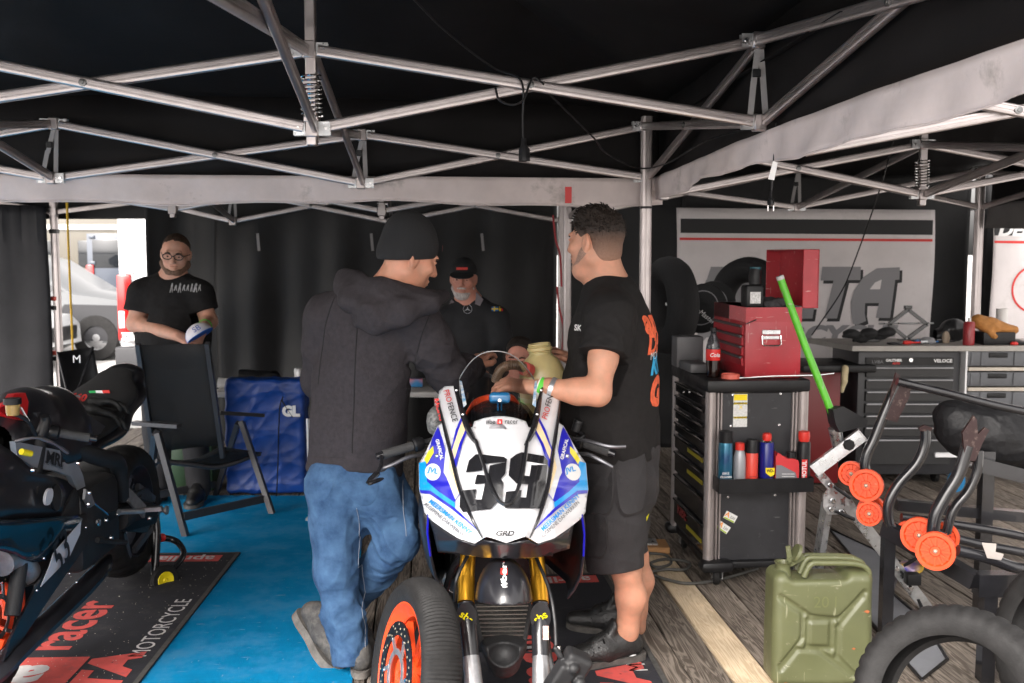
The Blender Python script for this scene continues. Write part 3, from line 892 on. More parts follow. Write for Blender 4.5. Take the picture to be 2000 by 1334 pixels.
# ---- cloth walls
def curtain(label, pts, ztop, zbot, amp, freq, seed, m=CURT, tilt=0.0, grp='black tent walls', gather=0.0):
    pts = [V((*p, 0)) for p in pts]; cum = [0]
    for a, c in zip(pts[:-1], pts[1:]): cum.append(cum[-1] + (c - a).length)
    rg = random.Random(seed); ph = [rg.uniform(0, 6) for _ in range(6)]
    def fn(u, v):
        s = u * cum[-1]
        for i in range(len(pts) - 1):
            if s <= cum[i + 1] + 1e-6: p = pts[i].lerp(pts[i + 1], (s - cum[i]) / (cum[i + 1] - cum[i])); d = (pts[i + 1] - pts[i]).normalized(); break
        n = V((d.y, -d.x, 0))
        w = amp * (math.sin(s * freq + ph[0] + .8 * math.sin(2.2 * v + ph[1])) + .5 * math.sin(s * freq * 2.3 + ph[2] + v * 2) + .8 * math.sin(s * freq * .37 + v * 3.1 + ph[3])) * (.35 + .65 * v)
        w += gather * math.sin(s * 62 + ph[4]) * max(0, 1 - v * 3) + .5 * amp * math.sin(v * 9 + s * 2 + ph[5])
        p = p + n * w; p.z = ztop + (zbot - ztop) * v + .01 * math.sin(s * 4 + ph[2]) * (1 - v)
        return p
    q = MB(); q.grid(fn, int(cum[-1] * 26) + 2, 26)
    return q.build('tent_wall', m, None, label=label, cat='tent wall', group=grp, fix=False, solid=.003)
a = lambda px, Y: at(px, 500, Y).x
curtain('black cloth tent wall behind the older man in the cap', [(a(420, 8.45), 8.46), (a(1088, 8.45), 8.46)], 2.20, -.1, .045, 8, 2)
curtain('black cloth tent wall drawn aside behind the man with glasses', [(a(283, 8.45), 8.48), (a(360, 8.5), 8.62), (a(425, 8.45), 8.52)], 2.20, -.1, .03, 14, 4)
curtain('dark grey pleated tent wall beside the opening to the parked vehicles', [(a(-330, 8.3), 8.3), (a(97, 8.3), 8.3)], zb(401, 8.3), -.15, .03, 9, 6,
        m=mat('grey_curtain_fabric', (.020, .020, .023), .6, spec=.2, var=.2, scale=4, bump=.2, bscale=14), gather=.012)
curtain('black cloth tent wall behind the hanging tyres', [(a(1113, 8.3), 8.35), (a(1340, 8.0), 8.12)], 2.25, -.05, .02, 9, 9)
curtain('black cloth tent wall behind the large banner', [(a(1335, 8.0), 8.1), (a(1903, 8.0), 8.1)], 2.28, -.05, .012, 7, 11)
curtain('black cloth tent wall at the edge behind the second banner', [(a(1925, 7.9), 7.95), (a(2300, 7.6), 7.6)], 2.28, -.05, .012, 7, 13)
curtain('black cloth tent wall behind the upper trusses', [(a(-300, 8.4), 8.60), (a(290, 8.4), 8.60)], 2.3, zb(428, 8.6), .004, 7, 15)
# ================================================================== people
def skin(name, c): return mat(name, tuple(x * .84 for x in c), .5, col2=(c[0] * 1.14, c[1] * .98, c[2] * .95), scale=24, detail=9, bump=.12, bscale=420, sss=.12, spec=.4, rvar=.08)
SK_A = skin('skin_fair', (.46, .235, .155)); SK_B = skin('skin_warm', (.47, .25, .165)); SK_C = skin('skin_ruddy', (.46, .22, .16)); SK_D = skin('skin_pale', (.48, .27, .19))
EYEW = mat('eye_white', (.36, .32, .30), .25); EYED = mat('iris_dark', (.03, .025, .02), .15)
def hairm(name, c, s=220): return mat(name, c, .6, var=.5, scale=s, bump=.7, bscale=s, stretch=(1, 1, .25), spec=.3)

def head_frame(c, face, up=(0, 0, 1)):
    return fr(c, face, up)      # X = face, Y = the person's left, Z = up

def add_head(S, H, jaw=1.0, ears=True, nose=1.0, w=1.0, fat=0.0):
    P = lambda x, y, z: H @ V((x, y * w, z))
    S.ell(P(-.014, 0, .038), (.100, .078 * w, .088), H, k=.0)
    S.ell(P(.028, 0, -.03), (.066, .064 * w, .088), H, k=.03)
    for s in (-1, 1):
        S.cap(P(-.012, s * .052, -.055), P(.056, s * .018, -.098), .024 + fat, .020 + fat, k=.025)
        S.ell(P(.064, s * .045, -.020), (.024, .022, .022), H, k=.022)
    S.ell(P(.070, 0, -.100), (.021 * jaw, .025, .020 * jaw), H, k=.02)
    if fat: S.ell(P(.03, 0, -.118), (.05, .055, .035), H, k=.03)
    S.cap(P(.088, -.036, .026), P(.088, .036, .026), .010, k=.016)
    for s in (-1, 1):
        S.ell(P(.101, s * .032, .004), (.018, .019, .013), H, k=.012, op='sub')
        S.ell(P(.077, s * .032, .004), (.0155, .017, .0125), H, k=.003)
        S.cap(P(.0925, s * .019, .0105), P(.089, s * .046, .009), .0048, .004, k=.004); S.cap(P(.0905, s * .020, -.0075), P(.087, s * .045, -.006), .0042, .0035, k=.004)
    S.cap(P(.090, 0, .016), P(.113 * nose, 0, -.030), .0085, .0125, k=.012)
    for s in (-1, 1): S.ell(P(.102, s * .012, -.036), (.010, .009, .008), H, k=.006)
    S.ell(P(.090, 0, -.064), (.012, .025, .0065), H, k=.007); S.ell(P(.088, 0, -.077), (.012, .022, .007), H, k=.007)
    S.cap(P(.103, -.022, -.0705), P(.103, .022, -.0705), .0022, k=.002, op='sub')
    if ears:
        for s in (-1, 1):
            S.ell(P(-.010, s * .079, -.004), (.022, .010, .035), H @ Matrix.Rotation(s * -.40, 4, 'Z') @ Matrix.Rotation(-.2, 4, 'Y'), k=.005)
            S.ell(P(-.004, s * .089, .002), (.011, .007, .019), H, k=.004, op='sub')

def add_eyes(parent, H, w=1.0):
    for s in (-1, 1):
        q = MB(); q.ell((0, 0, 0), (.0135, .0135, .012), M=H @ Matrix.Translation((.0790, s * .032 * w, .002)), n=12, m=8); o = q.build('eye', EYEW, parent)
        q = MB(); q.ell((0, 0, 0), (.003, .0062, .0062), M=H @ Matrix.Translation((.0908, s * .032 * w, .0015)), n=10, m=6); q.build('iris', EYED, o)
def add_brows(parent, H, m, w=1.0):
    for s in (-1, 1):
        q = MB(); q.tube([H @ V((.098, s * .016 * w, .021)), H @ V((.0975, s * .034 * w, .0265)), H @ V((.084, s * .052 * w, .020))], [.0042, .0046, .0025], 6); q.build('eyebrow', m, parent)

def add_hand(S, wrist, d, palm, side, curl=.5, spread=.10, size=1.0, thumb_curl=.3, k=.006):
    """d: along the hand, palm: out of the palm, side: +1 when the thumb leaves to d x palm"""
    d = V(d).normalized(); palm = V(palm); palm = (palm - d * palm.dot(d)).normalized(); acr = d.cross(palm) * side   # towards the thumb
    w = V(wrist); z = size
    P = lambda a, b, c: w + (d * a + acr * b + palm * c) * z
    S.cap(P(-.02, 0, 0), P(.03, .004, 0), .026 * z, .030 * z, k=.015, front=palm, flat=.72)
    for b in (.024, .008, -.008, -.024):
        S.cap(P(.025, b * .8, 0), P(.088, b, .002), .0145 * z, .0125 * z, k=.012)
    for i, (b, L) in enumerate(((.028, .078), (.0095, .087), (-.0095, .082), (-.027, .064))):
        an = curl * (.55 + .08 * i); p = P(.088 + (.004 if i in (1, 2) else -.004), b, 0); dd = (d + acr * spread * (1.2 - .8 * i)).normalized(); pn = palm.copy()
        rr = [.0102, .0094, .0086, .0072]
        for j, f in enumerate((.46, .30, .24)):
            nd = (dd * math.cos(an) + pn * math.sin(an)).normalized(); pn = (pn * math.cos(an) - dd * math.sin(an)).normalized(); dd = nd
            q = p + dd * L * f * z
            S.cap(p, q, rr[j] * z, rr[j + 1] * z, k=.003 if j else .006); p = q; an = curl * (1.0 if j == 0 else .8)
    # thumb
    t0 = P(.022, .026, .004); t1 = P(.052, .050, .010 + .02 * thumb_curl); t2 = P(.082, .056 - .02 * thumb_curl, .014 + .035 * thumb_curl); t3 = P(.106, .052 - .035 * thumb_curl, .018 + .045 * thumb_curl)
    S.chain([t0, t1, t2, t3], [.015 * z, .0125 * z, .0108 * z, .0085 * z], k=.007)

def shoe(S, heel, toe, w=.046, h=.075, up=(0, 0, 1)):
    heel, toe, up = V(heel), V(toe), V(up); d = (toe - heel)
    m = heel.lerp(toe, .45)
    S.cap(heel + up * .045, m + up * .042, .043, w, k=.02); S.cap(m + up * .040, toe + up * .034, w, .034, k=.02)
    S.cap(heel + up * h + d * .08, m + up * .055, .040, .036, k=.025)
def sole(name, m, heel, toe, parent, w=.05, th=.026, up=(0, 0, 1)):
    heel, toe, up = V(heel), V(toe), V(up).normalized(); x = (toe - heel); L = x.length; M = fr(heel, x, up)
    pts = []
    for (a, b) in ((-.30 * w / .05 * .1, -.55), (.15, -.8), (.40, -.78), (.68, -1.0), (.88, -.82), (1.0, -.3), (1.0, .3), (.88, .82), (.68, 1.0), (.40, .78), (.15, .8), (-.03, .55), (-.08, 0)):
        pts.append((a * L, b * w))
    pts = [(p.x, p.y) for p in catmull([V((p[0], p[1], 0)) for p in pts], 3, closed=True)]
    q = MB(); q.prism(pts, th, M); return q.build(name, m, parent)

def bvh_of(o):
    me = o.data; W = WM[o.name]
    return BVHTree.FromPolygons([W @ v.co for v in me.vertices], [list(p.vertices) for p in me.polygons])
def on_surface(bv, pts, d=(0, 1, 0), lift=.002):
    out = []
    for p in pts:
        h = bv.ray_cast(V(p) - V(d) * .6, V(d))
        if h[0] is not None: out.append(h[0] - V(d) * lift)
    return out

# ---------------------------------------------------------------- man in the dark hoodie
HOOD = mat('charcoal_sweat_fabric', (.031, .027, .0300), .9, var=.16, scale=60, bump=.25, bscale=350, stretch=(1, 1, 1), spec=.2)
DENIM = mat('blue_denim', (.020, .048, .108), .88, col2=(.062, .125, .225), scale=15, bump=.3, bscale=420, detail=8, spec=.2)
THREAD = mat('pale_stitching', (.22, .24, .28), .9)
BEAN = mat('black_knit', (.007, .007, .008), .9, bump=.4, bscale=260, stretch=(3, 3, .6))
SHOEG = mat('dusty_black_shoe', (.035, .034, .034), .7, var=.4, scale=18, dust=(.16, .145, .125), dscale=11, dlo=.45, dhi=.8, bump=.3, bscale=90)
SOLEG = mat('dirty_grey_sole', (.11, .10, .09), .85, var=.35, scale=22, bump=.4, bscale=60)
p1 = thing('person', 'man in charcoal hoodie, black beanie and blue jeans beside the white motorcycle', 'person', gr(690, 1325), group='people in the tent')
H1 = head_frame(at(800, 503, 3.72), (.83, .42, -.30), (.22, .05, 1))
S = SDF((-1.05, 3.2, 0), (.05, 4.35, 1.86), .0045)
add_head(S, H1)
nb1 = at(748, 585, 3.74); S.cap(H1 @ V((-.025, 0, -.05)), nb1, .060, .072, k=.03)
ch1, pv1 = at(715, 690, 3.82), at(690, 925, 3.80)
S.chain([nb1, ch1, pv1], [.07, .12, .11], k=.05)
shR1, elR1, wrR1 = at(808, 620, 3.78), at(878, 732, 3.86), at(928, 716, 4.05)
shL1, elL1, wrL1 = at(638, 622, 3.84), at(622, 742, 3.92), at(655, 770, 4.14)
S.chain([nb1, shR1, elR1, wrR1], [.06, .05, .04, .028], k=.03); S.chain([nb1, shL1, elL1, wrL1], [.06, .05, .04, .028], k=.03)
add_hand(S, wrR1, (.25, .75, .35), (.2, .3, -1), -1, curl=.45)
add_hand(S, wrL1, (.5, .8, 0), (.6, -.2, -.7), 1, curl=.5)
hipL, knL, anL = at(648, 950, 3.78), at(655, 1110, 3.70), at(690, 1285, 3.70)
hipR, knR, anR = at(742, 950, 3.82), at(778, 1055, 3.72), at(628, 1215, 3.94)
S.chain([pv1, hipL, knL, anL], [.09, .06, .034, .03], k=.04); S.chain([pv1, hipR, knR, anR], [.09, .06, .034, .03], k=.04)
S.build('body', SK_A, p1)
add_eyes(p1, H1); add_brows(p1, H1, hairm('brown_hair', (.06, .035, .02)))
# stubble-short hair below the hat is part of the skin colour; the hat
S = SDF(H1.translation - V((.2, .2, .2)), H1.translation + V((.2, .2, .25)), .005)
S.ell(H1 @ V((-.014, 0, .046)), (.111, .089, .102), H1, k=0); S.ell(H1 @ V((-.03, 0, -.005)), (.097, .087, .08), H1, k=.03)
S.ell(H1 @ V((-.035, 0, .10)), (.075, .07, .065), H1, k=.05)
S.cut(H1 @ V((.09, 0, .026)), (H1.to_3x3() @ V((.34, 0, -1))), k=.006)
S.ell(H1 @ V((-.014, 0, .038)), (.098, .077, .086), H1, k=0, op='sub')
S.build('beanie', BEAN, p1)
text('N', LETR, p1, wall_frame(H1 @ V((.099, -.030, .068)), H1.to_3x3() @ V((.35, .94, 0)), H1.to_3x3() @ V((-.25, 0, 1))) @ Matrix.Translation((0, 0, .004)), .034, bold=.002)
# hoodie
S = SDF((-1.1, 3.2, .72), (.02, 4.35, 1.62), .006)
fb = (0.12, 1, 0)
st = [(742, 600, 3.76, .110, .72), (720, 650, 3.80, .172, .66), (706, 745, 3.80, .181, .70), (698, 850, 3.78, .184, .72), (692, 915, 3.77, .186, .72)]
for q, w in zip(st[:-1], st[1:]): S.cap(at(*q[:3]), at(*w[:3]), q[3], w[3], k=.03, front=fb, flat=.68)
S.chain([at(760, 600, 3.77), shR1, shR1.lerp(elR1, .5), elR1, elR1.lerp(wrR1, .5), wrR1 - (wrR1 - elR1) * .05], [.09, .094, .088, .078, .066, .050], k=.035)
S.chain([at(690, 600, 3.80), shL1, elL1, elL1.lerp(wrL1, .5), wrL1], [.09, .084, .068, .060, .050], k=.035)
S.warp(folds(5, .016, 15, (.3, .1, 1), .5)); S.warp(folds(8, .010, 40, (1, .2, .4), .3), elR1 - V((.15, .2, .12)), elR1 + V((.2, .3, .12)))
S.cut(at(688, 930, 3.77), (-.06, -.35, -1), k=.012)
S.cut(at(700, 760, 3.2), (0, -1, 0))
S.cap(nb1 - V((0, 0, .02)), nb1 + V((.03, -.02, .2)), .062, .07, k=.01, op='sub')
hd = S.build('hoodie', HOOD, p1)
hbv = bvh_of(hd); SEAM = mat('seam_thread', (.010, .009, .010), .95)
for px in ([(846, 588), (832, 625), (815, 670), (803, 720), (800, 765)], [(640, 585), (622, 640), (612, 700), (608, 760)], [(786, 770), (792, 830), (796, 890)], [(690, 640), (686, 760), (684, 890)]):
    pts = on_surface(hbv, catmull([at(x, y, 3.6) for x, y in px], 10), lift=.0005)
    if len(pts) > 3: q = MB(); q.tube(pts, .0022, 5); q.build('seam', SEAM, p1)
# waistband
S2 = SDF((-1.1, 3.2, .72), (.0, 4.2, 1.05), .006)
S2.cap(at(693, 893, 3.775), at(691, 935, 3.77), .186, .178, k=.0, front=fb, flat=.69); S2.cut(at(686, 893, 3.77), (0.03, .2, 1), k=.004); S2.cut(at(688, 928, 3.77), (-.06, -.3, -1), k=.01)
S2.warp(folds(3, .003, 60, (0, 0, 1), .1)); S2.build('waistband', HOOD, p1)
# the hood lying on the back
S = SDF(at(640, 640, 3.4) - V((.15, .1, .12)), at(880, 520, 4.0) + V((.1, .1, .1)), .0055)
pts = [at(672, 556, 3.80), at(690, 585, 3.70), at(735, 606, 3.63), at(790, 604, 3.62), at(838, 590, 3.66), at(866, 578, 3.76)]
S.chain(pts, [.040, .050, .056, .050, .040, .026], k=.03)
S.chain([at(680, 560, 3.78), at(745, 570, 3.66), at(815, 580, 3.66)], [.05, .055, .04], k=.03)
S.chain([at(676, 538, 3.80), at(720, 552, 3.70), at(770, 566, 3.66)], [.026, .030, .026], k=.03)
S.chain([at(700, 630, 3.66), at(735, 632, 3.62), at(780, 622, 3.61)], [.020, .030, .026], k=.04)
S.warp(folds(14, .010, 26, (1, 0, -.5), .35))
S.cap(nb1 + V((.0, .0, .0)), nb1 + V((.035, -.015, .16)), .074, .082, k=.02, op='sub')
S.build('hood', HOOD, p1)
# jeans
S = SDF((-1.0, 3.3, .02), (-.15, 4.2, 1.02), .0055)
S.cap(at(693, 905, 3.78), at(693, 960, 3.79), .166, .168, k=.02, front=fb, flat=.74)
S.chain([at(656, 945, 3.77), at(656, 1020, 3.73), knL, at(672, 1200, 3.70), at(688, 1285, 3.69)], [.110, .098, .082, .076, .078], k=.03)
S.chain([at(738, 950, 3.80), at(766, 1005, 3.76), knR, at(718, 1135, 3.86), at(648, 1200, 3.95)], [.114, .100, .084, .074, .070], k=.014)
S.ell(at(650, 950, 3.70), (.10, .07, .11), k=.05); S.ell(at(730, 955, 3.71), (.10, .07, .11), k=.05)
S.warp(folds(21, .014, 22, (.9, .2, .5), .5)); S.warp(folds(25, .013, 40, (1, .3, .2), .3), (-1, 3.3, .02), (-.2, 4.2, .34))
S.warp(folds(27, .014, 34, (1, .4, -.5), .3), knR - V((.16, .2, .13)), knR + V((.1, .2, .1)))
S.cut(at(690, 1292, 3.69), (.1, -.1, -1)) ; S.cut(at(690, 893, 3.79), (0, 0, 1))
S.build('jeans', DENIM, p1)
jb = bvh_of(bpy.data.objects['jeans'])
def seam(px, par, bv, Y=3.7):
    c = catmull([at(x, y, Y) for x, y in px], 8); pts = on_surface(bv, c)
    if len(pts) > 3: q = MB(); q.tube(pts, .0013, 5); q.build('stitching', THREAD, par)
def pocket(px, bv, m, par, dp, Y):
    loop = on_surface(bv, catmull([at(x, y, Y) for x, y in px], 4, closed=True), lift=0.0)
    if len(loop) < 8: return
    c = sum(loop, V()) / len(loop); q = MB(); n = V((0, 1, 0))
    q.loft([[p + n * .02 for p in loop], [p - n * dp * .4 for p in loop], [c.lerp(p, .85) - n * dp for p in loop], [c.lerp(p, .3) - n * dp * 1.15 for p in loop]]); q.build('pocket', m, par)
seam([(701, 985), (703, 1030), (701, 1090), (706, 1150), (712, 1200), (717, 1250), (722, 1285)], p1, jb); seam([(784, 945), (790, 1000), (796, 1040)], p1, jb)
pocket([(600, 935), (607, 962), (637, 969), (655, 946), (652, 930)], jb, DENIM, p1, .005, 3.7); pocket([(672, 935), (692, 968), (710, 980), (733, 974), (740, 935)], jb, DENIM, p1, .005, 3.7)
S = SDF((-1.0, 3.4, -.01), (-.3, 4.3, .42), .005)
hl, tl = at(700, 1318, 3.66), at(682, 1318, 3.92)
hl.z = .02; tl.z = .02; hl = V((-.575, 3.66, .02)); tl = V((-.60, 3.93, .02))
shoe(S, hl, tl); S.cut((0, 0, .016), (0, 0, -1)); S.build('shoe', SHOEG, p1)
sole('sole', SOLEG, hl - V((0, .02, .017)), tl + V((0, .03, -.017)), p1)
h2, t2_ = at(592, 1208, 3.86), at(652, 1302, 3.74); upv = V((.72, -.25, .62)).normalized()
S = SDF((-1.0, 3.4, -.02), (-.3, 4.3, .45), .005)
shoe(S, h2 + upv * .004, t2_ + upv * .004, w=.05, up=upv); S.warp(folds(4, .004, 40, (1, 0, -1), .3)); S.build('shoe', SHOEG, p1)
sole('sole', SOLEG, h2 - upv * .02 - (t2_ - h2) * .07, t2_ - upv * .02 + (t2_ - h2) * .09, p1, w=.054, th=.034, up=upv)

# ---------------------------------------------------------------- man in the black printed T-shirt
TEE = mat('black_cotton', (.0125, .0115, .0115), .9, var=.2, scale=40, bump=.2, bscale=350, spec=.2)
SHORT = mat('black_work_cloth', (.018, .0165, .018), .85, var=.25, scale=14, bump=.3, bscale=260, dust=(.07, .062, .055), dscale=10, dlo=.6, dhi=.85)
SHOEB = mat('black_leather_shoe', (.012, .012, .012), .42, var=.3, scale=25, bump=.3, bscale=120, dust=(.10, .09, .08), dscale=16, dlo=.6, dhi=.85)
SOLEB = mat('worn_dark_sole', (.06, .055, .05), .85, var=.3, scale=30, bump=.4, bscale=70)
HAIR2 = hairm('dark_brown_hair', (.018, .012, .009))
p2 = thing('person', 'man in black printed T-shirt and work shorts reaching over the motorcycle screen', 'person', gr(1215, 1318), group='people in the tent')
H2 = head_frame(at(1163, 474, 3.80), (-.80, .60, .02), (-.04, .05, 1))
tf = V((-.93, .36, 0)).normalized()            # the way the chest faces
tl_ = V((-tf.y, tf.x, 0))                     # his left
S = SDF((-.12, 3.25, 0), (.72, 4.3, 1.90), .0042)
add_head(S, H2, fat=.004, w=1.04)
nb2 = at(1190, 572, 3.82); S.cap(H2 @ V((-.03, 0, -.05)), nb2, .066, .078, k=.035)
ch2, pv2 = at(1198, 690, 3.84), at(1208, 915, 3.86)
S.chain([nb2, ch2, pv2], [.08, .10, .10], k=.05)
shL2, elL2, wrL2 = at(1190, 618, 3.64), at(1168, 768, 3.53), at(1040, 757, 3.58)
shR2, elR2, wrR2 = at(1178, 612, 4.02), at(1165, 745, 4.14), at(1116, 702, 4.0)
S.chain([nb2, shL2, shL2.lerp(elL2, .55), elL2, elL2.lerp(wrL2, .3), elL2.lerp(wrL2, .75), wrL2], [.07, .058, .050, .043, .045, .034, .028], k=.03)
S.chain([nb2, shR2, elR2, wrR2], [.07, .06, .045, .029], k=.03)
add_hand(S, wrL2, (-1, .25, .12), (.15, .35, -1), -1, curl=.62, spread=.13, size=1.05)
add_hand(S, wrR2, (-.70, -.30, .45), (-.5, -.1, -.8), 1, curl=.75, size=.9)
hipN, knN, anN = at(1205, 950, 3.76), at(1222, 1110, 3.75), at(1226, 1268, 3.80)
hipF, knF, anF = at(1222, 950, 3.98), at(1238, 1085, 4.02), at(1245, 1225, 4.06)
for hh, kk, aa in ((hipN, knN, anN), (hipF, knF, anF)):
    c = kk.lerp(aa, .35) + V((.018, 0, 0))
    S.chain([pv2, hh, kk, c, kk.lerp(aa, .75), aa], [.1, .09, .054, .056, .040, .035], k=.03)
S.build('body', SK_B, p2)
add_eyes(p2, H2); add_brows(p2, H2, HAIR2)
# hair: thick on top, thinning to a fade at the sides and nape
FADE = hairm('dark_hair_with_fade', (.018, .012, .009)); n_, l_ = FADE.node_tree.nodes, FADE.node_tree.links; b_ = n_['Principled BSDF']
src = b_.inputs['Base Color'].links[0].from_socket; tc_ = n_.new('ShaderNodeTexCoord'); sx_ = n_.new('ShaderNodeSeparateXYZ'); l_.new(tc_.outputs['Object'], sx_.inputs[0])
nz_ = n_.new('ShaderNodeTexNoise'); nz_.inputs['Scale'].default_value = 60; ad_ = n_.new('ShaderNodeMath'); ad_.operation = 'MULTIPLY_ADD'; ad_.inputs[1].default_value = .03; l_.new(nz_.outputs['Fac'], ad_.inputs[0]); l_.new(sx_.outputs[2], ad_.inputs[2])
mr_ = n_.new('ShaderNodeMapRange'); zh = H2.translation.z; mr_.inputs[1].default_value = zh - .045; mr_.inputs[2].default_value = zh + .065; l_.new(ad_.outputs[0], mr_.inputs[0])
mx_ = n_.new('ShaderNodeMix'); mx_.data_type = 'RGBA'; l_.new(mr_.outputs[0], mx_.inputs[0]); mx_.inputs[6].default_value = (.26, .145, .10, 1); l_.new(src, mx_.inputs[7]); l_.new(mx_.outputs[2], b_.inputs['Base Color'])
S = SDF(H2.translation - V((.2, .2, .2)), H2.translation + V((.2, .2, .22)), .0042)
S.ell(H2 @ V((-.015, 0, .042)), (.1045, .0835, .0925), H2, k=0); S.ell(H2 @ V((.012, 0, .088)), (.072, .058, .046), H2, k=.04); S.ell(H2 @ V((-.045, 0, -.036)), (.060, .070, .055), H2, k=.03)
S.warp(lambda X, Y, Z: folds(31, .011, 85, H2.to_3x3() @ V((1, .2, .3)), .15)(X, Y, Z) * np.clip((Z - zh - .02) / .06, 0, 1))
S.cut(H2 @ V((.040, 0, .03)), H2.to_3x3() @ V((1, 0, -.85)), k=.012); S.cut(H2 @ V((-.03, 0, -.068)), H2.to_3x3() @ V((.35, 0, -1)), k=.01)
for s in (-1, 1): S.ell(H2 @ V((-.004, s * .08, -.016)), (.026, .03, .040), H2, k=.006, op='sub')
hr2 = S.build('hair', FADE, p2)
def tufts(hair, H, parent, m, n, L, seed, zmin=.03, xmin=-.2, r=.0035):
    rg = random.Random(seed); me = hair.data; W = WM[hair.name]; q = MB(); Hi = H.inverted(); k = 0
    vs = list(me.vertices)
    while k < n:
        v = rg.choice(vs); p = W @ v.co; l = Hi @ p
        if l.z < zmin or l.x < xmin: k += 1; continue
        nn = (W.to_3x3() @ v.normal).normalized(); fl = H.to_3x3() @ V((rg.uniform(.4, 1.2), rg.uniform(-.5, .5), rg.uniform(-.3, .1)))
        d = (nn * .7 + fl).normalized(); ll = L * rg.uniform(.6, 1.3)
        q.tube([p - nn * .004, p + d * ll * .5 + nn * .002, p + (d + fl * .5).normalized() * ll], [r, r * .8, .0006], 4); k += 1
    o = q.build('hair_tufts', m, parent); o['kind'] = 'stuff'
tufts(hr2, H2, p2, HAIR2, 520, .014, 3, r=.003)
# stubble over jaw and upper lip
STUB = mat('grey_stubble', (.27, .16, .118), .7, var=.45, scale=260, bump=.3, bscale=600)
S = SDF(H2.translation - V((.2, .2, .2)), H2.translation + V((.2, .2, .2)), .0045)
for s in (-1, 1): S.cap(H2 @ V((.0, s * .056, -.040)), H2 @ V((.058, s * .019, -.099)), .0305, .0285, k=.02)
S.ell(H2 @ V((.070, 0, -.100)), (.025, .028, .024), H2, k=.02); S.ell(H2 @ V((.088, 0, -.056)), (.014, .03, .008), H2, k=.012)
S.ell(H2 @ V((.096, 0, -.070)), (.02, .024, .010), H2, k=.004, op='sub')
S.build('stubble', STUB, p2)
# T-shirt
S = SDF((-.02, 3.3, .80), (.72, 4.4, 1.62), .0055)
for q, w in zip([(1192, 600, 3.82, .150), (1196, 660, 3.83, .205), (1198, 760, 3.84, .208), (1203, 850, 3.85, .205)], [(1196, 660, 3.83, .205), (1198, 760, 3.84, .208), (1203, 850, 3.85, .205), (1208, 885, 3.86, .196)]):
    S.cap(at(*q[:3]), at(*w[:3]), q[3], w[3], k=.03, front=tf, flat=.80)
S.ell(at(1165, 790, 3.84), (.155, .17, .17), k=.08)
S.chain([nb2 - V((0, 0, .02)), shL2, shL2.lerp(elL2, .58)], [.085, .088, .092], k=.04); S.chain([nb2 - V((0, 0, .02)), shR2, shR2.lerp(elR2, .58)], [.085, .086, .09], k=.04)
S.warp(folds(41, .011, 18, (.2, .1, 1), .6)); S.warp(folds(44, .010, 38, (-.5, 0, .8), .3), shL2 - V((.16, .2, .2)), shL2 + V((.1, .15, .0)))
ad = (elL2 - shL2).normalized(); ar = (elR2 - shR2).normalized()
def limb_cut(S, o, n, r):
    """flat cut across a sleeve, limited to a cylinder of radius r about the limb"""
    o = V(o); n = V(n).normalized()
    X, Y, Z = S._pts((slice(None),) * 3)
    t = (X - o.x) * n.x + (Y - o.y) * n.y + (Z - o.z) * n.z
    q = (X - o.x - t * n.x) ** 2 + (Y - o.y - t * n.y) ** 2 + (Z - o.z - t * n.z) ** 2
    d = np.maximum(np.maximum(-t, np.sqrt(q) - r), t - .12)
    S.d = np.maximum(S.d, -d)
limb_cut(S, shL2.lerp(elL2, .50), ad, .125); limb_cut(S, shR2.lerp(elR2, .50), ar, .12)
S.cut(at(1208, 888, 3.86), (0, 0, -1), k=.01)
S.cap(nb2 + V((-.01, 0, -.02)), nb2 + V((-.03, 0, .2)), .070, .075, k=.012, op='sub')
tee = S.build('t_shirt', TEE, p2)
# shorts with holster pockets
S = SDF((-.02, 3.4, .38), (.72, 4.4, 1.02), .0055)
S.cap(at(1207, 872, 3.86), at(1208, 940, 3.86), .188, .185, k=.03, front=tf, flat=.86)
S.chain([hipN, at(1198, 1030, 3.75), at(1200, 1108, 3.76)], [.125, .116, .112], k=.03); S.chain([hipF, at(1210, 1030, 3.99), at(1215, 1100, 4.0)], [.12, .112, .106], k=.03)
S.warp(folds(51, .012, 22, (.8, .2, .4), .5))
S.cut(at(1200, 1108, 3.77), (.12, -.1, -1), k=.004); S.cut(at(1205, 862, 3.86), (0, 0, 1))
S.build('shorts', SHORT, p2)
sb = bvh_of(bpy.data.objects['shorts'])
for x, y, w, h in ((1165, 945, 58, 120), (1232, 945, 60, 118), (1158, 1045, 48, 90)):
    pocket([(x - w * .5, y - h * .5), (x + w * .5, y - h * .5), (x + w * .5, y + h * .35), (x + w * .1, y + h * .5), (x - w * .45, y + h * .38)], sb, SHORT, p2, .022, 3.66)
q = MB(); q.tube(catmull([at(1272, 955, 3.93), at(1262, 990, 3.93), at(1254, 1030, 3.92)], 4), [.010, .014, .018, .02, .02, .018, .016, .012, .008], 8); q.build('yellow_panel', mat('hi_vis_yellow', (.75, .72, .01), .6), p2)
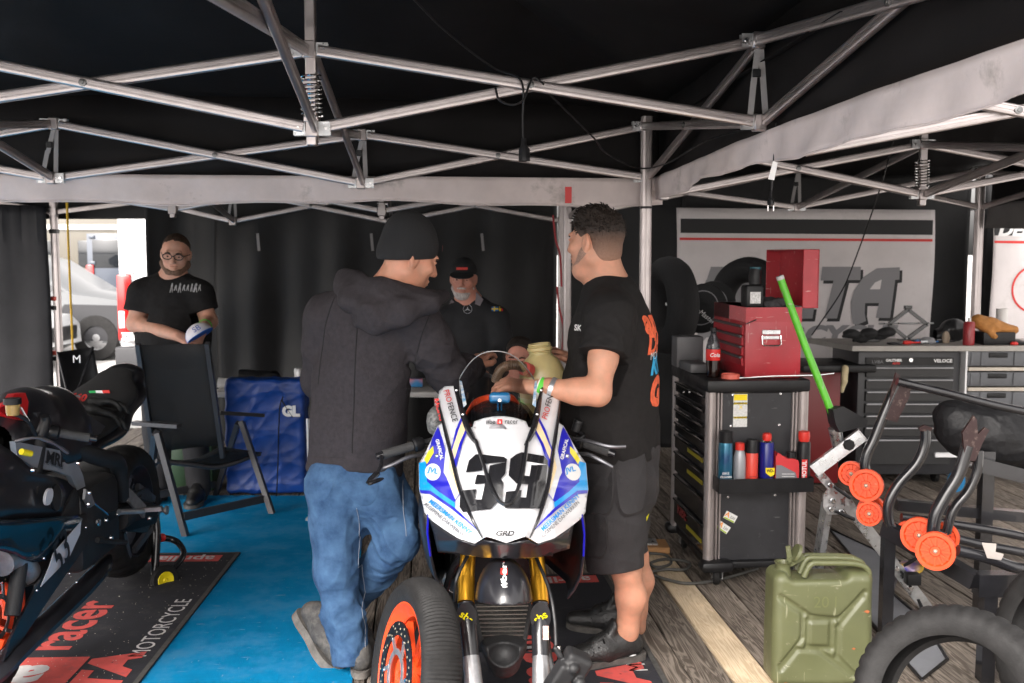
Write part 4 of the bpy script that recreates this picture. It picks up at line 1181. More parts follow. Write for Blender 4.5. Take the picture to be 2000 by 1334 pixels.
def skate_shoe(par, heel, toe, nm='shoe'):
    S = SDF(V((min(heel.x, toe.x) - .12, min(heel.y, toe.y) - .12, -.005)), V((max(heel.x, toe.x) + .12, max(heel.y, toe.y) + .12, .26)), .005)
    d = (toe - heel).normalized()
    shoe(S, heel + V((0, 0, .02)), toe + V((0, 0, .012)), w=.052, h=.085)
    S.cap(heel.lerp(toe, .32) + V((0, 0, .12)), heel.lerp(toe, .55) + V((0, 0, .085)), .026, .036, k=.012)       # tongue
    S.cap(heel.lerp(toe, .30) + V((0, 0, .15)), heel.lerp(toe, .38) + V((0, 0, .12)), .030, .028, k=.008, front=d, flat=.4)
    S.cut((0, 0, .018), (0, 0, -1)); S.build(nm, SHOEB, par)
    sole('sole', SOLEB, heel - d * .03 + V((0, 0, .009)), toe + d * .03 + V((0, 0, .009)), par, w=.058, th=.024)
    for f in (.50, .58, .66):
        q = MB(); c = heel.lerp(toe, f); n = V((-d.y, d.x, 0)); z = .128 - (f - .5) * .22
        q.tube([c - n * .042 + V((0, 0, z - .025)), c + V((0, 0, z)), c + n * .042 + V((0, 0, z - .025))], .004, 6); q.build('lace', BLK, par)
skate_shoe(p2, V((gr(1240, 1308).x, 3.80, 0)), V((gr(1240, 1308).x - .26, 3.72, 0)))
skate_shoe(p2, V((.50, 4.07, 0)), V((.265, 4.13, 0)))
q = MB(); q.lathe([(.041, -.012), (.044, -.012), (.044, .012), (.041, .012)], 20, Matrix.Translation(anN + V((.0, 0, .005))) @ Matrix.Rotation(.1, 4, 'X'), closed=True); q.build('sock', LETW, p2)
# bracelets on the near wrist
wd = (wrL2 - elL2).normalized()
for f, m_, w, r in ((.86, mat('green_band', (.10, .55, .05), .5), .009, .038), (.885, mat('white_band', (.7, .7, .62), .5), .008, .0375), (.70, mat('steel_band', (.45, .47, .5), .35, .8), .008, .042)):
    c = elL2.lerp(wrL2, f); q = MB(); q.lathe([(r, -w), (r + .0025, -w), (r + .0025, w), (r, w)], 22, Matrix.Translation(c) @ frame_z(wd + V((.1, 0, .22))).to_4x4(), closed=True); q.build('wristband', m_, p2)
# print on the back of the shirt, wrapped on to the cloth
TEEO = mat('orange_shirt_print', (.62, .10, .035), .85, var=.3, scale=60); TEEB = mat('blue_shirt_print', (.02, .30, .55), .85); TEEW = mat('white_shirt_print', (.6, .58, .58), .85)
def subdiv(vs, fs, maxlen):
    bm = bmesh.new(); bv = [bm.verts.new(v) for v in vs]
    for f in fs:
        try: bm.faces.new([bv[i] for i in f])
        except ValueError: pass
    bm.normal_update(); bmesh.ops.triangulate(bm, faces=bm.faces, ngon_method='EAR_CLIP')
    for _ in range(6):
        es = [e for e in bm.edges if e.calc_length() > maxlen]
        if not es: break
        bmesh.ops.subdivide_edges(bm, edges=es, cuts=1, use_grid_fill=False); bm.normal_update(); bmesh.ops.triangulate(bm, faces=bm.faces)
    bm.verts.index_update()
    r = [v.co.copy() for v in bm.verts], [[v.index for v in f.verts] for f in bm.faces]; bm.free(); return r
def wrap(vs, fs, M, bv, m, parent, d, lift=.0022, maxlen=.02, name='print'):
    """lay a flat print (frame M) on a surface along d"""
    vs, fs = subdiv(vs, fs, maxlen); d = V(d).normalized(); out = []; ok = []
    for v in vs:
        p = M @ v; h = bv.ray_cast(p - d * .5, d)
        ok.append(h[0] is not None); out.append((h[0] - d * lift) if h[0] is not None else p)
    fs = [f for f in fs if all(ok[i] for i in f)]
    if not fs: return None
    b = MB(); b.v = out; b.f = fs
    return b.build(name, m, parent, angle=60, fix=False)
tb = bvh_of(tee); bd = tf.copy()
bn = (-tf); bright = V((-bn.y, bn.x, 0))          # reading direction on the back
if bright.y < 0: bright = -bright
Mb = lambda px, py: wall_frame(at(px, py, 3.85) - tf * .3, bright)
for body, px, py, sz, m_, kw in (('aprilia', 1264, 625, .125, TEEO, dict(bold=.006)), ('DELTA', 1272, 668, .105, TEEO, dict(bold=.004, shear=.2)), ('MOTORCYCLE', 1268, 690, .04, TEEW, {}), ('KNZA', 1258, 710, .09, TEEB, dict(bold=.004, shear=.35)), ('GRD', 1264, 760, .14, TEEO, dict(bold=.01, shear=.3))):
    vs, fs = textmesh(body, sz, **kw); wrap(vs, fs, Mb(px, py), tb, m_, p2, bd, name='lettering')
vs, fs = textmesh('SK', .03, bold=.001); wrap(vs, fs, wall_frame(at(1118, 645, 3.6), V((.8, -.2, 0))), tb, TEEW, p2, (.25, 1, 0), name='lettering')

# ---------------------------------------------------------------- man with glasses (behind the folding chair)
p3 = thing('person', 'bearded man with glasses and black T-shirt holding a blue and white cap', 'person', V((at(340, 600, 6.3).x, 6.3, 0)), group='people in the tent')
Y3 = 6.3
H3 = head_frame(at(343, 497, Y3), (.16, -.95, -.16), (.10, -.1, 1))
S = SDF((-2.65, 5.75, 0), (-1.7, 6.6, 1.82), .0065)
add_head(S, H3, fat=.008, w=1.06)
nb3 = at(338, 548, Y3 + .02); S.cap(H3 @ V((-.03, 0, -.05)), nb3, .064, .075, k=.03)
pv3 = V((nb3.x - .01, Y3 + .02, .92)); S.chain([nb3, V((nb3.x, Y3, 1.25)), pv3], [.08, .085, .09], k=.05)
sA, eA, wA = at(280, 575, Y3), at(266, 632, Y3 - .04), at(345, 655, Y3 - .26)
sB, eB, wB = at(390, 575, Y3), at(408, 628, Y3 - .02), at(398, 640, Y3 - .24)
S.chain([nb3, sA, eA, wA], [.08, .07, .055, .034], k=.03); S.chain([nb3, sB, eB, wB], [.08, .065, .05, .032], k=.03)
add_hand(S, wA, (.85, -.2, -.35), (.3, .4, -.8), 1, curl=.45); add_hand(S, wB, (-.1, -.5, -.7), (-.8, .1, .1), 1, curl=.5)
for sx_ in (-1, 1): S.chain([pv3, pv3 + V((sx_ * .1, 0, -.05)), pv3 + V((sx_ * .12, 0, -.45)), pv3 + V((sx_ * .13, .03, -.86))], [.12, .1, .06, .045], k=.03)
S.build('body', SK_D, p3); add_eyes(p3, H3, 1.06)
BRN = hairm('short_brown_hair', (.045, .026, .016)); add_brows(p3, H3, BRN)
S = SDF(H3.translation - V((.2, .2, .2)), H3.translation + V((.2, .2, .2)), .006)
S.ell(H3 @ V((-.020, 0, .043)), (.1025, .0845, .088), H3, k=0); S.warp(folds(2, .004, 90, (0, 0, 1), .2)); S.cut(H3 @ V((.060, 0, .085)), H3.to_3x3() @ V((.8, 0, -1)), k=.012); S.build('hair', BRN, p3)
BRD = hairm('brown_beard', (.13, .072, .046))
S = SDF(H3.translation - V((.2, .2, .25)), H3.translation + V((.2, .2, .2)), .006)
for s in (-1, 1): S.cap(H3 @ V((.002, s * .062, -.060)), H3 @ V((.060, s * .022, -.104)), .0335, .034, k=.02)
S.ell(H3 @ V((.072, 0, -.103)), (.024, .032, .024), H3, k=.02)
S.ell(H3 @ V((.098, 0, -.070)), (.02, .024, .011), H3, k=.004, op='sub'); S.build('beard', BRD, p3)
gl = []
for s in (-1, 1):
    q = MB(); lp = [H3 @ V((.107, s * .034 + .026 * math.cos(a_) * 1.05, .002 + .018 * math.sin(a_))) for a_ in [i * PI / 8 for i in range(16)]]
    q.tube(lp, .003, 6, closed=True); q.build('glasses_rim', BLK, p3)
    q = MB(); q.tube([H3 @ V((.107, s * .060, .006)), H3 @ V((.0, s * .088, .006))], .0026, 6); q.build('glasses_arm', BLK, p3)
q = MB(); q.tube([H3 @ V((.108, -.009, .004)), H3 @ V((.111, 0, .007)), H3 @ V((.108, .009, .004))], .0028, 6); q.build('glasses_bridge', BLK, p3)
S = SDF((-2.7, 5.9, .85), (-1.65, 6.6, 1.6), .0075)
for q, w in zip([(338, 572, .15), (337, 600, .225), (338, 660, .225)], [(337, 600, .225), (338, 660, .225), (338, 720, .22)]): S.cap(at(q[0], q[1], Y3 + .02), at(w[0], w[1], Y3 + .02), q[2], w[2], k=.03, front=(0, 1, 0), flat=.68)
S.ell(at(340, 665, Y3 - .04), (.2, .17, .2), k=.08)
S.chain([nb3 - V((0, 0, .03)), sA, sA.lerp(eA, .75)], [.085, .092, .095], k=.04); S.chain([nb3 - V((0, 0, .03)), sB, sB.lerp(eB, .75)], [.085, .086, .085], k=.04)
S.warp(folds(61, .006, 20, (.2, .1, 1), .6))
limb_cut(S, sA.lerp(eA, .62), eA - sA, .14); limb_cut(S, sB.lerp(eB, .62), eB - sB, .12); S.cut((0, 0, .88), (0, 0, -1))
S.cap(nb3 + V((0, -.03, -.02)), nb3 + V((0, -.04, .2)), .062, .07, k=.012, op='sub')
tee3 = S.build('t_shirt', TEE, p3)
tb3 = bvh_of(tee3); PRT = mat('faded_shirt_print', (.30, .29, .29), .85, var=.5, scale=70)
for i in range(8):      # a row of small walking figures
    h_ = random.Random(i).uniform(.016, .032); o_ = at(325 + i * 7.6, 563, 6.1)
    wrap([V((x * random.Random(i + 9).uniform(.007, .013), z * h_, 0)) for x, z in ((-1, -1), (-.4, -1), (0, -.2), (.5, -1), (1, -1), (.5, .1), (.6, .6), (.2, 1), (-.3, .9), (-.6, .3))], [list(range(10))], wall_frame(o_, (1, 0, 0)), tb3, PRT, p3, (0, 1, 0))
S = SDF((-2.65, 5.9, 0), (-1.7, 6.6, .98), .009)
S.cap(pv3 + V((0, 0, .02)), pv3 + V((0, 0, -.06)), .19, .19, front=(0, 1, 0), flat=.72)
for sx_ in (-1, 1): S.chain([pv3 + V((sx_ * .1, 0, -.05)), pv3 + V((sx_ * .12, 0, -.45)), pv3 + V((sx_ * .13, .02, -.84))], [.12, .088, .075], k=.03)
S.cut((0, 0, .95), (0, 0, 1)); S.build('trousers', SHORT, p3)
for sx_ in (-1, 1): skate_shoe(p3, V((pv3.x + sx_ * .13, 6.36, 0)), V((pv3.x + sx_ * .15, 6.12, 0)))
q = MB(); c = eB.lerp(wB, .8); q.lathe([(.041, -.01), (.044, -.01), (.044, .01), (.041, .01)], 18, Matrix.Translation(c) @ frame_z(wB - eB).to_4x4(), closed=True); q.build('wristband', mat('green_band', (.1, .5, .05)), p3)
# the cap he holds
cp = thing('baseball_cap', 'blue and white baseball cap held by the man with glasses', 'cap', at(392, 660, 6.02))
CB = mat('blue_cap_cloth', (.01, .10, .42), .8, bump=.2, bscale=300); CW = mat('white_cap_cloth', (.62, .60, .64), .8, bump=.2, bscale=300)
Cc = at(390, 655, 6.03)
S = SDF(Cc - V((.2, .2, .2)), Cc + V((.2, .2, .2)), .005)
CM = fr(Cc, (.25, -.85, .2), (-.55, .1, .8))
S.ell(Cc, (.095, .085, .075), CM); S.cut(CM @ V((0, 0, -.01)), CM.to_3x3() @ V((0, 0, -1))); S.cut(CM @ V((.012, 0, 0)), CM.to_3x3() @ V((-1, 0, 0))); S.build('front_panel', CW, cp)
S = SDF(Cc - V((.2, .2, .2)), Cc + V((.2, .2, .2)), .005)
S.ell(Cc, (.0955, .0855, .0755), CM); S.cut(CM @ V((0, 0, -.01)), CM.to_3x3() @ V((0, 0, -1))); S.cut(CM @ V((.012, 0, 0)), CM.to_3x3() @ V((1, 0, 0))); S.build('crown', CB, cp)
S = SDF(Cc - V((.25, .25, .25)), Cc + V((.25, .25, .25)), .005)
S.ell(CM @ V((.075, 0, -.012)), (.10, .088, .006), CM); S.cut(CM @ V((.055, 0, 0)), CM.to_3x3() @ V((-1, 0, 0))); S.build('brim', CB, cp)
text('SB', mat('cap_print', (.05, .10, .35), .7), cp, wall_frame(CM @ V((.100, 0, .03)), CM.to_3x3() @ V((0, 1, 0)), CM.to_3x3() @ V((-.3, 0, 1))), .05)

# ---------------------------------------------------------------- older man in the dark cap
p4 = thing('person', 'older white-bearded man in black cap and black jacket with grey collar', 'person', V((at(920, 600, 6.7).x, 6.7, 0)), group='people in the tent')
Y4 = 6.7
H4 = head_frame(at(905, 545, Y4), (-.06, -.99, -.06), (.04, -.04, 1))
S = SDF((-.75, 6.1, 0), (.15, 7.0, 1.70), .0065)
add_head(S, H4, w=1.04)
nb4 = at(915, 590, Y4 + .03); S.cap(H4 @ V((-.03, 0, -.05)), nb4, .06, .072, k=.03)
pv4 = V((nb4.x + .01, Y4 + .02, .88)); S.chain([nb4, V((nb4.x, Y4, 1.15)), pv4], [.08, .085, .09], k=.05)
s4A, e4A, w4A = at(872, 625, Y4), at(862, 690, Y4 - .1), at(905, 728, Y4 - .3)
s4B, e4B, w4B = at(968, 625, Y4), at(985, 690, Y4 - .08), at(945, 728, Y4 - .3)
for a_, b_, c_, sd in ((s4A, e4A, w4A, 1), (s4B, e4B, w4B, -1)):
    S.chain([nb4, a_, b_, c_], [.08, .07, .05, .03], k=.03); add_hand(S, c_, (0, -1, -.2), (0, .1, -1), sd, curl=.4)
for sx_ in (-1, 1): S.chain([pv4, pv4 + V((sx_ * .1, 0, -.05)), pv4 + V((sx_ * .12, 0, -.43)), pv4 + V((sx_ * .13, .03, -.82))], [.12, .1, .06, .045], k=.03)
S.build('body', SK_C, p4); add_eyes(p4, H4, 1.04)
GRY = hairm('white_hair', (.42, .38, .36)); add_brows(p4, H4, GRY)
S = SDF(H4.translation - V((.2, .2, .2)), H4.translation + V((.2, .2, .2)), .006)
for s in (-1, 1): S.cap(H4 @ V((.010, s * .060, -.062)), H4 @ V((.060, s * .022, -.106)), .020, .028, k=.02)
S.ell(H4 @ V((.074, 0, -.106)), (.026, .032, .028), H4, k=.02); S.ell(H4 @ V((.091, 0, -.055)), (.013, .034, .008), H4, k=.012)
S.ell(H4 @ V((.098, 0, -.070)), (.02, .022, .009), H4, k=.004, op='sub'); S.build('beard', GRY, p4)
S = SDF(H4.translation - V((.25, .3, .2)), H4.translation + V((.25, .25, .2)), .006)
S.ell(H4 @ V((-.014, 0, .048)), (.112, .090, .098), H4, k=0); S.cut(H4 @ V((0, 0, .034)), H4.to_3x3() @ V((.1, 0, -1)))
S.ell(H4 @ V((.115, 0, .036)), (.075, .082, .010), H4 @ Matrix.Rotation(.25, 4, 'Y'), k=.004); S.build('cap', BEAN, p4)
rect(.075, .018, wall_frame(H4 @ V((.104, 0, .078)), (1, 0, 0), (0, .45, 1)), mat('red_cap_badge', (.5, .05, .04), .7), p4)
JACK = mat('black_softshell', (.008, .008, .010), .8, var=.2, scale=20, bump=.2, bscale=300)
S = SDF((-.8, 6.2, .75), (.2, 7.1, 1.52), .0075)
for q, w in zip([(918, 612, .14), (918, 640, .20), (920, 700, .215)], [(918, 640, .20), (920, 700, .215), (922, 760, .215)]): S.cap(at(q[0], q[1], Y4 + .02), at(w[0], w[1], Y4 + .02), q[2], w[2], k=.03, front=(0, 1, 0), flat=.7)
for a_, b_, c_ in ((s4A, e4A, w4A), (s4B, e4B, w4B)): S.chain([nb4 - V((0, 0, .04)), a_, b_, b_.lerp(c_, .85)], [.08, .092, .078, .055], k=.04)
S.warp(folds(71, .006, 22, (.2, .1, 1), .5)); S.cap(nb4 + V((-.01, -.05, -.09)), nb4 + V((-.005, -.04, .15)), .045, .07, k=.012, op='sub'); S.cut((0, 0, .78), (0, 0, -1))
jk = S.build('jacket', JACK, p4)
COLL = mat('grey_collar_cloth', (.15, .13, .14), .85)
for s, px in ((-1, ((882, 585), (868, 610), (886, 622), (898, 598))), (1, ((930, 570), (944, 585), (930, 612), (916, 600)))):
    q = MB(); pts = [at(x, y, Y4 - .07 + (.05 if i in (0,) else 0)) for i, (x, y) in enumerate(px)]; q.loft([pts, [p + V((0, .03, 0)) for p in pts]]); q.build('collar', COLL, p4)
q = MB(); S = SDF(nb4 - V((.15, .2, .2)), nb4 + V((.15, .15, .1)), .006); S.cap(nb4 + V((-.01, -.05, -.10)), nb4 + V((-.003, -.03, .01)), .036, .066, k=0); S.cut(nb4 + V((0, -.02, .0)), (0, -.55, 1)); S.build('shirt', mat('teal_polo', (.0, .16, .16), .8), p4)
jb4 = bvh_of(jk)
ringv, ringf = [], []
q = MB(); q.lathe([(.027, 0), (.031, 0), (.031, .001), (.027, .001)], 20); ringv, ringf = q.v, q.f
SLV = mat('silver_embroidery', (.45, .45, .47), .6)
wrap(ringv, ringf, wall_frame(at(909, 609, 6.3), (1, 0, 0)), jb4, SLV, p4, (0, 1, 0), name='emblem')
for k_ in range(3):
    an = PI / 2 + k_ * 2 * PI / 3; dx, dz = math.cos(an), math.sin(an)
    wrap([V((-dz * .004, dx * .004, 0)), V((dz * .004, -dx * .004, 0)), V((dx * .028, dz * .028, 0))], [[0, 1, 2]], wall_frame(at(909, 609, 6.3), (1, 0, 0)), jb4, SLV, p4, (0, 1, 0), name='emblem')
rc = lambda x0, y0, x1, y1: ([V((x0, y0, 0)), V((x1, y0, 0)), V((x1, y1, 0)), V((x0, y1, 0))], [[0, 1, 2, 3]])
FBL = mat('flag_blue', (.01, .12, .40), .7); FYE = mat('flag_yellow', (.75, .55, .01), .7); FRD = mat('flag_red', (.6, .03, .03), .7)
Mf = wall_frame(at(965, 609, 6.3), (1, 0, 0))
for r_, m_ in (((-.022, -.014, .022, .014), FBL), ((-.008, -.0145, 0, .0145), FYE), ((-.0225, -.004, .0225, .004), FYE), ((.028, -.014, .040, .014), FYE), ((.040, -.014, .052, .014), FRD)):
    wrap(*rc(*r_), Mf, jb4, m_, p4, (0, 1, 0), lift=.0022 if m_ is FBL else .003, name='flag_patch')
S = SDF((-.75, 6.3, 0), (.15, 7.0, .95), .009)
S.cap(pv4 + V((0, 0, .02)), pv4 + V((0, 0, -.06)), .18, .18, front=(0, 1, 0), flat=.72)
for sx_ in (-1, 1): S.chain([pv4 + V((sx_ * .1, 0, -.05)), pv4 + V((sx_ * .12, 0, -.43)), pv4 + V((sx_ * .13, .02, -.80))], [.115, .085, .075], k=.03)
S.build('trousers', SHORT, p4)
for sx_ in (-1, 1): skate_shoe(p4, V((pv4.x + sx_ * .13, 6.78, 0)), V((pv4.x + sx_ * .15, 6.54, 0)))

# ---------------------------------------------------------------- man seated low, mostly hidden by the canister
p5 = thing('person', 'dark-haired man sitting low behind the yellowed canister, only his face showing', 'person', V((at(1018, 700, 6.1).x, 6.1, 0)), group='people in the tent')
Y5 = 6.1
H5 = head_frame(at(1015, 700, Y5), (-.2, -.97, -.1), (0, -.05, 1))
S = SDF((-.35, 5.4, 0), (.45, 6.5, 1.14), .0065)
add_head(S, H5); nb5 = H5 @ V((-.03, 0, -.17)); S.cap(H5 @ V((-.03, 0, -.05)), nb5, .06, .07, k=.03)
pv5 = V((nb5.x, Y5 + .1, .48)); S.chain([nb5, nb5.lerp(pv5, .4), pv5], [.08, .085, .09], k=.05)
for sx_ in (-1, 1):
    sh = nb5 + V((sx_ * .19, .02, -.05)); el = sh + V((sx_ * .05, -.05, -.26)); wr = el + V((-sx_ * .08, -.2, -.03))
    S.chain([nb5, sh, el, wr], [.07, .06, .045, .03], k=.03); add_hand(S, wr, (-sx_ * .3, -1, -.2), (0, 0, -1), sx_, curl=.4)
    S.chain([pv5, pv5 + V((sx_ * .1, -.02, 0)), pv5 + V((sx_ * .14, -.44, .01)), pv5 + V((sx_ * .14, -.42, -.42))], [.12, .09, .06, .045], k=.03)
S.build('body', SK_C, p5); add_eyes(p5, H5); add_brows(p5, H5, HAIR2)
S = SDF(H5.translation - V((.2, .2, .2)), H5.translation + V((.2, .2, .2)), .006)
S.ell(H5 @ V((-.016, 0, .046)), (.110, .086, .092), H5, k=0); S.warp(folds(81, .008, 60, (1, 0, .3), .2)); S.cut(H5 @ V((.045, 0, .055)), H5.to_3x3() @ V((1, 0, -.6)), k=.01); S.build('hair', HAIR2, p5)
S = SDF((-.4, 5.5, .3), (.5, 6.55, .95), .009)
S.chain([nb5 - V((0, 0, .08)), nb5.lerp(pv5, .4), pv5], [.13, .19, .18], k=.04, front=(0, 1, 0), flat=.7)
for sx_ in (-1, 1):
    sh = nb5 + V((sx_ * .19, .02, -.05)); el = sh + V((sx_ * .05, -.05, -.26)); S.chain([nb5 - V((0, 0, .06)), sh, el], [.07, .08, .065], k=.03)
S.cut((0, 0, .36), (0, 0, -1)); S.build('jumper', JACK, p5)
S = SDF((-.4, 5.4, .02), (.5, 6.4, .7), .009)
for sx_ in (-1, 1): S.chain([pv5, pv5 + V((sx_ * .1, -.02, 0)), pv5 + V((sx_ * .14, -.44, .01)), pv5 + V((sx_ * .14, -.42, -.42))], [.15, .11, .08, .07], k=.03)
S.build('trousers', SHORT, p5)
for sx_ in (-1, 1): skate_shoe(p5, V((pv5.x + sx_ * .14, pv5.y - .38, 0)), V((pv5.x + sx_ * .15, pv5.y - .62, 0)))
st_ = thing('folding_stool', 'low black folding stool under the seated man', 'stool', (pv5.x, pv5.y + .05, 0))
q = MB(); q.box((pv5.x, pv5.y + .05, .325), (.40, .34, .03), bevel=.01); q.build('seat', BLK, st_)
for sx_ in (-1, 1):
    for sy_ in (-1, 1):
        q = MB(); q.cyl((pv5.x + sx_ * .17, pv5.y + .05 + sy_ * .13, .31), (pv5.x + sx_ * .19, pv5.y + .05 - sy_ * .15, 0), .011, n=8); q.build('leg', STEEL, st_)
# ================================================================== motorcycles
BK = mat('satin_black_fairing', (.013, .013, .016), .32, coat=.35, var=.3, scale=6, dust=(.10, .10, .10), dscale=60, dlo=.70, dhi=.80)
BKM = mat('matt_black', (.012, .012, .013), .6, var=.25, scale=20, bump=.15, bscale=200)
GOLD = mat('gold_anodised', (.85, .43, .035), .28, .9, var=.1)
CAST = mat('cast_alloy', (.42, .42, .43), .42, .85, var=.2, scale=30)
FRAME = mat('brushed_frame_alloy', (.22, .23, .25), .38, .8, var=.2, scale=12, stretch=(1, 6, 1))
CHAIN = mat('oily_chain', (.09, .085, .08), .4, .8, var=.4, scale=60)
SEATM = mat('foam_seat', (.010, .010, .011), .95, bump=.5, bscale=500)

def tyre_mesh(q, M, Ro=.300, Rr=.213, w=.062, n=150, groove=.0045, every=3, inner=True):
    """tyre about local Z, centred on the origin"""
    prof_ = [(Rr + .004, -w * .78), (Rr + .012, -w * .86), (Rr + (Ro - Rr) * .45, -w * 1.0), (Rr + (Ro - Rr) * .68, -w * .93), (Rr + (Ro - Rr) * .86, -w * .68), (Rr + (Ro - Rr) * .965, -w * .36), (Ro, 0)]
    prof_ = prof_ + [(r, -z) for r, z in prof_[-2::-1]]
    if inner: prof_ = prof_ + [(Rr + .016, w * .62), (Rr + (Ro - Rr) * .5, w * .85), (Rr + (Ro - Rr) * .85, w * .45), (Ro - .014, 0), (Rr + (Ro - Rr) * .85, -w * .45), (Rr + (Ro - Rr) * .5, -w * .85), (Rr + .016, -w * .62)]
    k = len(prof_); vs = []; fs = []
    for j in range(n):
        a_ = 2 * PI * j / n
        for i, (r, z) in enumerate(prof_):
            rr = r - (groove if (j % every == 0 and 3 <= i <= 9) else 0)
            vs.append((rr * math.cos(a_), rr * math.sin(a_), z))
    for j in range(n):
        j2 = (j + 1) % n
        for i in range(k): fs.append([j * k + i, j2 * k + i, j2 * k + (i + 1) % k, j * k + (i + 1) % k])
    q.add(vs, fs, M)
def add_wheel(parent, M, rim, Ro=.300, w=.062, disc=True, every=3, groove=.0045, spokes=5, both=False, n=150):
    q = MB(); tyre_mesh(q, M, Ro=Ro, w=w, every=every, groove=groove, n=n); q.build('tyre', RUB, parent, angle=50)
    q = MB(); wr = w * .80
    q.lathe([(.214, -wr), (.222, -wr), (.222, -wr + .008), (.205, -wr * .7), (.185, -wr * .35), (.183, wr * .35), (.205, wr * .7), (.222, wr - .008), (.222, wr), (.214, wr), (.198, wr * .62), (.176, wr * .3), (.176, -wr * .3), (.198, -wr * .62)], 60, M, closed=True)
    rm_ = q.build('rim', rim, parent)
    for i in range(spokes):
        for s_ in (-.13, .13):
            a0 = 2 * PI * i / spokes; q = MB(); p0 = V((.045 * math.cos(a0 + s_ * 1.8), .045 * math.sin(a0 + s_ * 1.8), 0)); p1 = V((.188 * math.cos(a0 + s_), .188 * math.sin(a0 + s_), 0))
            q.bar(p0, p1, .024, .018, up=(0, 0, 1)); q.v = [M @ p for p in q.v]; q.build('spoke', rim, rm_)
    q = MB(); q.lathe([(.013, -.045), (.05, -.045), (.055, -.02), (.055, .02), (.05, .045), (.013, .045)], 28, M, closed=True); q.build('hub', rim, parent)
    for sd in ((1, -1) if both else (1,)):
        if not disc: break
        D = M @ Matrix.Translation((0, 0, sd * (wr + .010)))
        q = MB(); q.lathe([(.118, -.0025), (.160, -.0025), (.160, .0025), (.118, .0025)], 56, D, closed=True); d_ = q.build('brake_disc', mat('dark_disc_steel', (.05, .05, .052), .38, .9, var=.3, scale=50), parent)
        for i in range(48):
            a_ = 2 * PI * i / 48; r = (.127, .139, .151)[i % 3]; q = MB()
            q.lathe([(0, .0032), (.0036, .0032), (.0036, -.0032), (0, -.0032)], 8, D @ Matrix.Translation((r * math.cos(a_), r * math.sin(a_), 0))); q.build('drilled_hole', mat('hole_tan', (.30, .25, .17), .6), d_)
        q = MB(); q.lathe([(.06, -.002), (.078, -.002), (.078, .002), (.06, .002)], 40, D, closed=True)
        for i in range(6):
            a_ = 2 * PI * i / 6; q.bar(D @ V((.07 * math.cos(a_), .07 * math.sin(a_), 0)), D @ V((.119 * math.cos(a_ + .25), .119 * math.sin(a_ + .25), 0)), .013, .006, up=D.to_3x3() @ V((0, 0, 1)))
        q.build('disc_carrier', CAST, d_)
        for i in range(6):
            a_ = 2 * PI * i / 6 + .25; q = MB(); q.lathe([(0, .005), (.007, .005), (.007, -.004), (0, -.004)], 10, D @ Matrix.Translation((.117 * math.cos(a_), .117 * math.sin(a_), 0))); q.build('rivet', CHROME, d_)

